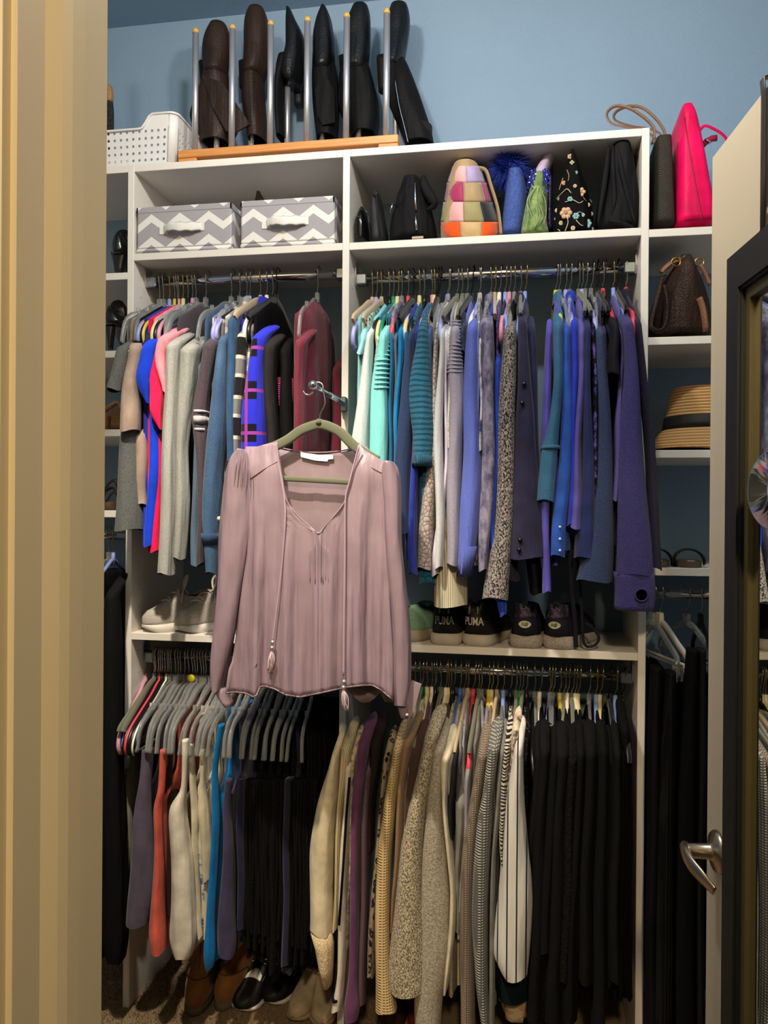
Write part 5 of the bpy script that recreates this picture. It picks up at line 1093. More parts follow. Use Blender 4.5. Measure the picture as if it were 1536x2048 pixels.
def right(s, q): z = bz0+0.012+0.1*q/5; k = taper*(1-(z-bz0)/0.148); return (bx1-k, by0+k+0.022+(by1-by0-2*k-0.044)*s/11, z)
def back(s, q): z = bz0+0.012+0.1*q/5; k = taper*(1-(z-bz0)/0.148); return (bx0+k+0.022+(bx1-bx0-2*k-0.044)*s/16, by1-k, z)
def left(s, q): z = bz0+0.012+0.1*q/5; k = taper*(1-(z-bz0)/0.148); return (bx0+k, by0+k+0.022+(by1-by0-2*k-0.044)*s/11, z)
mb = MB()
perf(mb, front, 16, 5, 0.21); perf(mb, back, 16, 5, 0.21); perf(mb, right, 11, 5, 0.21); perf(mb, left, 11, 5, 0.21)
for cx, cy, a0 in ((bx1, by0, 270), (bx1, by1, 0), (bx0, by1, 90), (bx0, by0, 180)):   # rounded corners
    sx = -1 if cx == bx1 else 1; sy = 1 if cy == by0 else -1; rings = []
    for z in (bz0+0.012, bz0+0.112, bz1):
        k = taper*(1-(z-bz0)/0.148); rings.append([(cx+sx*(k+0.022)+0.022*math.cos(math.radians(a0+15*q)), cy+sy*(k+0.022)+0.022*math.sin(math.radians(a0+15*q)), z) for q in range(7)])
    mb.loft(rings, BAS, False, False, True, False)
def topz(x): # hand hole scooped out of the front rim
    f = (x-bx0)/(bx1-bx0); return bz1-0.040*(0.5-0.5*math.cos(math.pi*min(1, max(0, (0.30-abs(f-0.5))/0.10))))
for y, ny in ((by0, 0), (by1, 1)):
    xs = np.linspace(bx0+0.022, bx1-0.022, 40); V = [(x, y+(0.0026 if not ny else -0.0026)*0, bz0+0.112) for x in xs]+[(x, y, topz(x)) for x in xs]; n = 40
    kf = taper*(1-0.112/0.148); V = [(x, y+(kf if not ny else -kf), z) if z < bz0+0.1125 else (x, y, z) for x, y, z in V]
    mb.add(V, [(j, j+1, n+j+1, n+j) for j in range(n-1)], BAS, False)
for x, sg in ((bx0, 1), (bx1, -1)):
    kf = taper*(1-0.112/0.148); mb.add([(x+sg*kf, by0+0.022, bz0+0.112), (x+sg*kf, by1-0.022, bz0+0.112), (x, by1-0.022, bz1), (x, by0+0.022, bz1)], [(0, 1, 2, 3)], BAS, False)
# bottom skirt
rr = []
for z, k in ((bz0, taper+0.004), (bz0+0.004, taper+0.001), (bz0+0.012, taper*0.92)):
    rr.append([(cx+0.022*math.cos(math.radians(a)), cy+0.022*math.sin(math.radians(a)), z) for cx, cy, a0 in ((bx1-k-.022, by0+k+.022, 270), (bx1-k-.022, by1-k-.022, 0), (bx0+k+.022, by1-k-.022, 90), (bx0+k+.022, by0+k+.022, 180)) for a in range(a0, a0+91, 15)])
mb.loft(rr, BAS, True, False); mb.build('basket_body', None, t, solid=0.002)
a = MB(); rim = []
for cx, cy, a0 in ((bx1-.022, by0+.022, 270), (bx1-.022, by1-.022, 0), (bx0+.022, by1-.022, 90), (bx0+.022, by0+.022, 180)):
    for q in range(a0, a0+91, 15): rim.append((cx+0.024*math.cos(math.radians(q)), cy+0.024*math.sin(math.radians(q)), bz1))
    if a0 == 0: rim += [(x, by1+0.002, topz(x)) for x in np.linspace(bx1-.03, bx0+.03, 30)]
    if a0 == 180: rim += [(x, by0-0.002, topz(x)) for x in np.linspace(bx0+.03, bx1-.03, 30)]
a.tube(rim, 0.004, 6, BAS, ry=0.0035, closed=True); a.build('rim', None, t)
t = thing('wooden_brush', 'tan wooden brush back standing up behind the rim of the white basket', 'brush', tuple(W(214, 222, 0.2)))
a = MB(); pix_loft(a, [(170, 206, 222), (174, 203, 225), (197, 203, 225), (202, 205, 224)], 0.2, 0.012, M('tan wood', (170, 136, 96), 0.5, kind='wood', c2=(140, 106, 70)), 20, 4.0); a.build('brush_back', None, t)
a = MB(); pix_loft(a, [(201, 206, 224), (216, 203, 226), (300, 203, 226)], 0.2, 0.011, M('dark bristle', (44, 44, 50), 0.9, kind='tweed', c2=(20, 20, 24)), 20, 3.0); a.build('bristles', None, t)

# boot rack
WOOD = M('light beech wood', (214, 150, 88), 0.45, kind='wood', c2=(192, 124, 66))
ALU = M('silver rod', (200, 198, 204), 0.32, 0.75, kind='flat'); CAPM = M('tan rod cap', (196, 156, 72), 0.5, kind='flat')
ra, rb = W(358, 290, 0.03), W(797, 264, 0.03)
t = thing('boot_rack', 'wooden boot rack with upright silver rods on the top shelf', 'rack', ((ra.x+rb.x)/2, 0.12, ZT))
rzt = ZT+0.042
for y0_ in (0.022, 0.185):
    a = MB(); a.box((ra.x, y0_, ZT+0.020), (rb.x, y0_+0.045, rzt), WOOD, 0.002); a.build('rail', None, t)
for x0_ in (ra.x, rb.x-0.055):
    a = MB(); a.box((x0_, 0.024, ZT+0.0005), (x0_+0.055, 0.228, ZT+0.020), WOOD, 0.002); a.build('foot', None, t)
rod_us = (390, 463.5, 540, 613.5, 692, 772); rod_x = [W(u, 270, 0.044).x for u in rod_us]
for y in (0.044, 0.207):
    for x in rod_x:
        a = MB(); zt_ = ZT+0.385; a.tube([(x, y, rzt-0.002), (x, y, zt_)], 0.0088, 14, ALU); o = a.build('upright_rod', None, t)
        a = MB(); a.lathe([(0.0092, 0), (0.0094, 0.004), (0.0075, 0.011), (0.004, 0.0135), (0, 0.014)], 14, CAPM, (x, y, zt_-0.001)); a.build('rod_cap', None, o)
# upside-down boots
BRL = M('dark brown leather', (44, 30, 24), 0.5, kind='leather', folds=0.5); BRL.node_tree.nodes['Principled BSDF'].inputs['Specular IOR Level'].default_value = 0.4
BKL = M('black boot leather', (15, 15, 17), 0.36, kind='leather', folds=0.5); BKL.node_tree.nodes['Principled BSDF'].inputs['Specular IOR Level'].default_value = 0.5
BKS = M('dull black leather', (20, 20, 22), 0.6, kind='leather', folds=0.5)
INB = M('boot lining', (12, 11, 10), 0.9, kind='flat'); SOLE = M('boot sole', (20, 18, 17), 0.6, kind='flat')
def boot(label, foot, shaft, m, ms, heel=None, flap=None):
    yc = 0.205
    t = thing('boot', label, 'boot', tuple(W((shaft[-1][1]+shaft[-1][2])/2, shaft[-1][0], yc)), 'upside-down boots on the rack')
    a = MB(); pix_loft(a, [r+(yc-0.012, 0.032+0.022*min(1, i/4)) for i, r in enumerate(foot)], yc, 0.05, m, 28, 2.3, 0.03, 3, zc=0.3); a.build('foot', None, t)
    a = MB(); rings, zs = pix_loft(a, [r+(yc, 0.052) for r in shaft], yc, 0.05, ms, 28, 2.2, 0.06, 3, cap0=True, cap1=False, zc=0.25)
    last = rings[-1]; c = np.mean(np.array(last), axis=0); inn = [tuple(c+(np.array(p)-c)*0.88) for p in last]; up_ = [(p[0], p[1], p[2]+0.05) for p in inn]
    a.loft([last, inn], ms, False, False); a.loft([inn, up_], INB, False, True); a.build('shaft', None, t)
    if heel:
        a = MB(); pix_loft(a, [r+(yc+0.062, 0.022) for r in heel], yc+0.06, 0.022, SOLE, 20, 3.0); a.build('heel', None, t)
    a = MB(); pix_loft(a, [(r[0], r[1]+3, r[2]-3, yc+0.036, 0.006) for r in foot[1:-1]], yc+0.05, 0.006, SOLE, 20, 3.0); a.build('sole', None, t)
    if flap:
        a = MB(); c = [W(u, v, yc-0.058) for u, v in flap]; n = len(c); a.add([tuple(p) for p in c]+[(p.x, p.y+0.006, p.z) for p in c], [tuple(range(n))[::-1], tuple(range(n, 2*n))]+[(j, (j+1) % n, n+(j+1) % n, n+j) for j in range(n)], ms, False); a.build('folded_flap', None, t)
    return t
boot('dark brown suede boot upside down at the rack\'s left end', [(48, 417, 451), (58, 409, 456), (80, 402, 457), (110, 400, 456), (137, 403, 451), (146, 406, 450)], [(136, 403, 451), (150, 402, 453), (190, 386, 458), (230, 373, 470), (262, 388, 474), (284, 398, 456)], BRL, BRL, [(120, 396, 440), (170, 400, 440)], ((404, 150), (445, 165), (500, 248), (470, 265), (452, 262), (425, 215)))
boot('dark brown round-toed boot upside down second from the rack\'s left', [(17, 494, 527), (27, 487, 532), (50, 484, 535), (90, 484, 535), (135, 482, 531), (148, 482, 524)], [(136, 482, 530), (150, 480, 522), (165, 480, 524), (200, 478, 526), (250, 487, 530), (279, 490, 530)], BRL, BRL, [(120, 476, 516), (172, 478, 516)])
boot('black pointed boot upside down beside the brown boots', [(19, 570, 583), (40, 568, 592), (65, 568, 606), (95, 568, 606), (122, 560, 605), (150, 556, 602), (164, 566, 598)], [(118, 552, 590), (134, 548, 584), (165, 546, 572), (200, 545, 571), (240, 546, 573), (276, 548, 572)], BKL, BKS, [(140, 584, 606), (208, 588, 606)])
boot('black pointed boot upside down, fourth from the rack\'s left', [(17, 640, 655), (35, 630, 662), (65, 623, 665), (110, 623, 667), (128, 624, 667), (140, 628, 662)], [(110, 622, 664), (125, 622, 668), (150, 622, 672), (200, 623, 676), (240, 626, 676), (276, 630, 672)], BKL, BKS, [(120, 630, 664), (190, 634, 664)], ((630, 178), (650, 150), (668, 180), (670, 245), (645, 250), (634, 230)))
boot('tall black round-toed boot upside down left of the last rod', [(12, 704, 735), (25, 697, 739), (60, 685, 739), (100, 688, 738), (128, 684, 733), (140, 690, 730)], [(115, 682, 732), (150, 676, 742), (200, 672, 757), (240, 688, 758), (268, 700, 752)], BKL, BKS, [(110, 676, 716), (180, 684, 716)])
b6 = boot('tall black zipped boot upside down at the rack\'s right end', [(10, 780, 814), (20, 776, 818), (50, 766, 818), (90, 768, 812), (120, 768, 806), (134, 772, 800)], [(112, 766, 806), (130, 765, 815), (180, 764, 832), (230, 785, 850), (265, 800, 862), (286, 808, 866)], BKL, BKS, [(110, 752, 790), (178, 756, 790)])
a = MB(); a.tube(spline([W(u, v, 0.150) for u, v in ((790, 160), (798, 210), (808, 250), (816, 284))], 5), 0.0016, 6, CHROME); a.build('zip', None, b6, label='silver zip')

# right end of the top: totes on the lower shelf of the right section
ST3 = Z3[0]
t = thing('tote_bag', 'black woven tote bag with thin tan leather handles beside the pink bag', 'bag', tuple(W(1325, 452, 0.12)))
WEV = M('black gold weave', (24, 23, 22), 0.75, kind='weave', c2=(84, 74, 56), sc=0.7)
a = MB(); pix_loft(a, [(284, 1302, 1343), (300, 1302, 1344), (380, 1302, 1346), (452, 1301, 1349)], 0.13, 0.11, WEV, 32, 5.0, 0.02, 3, cap0=False); a.build('bag_body', None, t)
TANL = M('tan strap leather', (122, 92, 70), 0.45, kind='leather')
for y_, pts in ((0.045, ((1305, 288), (1309, 262), (1296, 242), (1262, 218), (1232, 212), (1214, 226), (1222, 246), (1260, 256), (1296, 266), (1318, 284))), (0.19, ((1330, 284), (1328, 262), (1312, 238), (1285, 216), (1256, 213), (1232, 224), (1230, 240), (1262, 252), (1300, 258), (1322, 270), (1326, 288)))):
    a = MB(); a.tube(spline([W(u, v, y_) for u, v in pts], 7), 0.0022, 7, TANL, ry=0.0045); a.build('handle', None, t, label='tan leather handle')
t = thing('tote_bag', 'bright pink leather tote bag beside the open door', 'bag', tuple(W(1388, 450, 0.12)))
PNK = M('bright pink leather', (226, 16, 88), 0.42, kind='leather', bump=0.08, folds=0.2); DPK = M('deep pink leather', (170, 8, 62), 0.45, kind='flat')
a = MB(); rg, zs = pix_loft(a, [(221, 1351, 1386), (226, 1349, 1391), (300, 1348, 1407), (380, 1347, 1421), (440, 1346, 1432), (449, 1347, 1431)], 0.11, 0.105, PNK, 36, 5.0, 0.0); a.build('bag_body', None, t)
a = MB(); a.tube([W(u, v, 0.0+0.002) for u, v in ((1368, 232), (1376, 290), (1388, 360), (1402, 430), (1404, 445))], 0.0016, 6, DPK); a.build('side_seam', None, t, label='dark pink seam')
a = MB(); a.tube(spline([W(u, v, 0.13) for u, v in ((1392, 270), (1408, 252), (1428, 258), (1450, 274), (1470, 310))], 6), 0.0030, 8, PNK, ry=0.008); a.build('handle', None, t)
a = MB(); a.tube([W(u, v, 0.08) for u, v in ((1400, 296), (1412, 284), (1424, 277), (1434, 276))], 0.008, 8, DPK); a.build('handle_tab', None, t)
a = MB(); a.tube([W(u, v, 0.07) for u, v in ((1410, 278), (1422, 286))], 0.003, 6, CHROME); a.build('buckle', None, t)

# ------------------------------------------------------------------ chevron boxes
CHV = M('grey white chevron cloth', (160, 156, 164), 0.85, kind='chevron', c2=(226, 222, 220)); CW = M('white box trim', (222, 218, 216), 0.7, kind='flat')
def cbox(label, uL, uR, vb, h, yf, cont=False):
    z0 = 2.1545; x0, x1 = W(uL, vb, yf).x, W(uR, vb, yf).x
    t = thing('fabric_box', label, 'box', ((x0+x1)/2, yf, z0), 'chevron boxes on the upper left shelf')
    a = MB(); a.box((x0, yf, z0+0.012), (x1, yf+0.29, z0+h-0.001), CHV, 0.004); a.build('box_body', None, t)
    a = MB(); a.tube([(x0+0.004, yf+0.004, z0+0.007), (x1-0.004, yf+0.004, z0+0.007), (x1-0.004, yf+0.286, z0+0.007), (x0+0.004, yf+0.286, z0+0.007)], 0.0065, 8, CHV, closed=True); a.build('base_piping', None, t)
    a = MB(); e = 0.0012
    for lo, hi in (((x0-e, yf-e, z0+h-0.016), (x1+e, yf+0.004, z0+h)), ((x1-0.004, yf-e, z0+h-0.016), (x1+e, yf+0.29, z0+h)), ((x0-e, yf-e, z0+h-0.016), (x0+0.004, yf+0.29, z0+h)), ((x0, yf+0.286, z0+h-0.016), (x1, yf+0.29+e, z0+h))): a.box(lo, hi, CHV, 0.0006)
    a.build('top_band', None, t)
    a = MB(); hx = (x0+x1)/2-0.006; hz_ = z0+h*0.5
    a.box((hx-0.066, yf-0.0025, hz_-0.015), (hx-0.040, yf, hz_+0.008), CW, 0.0008); a.build('handle_tab', None, t); a = MB(); a.box((hx+0.045, yf-0.0025, hz_-0.010), (hx+0.068, yf, hz_+0.012), CW, 0.0008); a.build('handle_tab', None, t)
    a = MB(); pts = spline([(hx-0.050, yf-0.004, hz_-0.002), (hx-0.030, yf-0.016, hz_+0.001), (hx+0.0, yf-0.021, hz_-0.003), (hx+0.03, yf-0.014, hz_-0.001), (hx+0.060, yf-0.004, hz_+0.001)], 6)
    a.tube(pts, 0.0014, 6, CW, ry=[0.016-0.004*abs(math.sin(i*0.5)) for i in range(len(pts))], up=(0, 0, 1)); a.build('handle', None, t, label='white cloth handle')
    return t, x0, x1, z0
cbox('grey and white chevron fabric box on the left of the upper left shelf', 273.5, 462, 500, 0.130, 0.004)
_, q0, q1, qz = cbox('grey and white chevron fabric box against the middle upright', 481, 668, 490, 0.131, 0.006)
t = thing('cloth_strap', 'small dark cloth tip sticking out of the chevron box by the middle upright', 'strap', tuple(W(518, 396, 0.12)))
a = MB(); pix_loft(a, [(382, 514, 518), (388, 512, 522), (402, 508, 530)], 0.14, 0.006, M('dark brown cloth', (70, 56, 46), 0.9, kind='plain'), 14, 2.0); a.build('strap_tip', None, t)

# ------------------------------------------------------------------ bags on the upper right shelf
def bag(name, label, cat, levels, yc, b, m, e=2.6, fold=0.05, kk=3, fm=None, pn='bag_body', n=32):
    t = thing(name, label, cat, tuple(W((levels[-1][1]+levels[-1][2])/2, levels[-1][0], yc)))
    a = MB(); rg, zs = pix_loft(a, levels, yc, b, m, n, e, fold, kk, fm=fm); a.build(pn, None, t)
    return t, rg, zs
PAT = M('black patent leather', (10, 10, 11), 0.12, kind='plain', folds=0.9, coat=0.5)
t, _, _ = bag('clutch_bag', 'shiny black patent clutch leaning on the middle upright', 'bag', [(416, 717, 729), (424, 711, 737), (450, 709, 741), (486, 709, 742)], 0.10, 0.07, PAT)
a = MB(); a.tube(spline([W(u, v, 0.028) for u, v in ((712, 470), (713, 440), (722, 420), (735, 428), (739, 470))], 5), 0.0016, 6, PAT); a.build('edge_piping', None, t)
GRC = M('dark grey leather', (52, 52, 56), 0.6, kind='leather', folds=0.3)
t, _, _ = bag('clutch_bag', 'dark grey folded clutch standing right of the shiny patent one', 'bag', [(385, 743, 759), (392, 740, 762), (420, 739, 768), (450, 739, 772), (483, 740, 775)], 0.11, 0.08, GRC)
a = MB(); a.tube([W(u, v, 0.030) for u, v in ((752, 388), (755, 430), (761, 478))], 0.0018, 6, M('black zip tape', (12, 12, 12), 0.7, kind='flat')); a.build('centre_fold', None, t); a = MB(); a.lathe([(0, -.003), (0.006, -.003), (0.008, 0), (0.006, .003), (0, .003)], 12, M('black zip tape', (12, 12, 12)), W(751, 388, 0.04), RX); a.build('clasp', None, t)
BKN = M('black nylon', (22, 22, 25), 0.75, kind='plain', folds=1.0)
t, _, _ = bag('backpack', 'black pleated backpack with a silver centre zip', 'bag', [(360, 808, 848), (370, 800, 854), (400, 793, 861), (430, 782, 868), (460, 777, 872), (479, 777, 872)], 0.11, 0.10, BKN, 2.4, 0.06, 4)
for pts in (((813, 352), (812, 376), (800, 410), (812, 418)), ((847, 352), (850, 376), (868, 408), (854, 420))):
    a = MB(); a.tube(spline([W(u, v, 0.03) for u, v in pts], 5), [0.006, 0.008, 0.010, 0.012, 0.014, 0.015, 0.016, 0.016, 0.015, 0.014, 0.012, 0.010, 0.008, 0.006, 0.004, 0.003][:16], 8, BKN); a.build('pleat', None, t)
a = MB(); a.tube([W(u, v, 0.006) for u, v in ((830.5, 366), (831, 400), (832, 420))], 0.0035, 6, CHROME, ry=0.002); a.build('zip', None, t, label='silver zip'); a = MB(); a.tube([W(u, v, 0.004) for u, v in ((832, 432), (833, 460))], 0.0038, 6, CHROME, ry=0.002); a.build('zip_pull', None, t, label='silver zip pull')
a = MB(); p = W(835, 476, 0.004); a.box((p.x-0.015, 0.001, p.z-0.003), (p.x+0.016, 0.006, p.z+0.004), M('pale tag', (176, 156, 142), 0.6, kind='flat'), 0.001); a.build('tag', None, t, label='pale tag')
a = MB(); a.tube([W(u, v, 0.02) for u, v in ((786, 405), (780, 425))], 0.0022, 6, CHROME); a.build('buckle', None, t)
# patchwork bag
PC = {k: M('patch '+k, c, 0.45, kind='plain', sheen=0.3, var=0.05) for k, c in (('pink', (226, 168, 170)), ('lavender', (172, 156, 196)), ('magenta', (168, 52, 100)), ('tan', (168, 142, 106)), ('olive', (148, 138, 86)), ('black', (36, 36, 40)), ('orange', (228, 84, 18)), ('sand', (196, 162, 116)), ('sage', (152, 142, 100)))}
t = thing('patchwork_bag', 'patchwork drawstring bag in pink, magenta, tan and orange squares', 'bag', tuple(W(940, 474, 0.11)))
PL = [(330, 904, 960), (366, 894, 973), (405, 887, 985), (445, 879, 1000), (466, 880, 1000), (475, 886, 994)]
base = MB(); rg, zs = pix_loft(base, PL, 0.115, 0.10, PC['tan'], 48, 2.5, 0.0, step=0.004); base.build('bag_body', None, t)
rows_ = [(332, 365, ['pink', 'lavender'], [0.0, 0.50, 1.0]), (365, 404, ['magenta', 'tan', 'magenta'], [0.0, 0.41, 0.86, 1.0]), (404, 444, ['olive', 'pink', 'sage', 'black'], [0.0, 0.13, 0.40, 0.74, 1.0]), (444, 475, ['orange', 'sand', 'orange'], [0.0, 0.34, 0.70, 1.0])]
for v0, v1, cols, cuts in rows_:
    for ci, cn in enumerate(cols):
        a = MB(); nu, nv = 8, 8; V = []
        for j in range(nv+1):
            v = v0+(v1-v0)*j/nv; l = np.interp(v, [p[0] for p in PL], [p[1] for p in PL]); r = np.interp(v, [p[0] for p in PL], [p[2] for p in PL])
            for i in range(nu+1):
                f = cuts[ci]+(cuts[ci+1]-cuts[ci])*i/nu; u = l+(r-l)*f; x = max(-0.999, min(0.999, 2*f-1)); yy = 0.115-0.102*(1-abs(x)**2.5)**(1/2.5)-0.004*math.sin(math.pi*i/nu)*math.sin(math.pi*j/nv)-0.001
                V.append(tuple(W(u, v, yy)))
        n = nu+1; a.add(V, [(j*n+i, (j+1)*n+i, (j+1)*n+i+1, j*n+i+1) for j in range(nv) for i in range(nu)], PC[cn], True); a.build('patch', None, t, label='%s satin patch' % cn, solid=0.0015)
BRB = M('brown band', (84, 66, 48), 0.6, kind='plain')
a = MB(); pix_loft(a, [(322, 912, 952), (326, 908, 956), (334, 906, 958)], 0.115, 0.06, BRB, 28, 2.4); a.build('drawstring_band', None, t); a = MB(); pix_loft(a, [(316, 914, 930), (320, 912, 932), (328, 913, 926)], 0.08, 0.014, BRB, 14, 2.4); a.build('toggle', None, t)
a = MB(); a.tube(spline([W(u, v, 0.05) for u, v in ((958, 336), (972, 342), (982, 372), (996, 420), (1002, 468))], 6), 0.003, 6, M('tan strap', (150, 126, 94), 0.6, kind='flat'), ry=0.006); a.build('strap', None, t)
# blue hat with a fluffy pompom brim
t = thing('winter_hat', 'blue knitted winter hat with a shaggy royal blue fur top', 'hat', tuple(W(1022, 468, 0.12)))
a = MB(); pix_loft(a, [(345, 1012, 1048), (370, 1012, 1053), (400, 1008, 1054), (440, 1003, 1050), (469, 1001, 1043)], 0.12, 0.09, M('blue melange knit', (72, 98, 170), 0.95, kind='fuzzy', c2=(48, 68, 132), sc=0.6), 32, 2.6, 0.03); a.build('knit_body', None, t)
FURM = M('royal blue fur', (34, 54, 156), 0.6, kind='plain'); FUR2 = M('bright blue fur', (60, 88, 196), 0.6, kind='flat')
a = MB(); c = W(1020, 337, 0.085); 
for i in range(2600):
    d = Vector((R.gauss(0, 1), R.gauss(0, 1), R.gauss(0, 1)+0.15)).normalized(); L_ = R.uniform(0.022, 0.040); s0 = Vector((d.x*0.028, d.y*0.035, d.z*0.030)); s1 = c+s0*1.0+d*L_+Vector((R.uniform(-.012, .012), R.uniform(-.006, .006), -0.010*R.random())); s0 = c+s0; side = d.orthogonal().normalized()*0.0008; mid = (s0+s1)/2+Vector((0, 0, 0.004))
    a.add([tuple(s0-side), tuple(s0+side), tuple(mid+side), tuple(mid-side), tuple(s1)], [(0, 1, 2, 3), (3, 2, 4)], FURM if R.random() < .7 else FUR2, False)
a.lathe([(0, -0.03), (0.02, -0.022), (0.03, 0), (0.02, 0.024), (0, 0.03)], 14, FURM, c); o = a.build('fur_top', None, t); o['kind'] = 'stuff'
# green beaded bag and purple one behind
t = thing('evening_bag', 'green embroidered evening bag with blue sequins and a lilac top', 'bag', tuple(W(1070, 466, 0.10)))
GRN = M('green silk', (108, 132, 78), 0.55, kind='floral', c2=(92, 116, 66), c3=(140, 160, 100), sc=1.5, sheen=0.2)
a = MB(); pix_loft(a, [(350, 1064, 1092), (362, 1062, 1096), (400, 1052, 1094), (440, 1044, 1092), (467, 1040, 1100)], 0.09, 0.07, GRN, 32, 2.6, 0.03); a.build('bag_body', None, t)
a = MB(); pix_loft(a, [(300, 1098, 1111, .09, .02), (312, 1087, 1111, .09, .03), (326, 1076, 1100, .09, .04), (342, 1068, 1095, .09, .05), (352, 1064, 1093, .09, .06)], 0.09, 0.05, M('lilac satin', (176, 158, 188), 0.45, kind='plain', sheen=0.3), 24, 2.4, 0.04); a.build('satin_top', None, t, label='lilac satin top')
SEQ = M('blue sequin', (44, 50, 150), 0.2, 0.5, kind='flat'); a = MB()
for i in range(150):
    f = R.random(); v = 338+f*48*(1 if R.random() < .5 else .6); l = np.interp(v, [335, 360, 400], [1067, 1060, 1052]); u = R.choice([l+R.uniform(-3, 9), 1094-R.uniform(-5, 8)]); p = W(u, v, 0.022+0.002*R.random()); r_ = 0.0022
    a.add([(p.x+r_*math.cos(q), p.y+R.uniform(-.001, .001), p.z+r_*math.sin(q)) for q in (0, 1.05, 2.1, 3.14, 4.19, 5.24)], [tuple(range(6))], SEQ, False)
o = a.build('sequins', None, t); o['kind'] = 'stuff'
a = MB()
for k in range(7):
    u0 = 1052+k*6; a.tube(spline([W(u0+6*math.sin(k), 460-k*2, 0.016), W(u0+4, 430, 0.015), W(u0-2+5*math.cos(k*2), 400, 0.017), W(1072+k, 372, 0.02)], 4), 0.0009, 5, M('pale green thread', (150, 170, 112), 0.6, kind='flat'))
o = a.build('embroidery', None, t); o['kind'] = 'stuff'
t, _, _ = bag('evening_bag', 'purple beaded evening bag behind the green embroidered one', 'bag', [(332, 1098, 1106), (360, 1094, 1106), (420, 1092, 1104), (462, 1092, 1106)], 0.17, 0.06, M('purple beading', (66, 50, 96), 0.35, kind='crackle', c2=(26, 20, 40), sc=1.6), 3.0, 0.0)
# black floral bag
BLK2 = M('black velvet cloth bag', (16, 15, 16), 0.9, kind='plain', folds=0.5)
t, _, _ = bag('evening_bag', 'black bag embroidered with pastel flowers', 'bag', [(310, 1136, 1150), (320, 1130, 1157), (345, 1124, 1164), (380, 1114, 1177), (420, 1108, 1186), (452, 1105, 1188), (465, 1107, 1186)], 0.115, 0.10, BLK2, 2.4, 0.04)
EMB = [('peach thread', (206, 160, 132)), ('blue thread', (130, 176, 190)), ('cream thread', (206, 190, 160)), ('olive thread', (140, 136, 96))]
def ysurf(u, v, lv, yc, b, e=2.4):
    l = np.interp(v, [p[0] for p in lv], [p[1] for p in lv]); r = np.interp(v, [p[0] for p in lv], [p[2] for p in lv]); x = max(-.95, min(.95, 2*(u-l)/(r-l)-1)); return yc-b*(1-abs(x)**e)**(1/e)-0.0025
FLV = [(310, 1136, 1150), (345, 1124, 1164), (380, 1114, 1177), (420, 1108, 1186), (465, 1107, 1186)]
a = MB()
def flower(u, v, r, ci, np_=6):
    m = M(*EMB[ci], 0.7, kind='flat'); p = W(u, v, ysurf(u, v, FLV, .115, .10)); 
    for k in range(np_):
        q = 2*math.pi*k/np_; c_ = p+Vector((r*.6*math.cos(q), 0, r*.6*math.sin(q))); a.lathe([(0, -.0012), (r*.42, -.0008), (r*.42, .0006), (0, .0012)], 8, m, c_, RX)
    a.lathe([(0, -.002), (r*.3, -.0015), (r*.3, .001), (0, .002)], 8, M(*EMB[3], 0.7, kind='flat'), p, RX)
flower(1132, 426, 0.016, 0); flower(1152, 432, 0.009, 1); flower(1174, 447, 0.012, 1); flower(1162, 384, 0.012, 0, 5); flower(1114, 421, 0.006, 2); flower(1140, 313, 0.007, 0, 5); flower(1144, 325, 0.006, 2, 4)
for q in ((1122, 446, .006, 2), (1146, 456, .006, 2), (1182, 428, .006, 0), (1140, 398, .007, 1), (1176, 410, .006, 2), (1150, 372, .005, 2), (1128, 366, .006, 0), (1152, 345, .005, 1), (1118, 398, .005, 3), (1183, 458, .006, 0), (1112, 438, .005, 1), (1166, 430, .005, 2)): flower(*q)
for pts, ci in ((((1130, 462), (1136, 445), (1133, 430)), 2), (((1152, 440), (1162, 450), (1174, 452)), 2), (((1165, 392), (1172, 402), (1178, 398), (1184, 405)), 2), (((1130, 404), (1146, 400), (1158, 406), (1166, 402)), 2), (((1108, 466), (1114, 458), (1120, 462)), 2), (((1112, 398), (1122, 388), (1134, 378), (1142, 386)), 2), (((1134, 340), (1138, 352), (1136, 362)), 3), (((1118, 380), (1122, 368), (1126, 356)), 0), (((1150, 432), (1158, 424), (1168, 428)), 1)):
    a.tube(spline([W(u, v, ysurf(u, v, FLV, .115, .10)) for u, v in pts], 5), 0.0011, 5, M(*EMB[ci], 0.7, kind='flat'))
o = a.build('flower_embroidery', None, t, label='pastel flower embroidery'); o['kind'] = 'stuff'
# black nylon tote
NYL = M('black nylon tote cloth', (24, 24, 27), 0.7, kind='plain', folds=1.0)
t, _, _ = bag('tote_bag', 'black slouching nylon tote bag in the corner of the upper right shelf', 'bag', [(291, 1220, 1262), (302, 1214, 1267), (340, 1206, 1272), (400, 1195, 1279), (440, 1190, 1278), (457, 1195, 1272)], 0.125, 0.11, NYL, 3.0, 0.05, 4)
for pts in (((1218, 291), (1214, 330), (1204, 400), (1196, 448)), ((1236, 294), (1240, 330), (1252, 380), (1270, 446)), ((1216, 440), (1240, 446), (1268, 456)), ((1226, 292), (1226, 340), (1228, 400), (1222, 430))):
    a = MB(); a.tube(spline([W(u, v, 0.018) for u, v in pts], 6), [0.002+0.006*math.sin(math.pi*k/(18 if len(pts) > 3 else 12)) for k in range(19 if len(pts) > 3 else 13)], 8, NYL); a.build('pleat', None, t)
a = MB(); pix_loft(a, [(286, 1224, 1258), (292, 1219, 1262), (298, 1218, 1264)], 0.12, 0.08, M('black lining', (7, 7, 8), 0.9, kind='flat'), 24, 2.5); a.build('open_top', None, t)

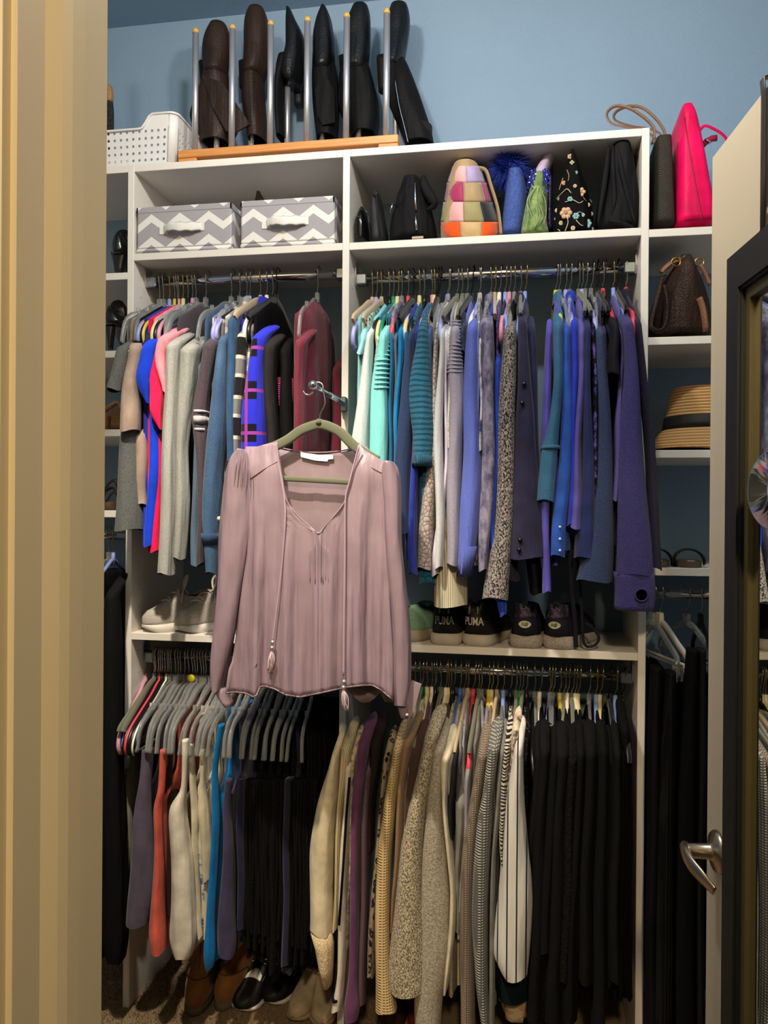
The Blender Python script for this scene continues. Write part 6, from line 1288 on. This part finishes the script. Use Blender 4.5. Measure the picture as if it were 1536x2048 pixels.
# ------------------------------------------------------------------ right section shelves
BRN = M('dark brown bag leather', (50, 36, 30), 0.4, kind='leather', bump=0.5, folds=0.7); TRM = M('tan trim leather', (118, 80, 56), 0.5, kind='leather')
BL_ = [(514, 1358, 1384), (526, 1342, 1396), (560, 1324, 1410), (600, 1312, 1420), (640, 1304, 1426), (668, 1304, 1428)]
t, _, _ = bag('handbag', 'dark brown leather handbag with looped strap on the right shelf', 'bag', BL_, 0.13, 0.115, BRN, 2.4, 0.07, 4)
a = MB(); a.tube(spline([W(u, v, 0.05) for u, v in ((1322, 545), (1330, 536), (1346, 524), (1362, 519))], 5), 0.006, 8, TRM, ry=0.009); a.build('strap', None, t, label='tan strap')
a = MB(); a.tube(spline([W(u, v, 0.0) for u, v in ((1324, 555), (1316, 590), (1304, 636), (1303, 655), (1318, 662), (1332, 650), (1337, 610), (1330, 570))], 6), 0.003, 7, BRN, ry=0.007); a.build('loop_strap', None, t)
a = MB(); p = W(1329, 549, -0.004); a.lathe([(0, -.003), (.004, -.003), (.005, 0), (0, .003)], 12, GOLD, p, RX); a.build('stud', None, t)
for cx, cy in ((1352, 524), (1399, 524)):
    a = MB(); q = W(cx, cy, 0.04); a.tube([(q.x+0.011*math.cos(k), q.y, q.z+0.011*math.sin(k)) for k in np.linspace(0, 6.28, 17)[:-1]], 0.0022, 6, M('brass ring', (176, 140, 80), 0.25, 1.0, kind='flat'), closed=True); a.build('brass_ring', None, t)
a = MB(); a.tube(spline([W(u, v, 0.02) for u, v in ((1400, 530), (1410, 546), (1420, 570))], 4), 0.003, 6, TRM, ry=0.006); a.build('strap', None, t)
a = MB(); a.lathe([(0, .012), (.012, .010), (.018, 0), (.012, -.006), (0, -.008)], 14, M('dark brown knot leather', (64, 46, 36), 0.45, kind='leather'), W(1372, 518, 0.06)); a.build('top_knot', None, t)
a = MB(); a.tube(spline([W(u, v, 0.012) for u, v in ((1398, 596), (1406, 620), (1412, 662))], 4), 0.004, 6, TRM, ry=0.01); a.build('side_trim', None, t)
# straw hat
STW = M('straw braid', (206, 164, 108), 0.8, kind='straw', c2=(146, 104, 58), bump=0.7); zs3 = Z3[2]
hc = W(1398, 898, 0.14); hx = hc.x+0.018
t = thing('straw_hat', 'tan straw hat with a black ribbon on the right shelf', 'hat', (hx, 0.17, zs3))
def sq(prof, m, nm, n=48, label=None):
    a = MB(); rings = [[(hx+r*math.cos(q), 0.17+r*0.97*math.sin(q), zs3+z+(0.006*math.sin(2*q) if r > .13 else 0)) for q in np.linspace(0, 2*math.pi, n+1)[:-1]] for r, z in prof]
    a.loft(rings, m, False, prof[-1][0] < 0.08); return a.build(nm, None, t, label=label, solid=0.002)
sq([(0.150, 0.006), (0.146, 0.012), (0.128, 0.042), (0.112, 0.060), (0.104, 0.066)], STW, 'brim')
sq([(0.106, 0.064), (0.100, 0.100), (0.090, 0.148), (0.084, 0.168), (0.078, 0.178), (0.060, 0.170), (0.03, 0.155)], STW, 'crown')
sq([(0.1075, 0.066), (0.1055, 0.080), (0.1025, 0.096), (0.1010, 0.100)], M('black hat ribbon', (26, 24, 26), 0.6, kind='plain'), 'ribbon', label='black ribbon band')
a = MB()
for k in range(220):
    q = k/220*2*math.pi; r_ = 0.150; p = Vector((hx+r_*math.cos(q), 0.17+r_*.97*math.sin(q), zs3+0.007+0.006*math.sin(2*q))); d = Vector((math.cos(q), math.sin(q), R.uniform(-.4, .6)))*0.007; s_ = Vector((-math.sin(q), math.cos(q), 0))*0.0012
    a.add([tuple(p-s_), tuple(p+s_), tuple(p+d)], [(0, 1, 2)], STW, False)
o = a.build('frayed_edge', None, t); o['kind'] = 'stuff'
# slide sandals
SLB = M('black slide strap', (20, 19, 21), 0.7, kind='plain'); SLS = M('brown grey sole', (92, 78, 66), 0.75, kind='plain')
for (u, lb) in ((1316, 'black slide sandal, left one of the pair on the right shelf'), (1381, 'black slide sandal, right one of the pair nearest the door')):
    z = Z3[3]; c = W(u, 1135, 0.02); t = thing('slide_sandal', lb, 'sandal', (c.x, 0.08, z), 'pair of slides on the right shelf')
    a = MB(); pts = [(c.x+0.036*sp(math.cos(q), .8), 0.085+0.075*sp(math.sin(q), .9)) for q in np.linspace(0, 6.283, 25)[:-1]]; n = len(pts)
    a.add([(x, y, z+0.001) for x, y in pts]+[(x, y, z+0.016) for x, y in pts], [tuple(range(n))[::-1], tuple(range(n, 2*n))]+[(j, (j+1) % n, n+(j+1) % n, n+j) for j in range(n)], SLS, False); a.build('sole', None, t)
    a = MB(); a.tube([(c.x+0.037*math.cos(q), 0.035+0.02*math.sin(q), z+0.010+0.036*math.sin(q)**0.8) for q in np.linspace(0.001, math.pi-0.001, 15)], 0.003, 8, SLB, ry=0.018, up=(0, 1, 0)); a.build('strap', None, t)
    a = MB(); p = Vector((c.x+0.004, 0.010, z+0.0175)); a.box((p.x-0.009, 0.03, z+0.0162), (p.x+0.009, 0.045, z+0.0172), M('white size label', (206, 200, 196), 0.6, kind='flat')); a.build('size_label', None, t)

# ------------------------------------------------------------------ left section shoes
PUMP = M('black pump leather', (11, 11, 12), 0.16, kind='flat', coat=0.4)
def pump(label, cup, heel, zsh, yc=0.05, toe=None):
    t = thing('high_heel_pump', label, 'shoe', tuple(W(heel[-1][1], heel[-1][0], yc)))
    a = MB(); pix_loft(a, cup, yc, 0.03, PUMP, 28, 2.2); a.build('heel_cup', None, t)
    a = MB(); pix_loft(a, heel, yc, 0.012, PUMP, 20, 2.4); a.build('heel', None, t)
    a = MB(); l = cup[-1]; p = W((l[1]+l[2])/2, l[0]-8, yc); h = p.z-zsh; rings = []
    for k in range(14):
        f = k/13; w = 0.026+0.014*math.sin(math.pi*min(1, f*1.05))**0.8; zz = zsh+0.012+(h+0.02)*(1-f)**1.6; hh = 0.020+0.012*(1-f)+0.012*math.sin(math.pi*f)
        if f > .9: w *= (1-(f-.9)*7); hh *= .7
        rings.append(ring(p.x+0.01*f, yc+0.02+0.19*f, w, hh, 0, 20)); rings[-1] = [(q[0], yc+0.02+0.19*f, zz+(q[1]-yc-0.02-0.19*f)) for q in rings[-1]]
    a.loft(rings, PUMP); a.build('upper', None, t); return t
pump('black high heel pump on the top shelf of the left section', [(466, 228, 246), (473, 223, 252), (490, 219, 256), (502, 220, 256), (506, 222, 255)], [(503, 220, 254), (515, 222, 250), (530, 226, 247), (545, 227, 246)], Z0[0])
pump('black stiletto pump on the second shelf of the left section', [(612, 212, 222), (620, 208, 236), (640, 204, 248), (648, 206, 250)], [(645, 206, 230), (665, 212, 228), (700, 215, 224)], Z0[1])
TANW = M('tan wedge leather', (176, 128, 88), 0.6, kind='leather'); RAF = M('woven cork wedge', (150, 108, 70), 0.8, kind='ribh', c2=(104, 70, 42), sc=1.4)
t = thing('wedge_sandal', 'tan wedge sandal with a woven heel on the left section shelf', 'sandal', tuple(W(236, 858, 0.06)))
a = MB(); pix_loft(a, [(818, 219, 262), (840, 218, 260), (857, 216, 258)], 0.07, 0.06, RAF, 24, 4.0); a.build('wedge_heel', None, t)
a = MB(); pix_loft(a, [(826, 196, 222), (840, 192, 222), (858, 190, 218)], 0.05, 0.05, TANW, 24, 3.0); a.build('upper', None, t)
a = MB(); a.tube(spline([W(u, v, 0.03) for u, v in ((204, 826), (222, 812), (236, 806), (240, 818))], 4), 0.004, 7, TANW, ry=0.008); a.build('ankle_strap', None, t)
t = thing('strappy_sandal', 'dark strappy sandal on the lowest shelf of the left section', 'sandal', tuple(W(226, 1020, 0.06)))
a = MB(); pix_loft(a, [(1003, 196, 250), (1010, 194, 252), (1019, 194, 250)], 0.10, 0.07, M('brown sandal sole', (76, 54, 38), 0.7, kind='plain'), 24, 3.0); a.build('sole', None, t)
for pts in (((206, 1002), (214, 972), (232, 962), (244, 1002)), ((212, 1004), (226, 985), (240, 988), (248, 1004)), ((204, 985), (226, 975), (236, 995))):
    a = MB(); a.tube(spline([W(u, v, 0.04) for u, v in pts], 5), 0.003, 6, SLB, ry=0.006); a.build('strap', None, t)

# ------------------------------------------------------------------ shoes
def pose(loc, ang, lean=0.0):
    return Matrix.Translation(Vector(loc)) @ Matrix.Rotation(ang, 4, 'Z') @ Matrix.Rotation(lean, 4, 'X')
SHOE_SHADE = M('painted shoe opening shade', (30, 26, 24), 0.95, kind='flat')  # colour for the shade painted into shoe openings
def sneaker(label, loc, ang, L=0.255, Wd=0.046, H=0.085, up=None, sole=None, acc=None, lace=None, group=None, sole_h=0.028, name='sneaker', heel_h=None, low=0.0, tongue=True, flare=1.08, accs=None):
    """heel at y=0, toe toward +y in shoe space"""
    Mx = pose(loc, ang); T = lambda p: tuple(Mx @ Vector(p)); t = thing(name, label, 'shoe', loc, group)
    fs = np.linspace(0, 1, 26)
    wid = np.interp(fs, [0, .03, .10, .25, .42, .60, .74, .86, .95, 1], [.30, .60, .78, .80, .78, .92, 1.0, .92, .62, .18])*Wd
    hh = heel_h or H
    hs = np.interp(fs, [0, .04, .12, .25, .36, .48, .62, .78, .92, 1], [hh*.72, hh*.95, hh*.97, hh*.80, hh*.84, H*.92, H*.66, H*.50, H*.40, H*.22])
    op = np.interp(fs, [0, .05, .10, .30, .40, .46], [0, .3, 1, 1, .7, 0])
    rings = []
    for f, w, h, o in zip(fs, wid, hs, op):
        y = f*L; z0 = sole_h*0.7; hc = h*(1.06*(1-o)+0.30*o); hi = h*(1.04*(1-o)+0.42*o)
        prof = [(-w, z0), (-w*1.03, z0+h*.25), (-w*.97, z0+h*.55), (-w*.84, z0+h*.82), (-w*.70, z0+h), (-w*.58, z0+h*1.0), (-w*.50, z0+(hi if o > .2 else h*1.03)), (0, z0+hc), (w*.50, z0+(hi if o > .2 else h*1.03)), (w*.58, z0+h), (w*.70, z0+h), (w*.84, z0+h*.82), (w*.97, z0+h*.55), (w*1.03, z0+h*.25), (w, z0)]
        rings.append([T((x, y+(-0.010*math.sin(math.pi*(z-z0)/max(h, .01)*.5) if f < .05 else 0), z)) for x, z in prof])
    a = MB(); a.loft(rings, up, True, True); a.build('upper', None, t)
    a = MB(); rr = []
    sh = np.interp(fs, [0, .3, .7, 1], [1.15, 1.0, .85, .72])*sole_h
    for f, w, s in zip(fs, wid, sh):
        y = f*L*1.02-0.004; w2 = w*flare+0.002; toe = 0.012*max(0, (f-.8)/.2)**2
        rr.append([T(p) for p in ((-w2*.92, y, toe), (-w2, y, toe+s*.35), (-w2*.97, y, s), (0, y, s*1.02), (w2*.97, y, s), (w2, y, toe+s*.35), (w2*.92, y, toe))])
    a.loft(rr, sole, True, True); a.build('sole', None, t)
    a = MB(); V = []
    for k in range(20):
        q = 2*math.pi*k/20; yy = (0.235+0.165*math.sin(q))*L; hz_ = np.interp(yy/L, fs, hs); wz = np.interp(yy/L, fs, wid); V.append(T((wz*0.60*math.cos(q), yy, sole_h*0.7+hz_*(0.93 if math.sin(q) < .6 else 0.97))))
    a.add(V, [tuple(range(20))], SHOE_SHADE, False); a.build('lining', None, t, label='shade painted across the shoe opening')  # flat dark sheet stands in for the shade inside the shoe
    if lace:
        a = MB()
        for k in range(5):
            f = .40+.065*k; y = f*L; h = np.interp(f, fs, hs); w = np.interp(f, fs, wid)
            a.tube([T((x, y+.006*(1 if x > 0 else -1)*(-1)**k, sole_h*.7+h*1.07+0.004-0.006*abs(x/(w*.6))**2)) for x in np.linspace(-w*.62, w*.62, 7)], 0.0022, 6, lace, ry=0.0035)
        h = np.interp(.4, fs, hs); b0 = Vector((0, .40*L, sole_h*.7+h*1.08+0.004))
        for sx in (-1, 1):
            a.tube([T(b0+Vector(q)) for q in spline([(0, 0, 0), (sx*.015, -.004, .028), (sx*.004, -.01, .045), (-sx*.008, -.004, .03), (0, 0, .002)], 5)], 0.002, 6, lace); a.tube([T(b0+Vector(q)) for q in spline([(0, 0, 0), (sx*.025, .01, .0), (sx*.045, .02, -.03)], 5)], 0.002, 6, lace)
        o = a.build('laces', None, t)
    if accs:
        for nm, prof_f0, prof_f1, m, lb in accs: pass
    return t, T
WSN = M('white mesh upper', (178, 171, 166), 0.85, kind='speckle', c2=(140, 134, 130)); WSO = M('white rubber', (216, 210, 204), 0.55, kind='flat'); WLA = M('white laces', (214, 204, 194), 0.8, kind='flat')
zS1 = 1.0744
p1 = W(275, 1258, 0.012); p2 = W(340, 1262, 0.006)
ang = math.radians(150)
def place_toe(toe, ang, L): # location of the heel when the toe sits at 'toe'
    d = Vector((-math.sin(ang), math.cos(ang), 0)); return Vector(toe)-d*L
for p, lb, an in ((p1, 'white lace-up sneaker nearest the left upright', 130), (p2, 'white lace-up sneaker right of its pair mate', 142)):
    an = math.radians(an); l = place_toe((p.x+0.01, 0.022, zS1), an, 0.20); sneaker(lb, (l.x, l.y, zS1), an, 0.20, 0.043, 0.095, WSN, WSO, None, WLA, 'white sneakers on the left shoe shelf')
DKS = M('dark shoe upper', (26, 24, 26), 0.7, kind='plain'); DKO = M('dark shoe sole', (40, 36, 34), 0.7, kind='flat')
l = W(410, 1268, 0.12); sneaker('dark low shoe behind the white sneakers', (-0.30, 0.08, zS1), math.radians(-20), 0.23, 0.042, 0.075, DKS, DKO)
# black sneakers with lettering on the heels
BSN = M('black sneaker mesh', (17, 16, 17), 0.7, kind='plain'); GSO = M('grey white midsole', (186, 176, 166), 0.6, kind='flat'); SILV = M('silver lettering', (188, 180, 174), 0.4, kind='flat')
zS2 = 1.0688
def text_mesh(txt, size, depth=0.0008):
    cu = bpy.data.curves.new('lettering', 'FONT'); cu.body = txt; cu.size = size; cu.extrude = depth; cu.align_x = 'CENTER'; cu.align_y = 'CENTER'; cu.offset = size*0.012
    o = bpy.data.objects.new('lettering', cu); COL.objects.link(o); dg = bpy.context.evaluated_depsgraph_get(); me = bpy.data.meshes.new_from_object(o.evaluated_get(dg)); bpy.data.objects.remove(o); return me
def letter(t, txt, size, mat4, m, nm='lettering', sx=1.0):
    me = text_mesh(txt, size); loc = Vector(WORLDLOC[t.name])
    for v in me.vertices: q = mat4 @ Vector((v.co.x*sx, v.co.y, v.co.z)); v.co = q-loc
    me.materials.clear(); me.materials.append(m); o = bpy.data.objects.new(nm, me); COL.objects.link(o); o.parent = t; WORLDLOC[o.name] = tuple(loc); return o
for u, an, lb in ((889, -3, 'black sneaker with silver heel lettering, left of the pair'), (950, -14, 'black sneaker with silver heel lettering, right of the pair')):
    p = W(u, 1284, 0.012); a_ = math.radians(an)
    t, T = sneaker(lb, (p.x, 0.016, zS2), a_, 0.25, 0.047, 0.098, BSN, GSO, None, None, 'black sneakers seen from the heel', 0.026, heel_h=0.105, flare=1.14)
    a = MB(); rr = []
    for k in range(13):   # heel panel carrying the lettering
        x = -0.032+0.064*k/12; rr.append([T((x*(1-.15*f), -0.010-0.004*f+0.026*(abs(x)/0.034)**2.2, 0.036+0.058*f)) for f in (0, .5, 1)])
    a.add([q for r in rr for q in r], [(k*3+j, k*3+3+j, k*3+4+j, k*3+1+j) for k in range(12) for j in (0, 1)], BSN, True); a.build('heel_panel', None, t, solid=0.002)
    M4 = pose((p.x, 0.016, zS2), a_) @ Matrix.Translation((0, -0.0165, 0.066)) @ Matrix.Rotation(math.radians(90), 4, 'X')
    me = text_mesh('PUMA', 0.030); loc = Vector(WORLDLOC[t.name])
    for v in me.vertices: x = v.co.x*0.64; v.co = (M4 @ Vector((x, v.co.y, v.co.z-0.018*(abs(x)/0.034)**2.2)))-loc
    me.materials.clear(); me.materials.append(SILV); o = bpy.data.objects.new('lettering', me); COL.objects.link(o); o.parent = t; o['label'] = 'silver brand lettering on the heel'
    a = MB()
    for sx in (-1, 1): a.tube([T((sx*.012, -0.0145, 0.086)), T((sx*.011, -0.0145, 0.106))], 0.0030, 6, M('dull silver stripe', (120, 112, 104), 0.5, kind='flat'), ry=0.0015)
    a.build('heel_stripe', None, t)
NSN = M('navy running mesh', (22, 22, 42), 0.75, kind='plain'); NSO = M('dotted grey midsole', (170, 160, 156), 0.7, kind='speckle', c2=(120, 110, 112), sc=.8); TEAL = M('teal outsole', (44, 140, 124), 0.6, kind='flat'); PRT = M('purple black collar print', (44, 36, 54), 0.8, kind='floral', c2=(18, 16, 22), c3=(96, 80, 110), sc=2); CREAM = M('cream emblem', (206, 206, 184), 0.5, kind='flat'); GRE = M('green emblem letters', (66, 112, 74), 0.5, kind='flat')
for u, an, lb in ((1050, -4, 'navy running shoe with a cream heel emblem, left of the pair'), (1112, -20, 'navy running shoe with a cream heel emblem, right of the pair')):
    p = W(u, 1294, 0.006); a_ = math.radians(an); pl = (p.x, 0.012, zS2)
    t, T = sneaker(lb, pl, a_, 0.25, 0.047, 0.092, NSN, NSO, None, None, 'navy running shoes seen from the heel', 0.030, heel_h=0.098, flare=1.16)
    a = MB(); rr = []
    for k in range(13):
        x = -0.034+0.068*k/12; rr.append([T((x*(1-.10*f), -0.010-0.003*f+0.026*(abs(x)/0.036)**2.2, 0.034+0.046*f)) for f in (0, .5, 1)])
    a.add([q for r in rr for q in r], [(k*3+j, k*3+3+j, k*3+4+j, k*3+1+j) for k in range(12) for j in (0, 1)], NSN, True); a.build('heel_panel', None, t, solid=0.002)
    a = MB(); rr = []
    for k in range(13):
        x = -0.031+0.062*k/12; rr.append([T((x*(1-.2*f), -0.013+0.010*f+0.026*(abs(x)/0.034)**2.2, 0.080+0.036*f)) for f in (0, .5, 1)])
    a.add([q for r in rr for q in r], [(k*3+j, k*3+3+j, k*3+4+j, k*3+1+j) for k in range(12) for j in (0, 1)], PRT, True); a.build('printed_collar', None, t, solid=0.004)
    M4 = pose(pl, a_) @ Matrix.Translation((0, -0.0155, 0.064)) @ Matrix.Rotation(math.radians(90), 4, 'X')
    a = MB(); lens = [(0.0165*math.cos(q), 0.0095*math.copysign(abs(math.sin(q))**1.25, math.sin(q))) for q in np.linspace(0, 6.283, 25)[:-1]]; V = []
    for zz in (0, 0.0012): V += [tuple(M4 @ Vector((x, y, zz-0.018*(abs(x)/0.034)**2.2))) for x, y in lens]
    n = len(lens); a.add(V, [tuple(range(n, 2*n))]+[(j, (j+1) % n, n+(j+1) % n, n+j) for j in range(n)], CREAM, False); em = a.build('heel_emblem', None, t, label='cream eye-shaped emblem')
    me = text_mesh('NB', 0.013)
    for v in me.vertices: v.co = (M4 @ Vector((v.co.x*0.95+v.co.y*0.3, v.co.y, v.co.z+0.002)))-Vector(WORLDLOC[t.name])
    me.materials.clear(); me.materials.append(GRE); o = bpy.data.objects.new('emblem_letters', me); COL.objects.link(o); o.parent = em
    a = MB(); pts = [T((0.040*sp(math.cos(q), .8), 0.004+0.03+0.036*math.sin(q), 0.0015)) for q in np.linspace(math.pi, 2*math.pi, 15)]; a.tube(pts, 0.002, 6, TEAL); a.build('outsole_edge', None, t, label='teal outsole edge')
    a = MB(); b0 = T((0, 0.0, 0.118)); a.tube([T((-.004, -.006, .106)), T((-.003, -.010, .122)), T((.003, -.010, .124)), T((.004, -.004, .108))], 0.002, 6, NSN, ry=.004); a.build('pull_tab', None, t)
MGR = M('pale green mesh', (120, 160, 136), 0.8, kind='speckle', c2=(80, 120, 104)); sneaker('pale green trainer half hidden by the blouse', (W(812, 1282, 0.06).x, 0.05, zS2), math.radians(-24), 0.24, 0.045, 0.085, MGR, M('taupe sole', (150, 138, 120), 0.7, kind='flat'))
# belt hanging down
t = thing('cloth_belt', 'navy cloth belt dangling to the shoe shelf beside the running shoes', 'belt', tuple(W(1156, 1110, -0.10)))
NVB = M('navy belt cloth', (24, 24, 48), 0.85, kind='plain')
for pts in (((1140, 1040), (1140, 1100), (1144, 1180), (1150, 1250), (1152, 1294)), ((1146, 1060), (1158, 1150), (1164, 1230), (1168, 1286), (1186, 1292), (1198, 1276), (1184, 1255), (1170, 1246))):
    a = MB(); a.tube(spline([W(u, v, -0.085+0.09*min(1, max(0, (v-1040)/240))) for u, v in pts], 6), 0.0065 if pts[0][0] < 1142 else 0.004, 6, NVB, up=(0, 1, 0), ry=0.0022); a.build('belt_end', None, t)

# ------------------------------------------------------------------ on the carpet
UGG = M('tan suede', (128, 84, 46), 0.95, kind='plain', sheen=0.2, folds=0.3); USO = M('grey boot sole', (92, 82, 64), 0.8, kind='plain')
for u, v, an, hgt, lb in ((383, 2038, 8, 0.30, 'tan suede boot left of its mate on the carpet'), (437, 2027, -4, 0.29, 'tan suede boot right of its mate on the carpet')):
    p = WZ(u, v, 0.0); X, Y = p.x, p.y+0.004
    t = thing('ankle_boot', lb, 'boot', (X, Y+0.10, 0), 'tan suede boots'); Mx = Matrix.Translation((X, Y, 0)) @ Matrix.Rotation(math.radians(an), 4, 'Z')
    def rg_(a_, y0, y1, z, n=28): return [tuple(Mx @ Vector(q)) for q in ring(0, (y0+y1)/2, a_, (y1-y0)/2, z, n, 2.3)]
    a = MB(); a.loft([rg_(0.037, 0.004, 0.225, 0.001), rg_(0.041, 0.0, 0.23, 0.006), rg_(0.041, 0.0, 0.23, 0.020), rg_(0.039, 0.003, 0.228, 0.023)], USO); a.build('sole', None, t)
    a = MB(); a.loft([rg_(0.0385, 0.004, 0.226, 0.022), rg_(0.041, 0.003, 0.228, 0.040), rg_(0.041, 0.010, 0.228, 0.060), rg_(0.039, 0.030, 0.226, 0.080), rg_(0.037, 0.062, 0.224, 0.098), rg_(0.036, 0.082, 0.222, 0.115), rg_(0.037, 0.086, 0.223, 0.15), rg_(0.040, 0.084, 0.226, 0.20), rg_(0.042, 0.080, 0.23, 0.25), rg_(0.0425, 0.078, 0.232, hgt), rg_(0.036, 0.084, 0.226, hgt+0.003), rg_(0.035, 0.085, 0.225, hgt-0.03)], UGG); a.build('shaft', None, t)
    a = MB(); a.tube([tuple(Mx @ Vector(q)) for q in spline([(-0.040, 0.11, 0.076), (-0.028, 0.052, 0.088), (0, 0.036, 0.086), (0.028, 0.052, 0.088), (0.040, 0.11, 0.076)], 5)], 0.0018, 6, M('dark suede seam', (76, 46, 24), 0.9, kind='flat')); a.tube([tuple(Mx @ Vector(q)) for q in ((0, 0.060, 0.094), (0, 0.082, 0.115), (0, 0.085, 0.16), (0, 0.079, 0.25), (0, 0.077, hgt))], 0.0016, 6, M('dark suede seam', (76, 46, 24))); a.build('seam', None, t)
MJB = M('black shoe cloth', (14, 14, 15), 0.6, kind='plain'); MJW = M('white shoe leather', (206, 204, 200), 0.5, kind='flat')
for u, v, an, lb in ((478, 2030, 172, 'black shoe with white instep and white sole, left of its pair'), (532, 2014, 160, 'black shoe with white instep and white sole, right of its pair')):
    p = WZ(u, v, 0.0); an = math.radians(an); l = place_toe((p.x, p.y, 0.002), an, 0.24)
    t, T = sneaker(lb, (l.x, l.y, 0.002), an, 0.24, 0.042, 0.070, MJB, MJW, None, None, 'black and white shoes', 0.018)
    a = MB(); rr = []
    for k in range(11):
        x = -0.030+0.06*k/10; rr.append([T((x, 0.52*0.24+0.036*f, 0.012+0.056-0.010*f-0.012*(abs(x)/0.03)**2+0.004)) for f in (0, .5, 1)])
    a.add([q for r in rr for q in r], [(k*3+j, k*3+3+j, k*3+4+j, k*3+1+j) for k in range(10) for j in (0, 1)], MJW, True); a.build('white_strap', None, t, label='white instep strap', solid=0.003)
    if an > 2.9:
        a = MB(); b0 = Vector((0, 0.10, 0.075)); LC = M('pale lace', (150, 140, 128), 0.8, kind='flat')
        for sx in (-1, 1): a.tube([T(b0+Vector(q)) for q in spline([(0, 0, 0), (sx*.02, 0, .012), (sx*.034, 0, .002), (sx*.02, 0, -.006), (0, 0, 0)], 5)], 0.0015, 6, LC)
        a.build('lace_bow', None, t)
BGS = M('beige sneaker leather', (172, 152, 128), 0.7, kind='plain'); BGO = M('beige rubber sole', (156, 136, 108), 0.7, kind='flat')
for u, v, an, lb in ((586, 2050, 172, 'beige worn sneaker left of its mate near the middle upright'), (644, 2062, 192, 'beige worn sneaker right beside the middle upright')):
    p = WZ(u, v, 0.0); an = math.radians(an); l = place_toe((p.x, p.y, 0.002), an, 0.23)
    t, T = sneaker(lb, (l.x, l.y, 0.002), an, 0.23, 0.034, 0.078, BGS, BGO, None, None, 'beige sneakers', 0.022)
    a = MB(); w = 0.022; a.tube([T((x, 0.10+.02*f, 0.085+0.01*f)) for x, f in ((-w, 0), (-.012, .8), (.012, 1), (w, .3))], 0.004, 6, BGS, ry=0.007); a.build('strap', None, t)
t = thing('ankle_boot', 'brown leather shoe in the shadow under the cream waffle sweater', 'shoe', tuple(WZ(785, 2060, 0.0)))
a = MB(); pix_loft(a, [(2010, 770, 796), (2025, 762, 806), (2050, 758, 812)], 0.10, 0.07, M('dark brown shoe leather', (70, 42, 30), 0.4, kind='leather'), 24, 2.3); a.build('upper', None, t)
t = thing('slipper', 'red slipper in the shadow under the oatmeal sweater', 'shoe', tuple(WZ(838, 2060, 0.0)))
a = MB(); pix_loft(a, [(2030, 818, 852), (2042, 812, 858), (2056, 812, 858)], 0.12, 0.06, M('red slipper cloth', (120, 34, 26), 0.8, kind='plain'), 24, 2.3); a.build('upper', None, t)
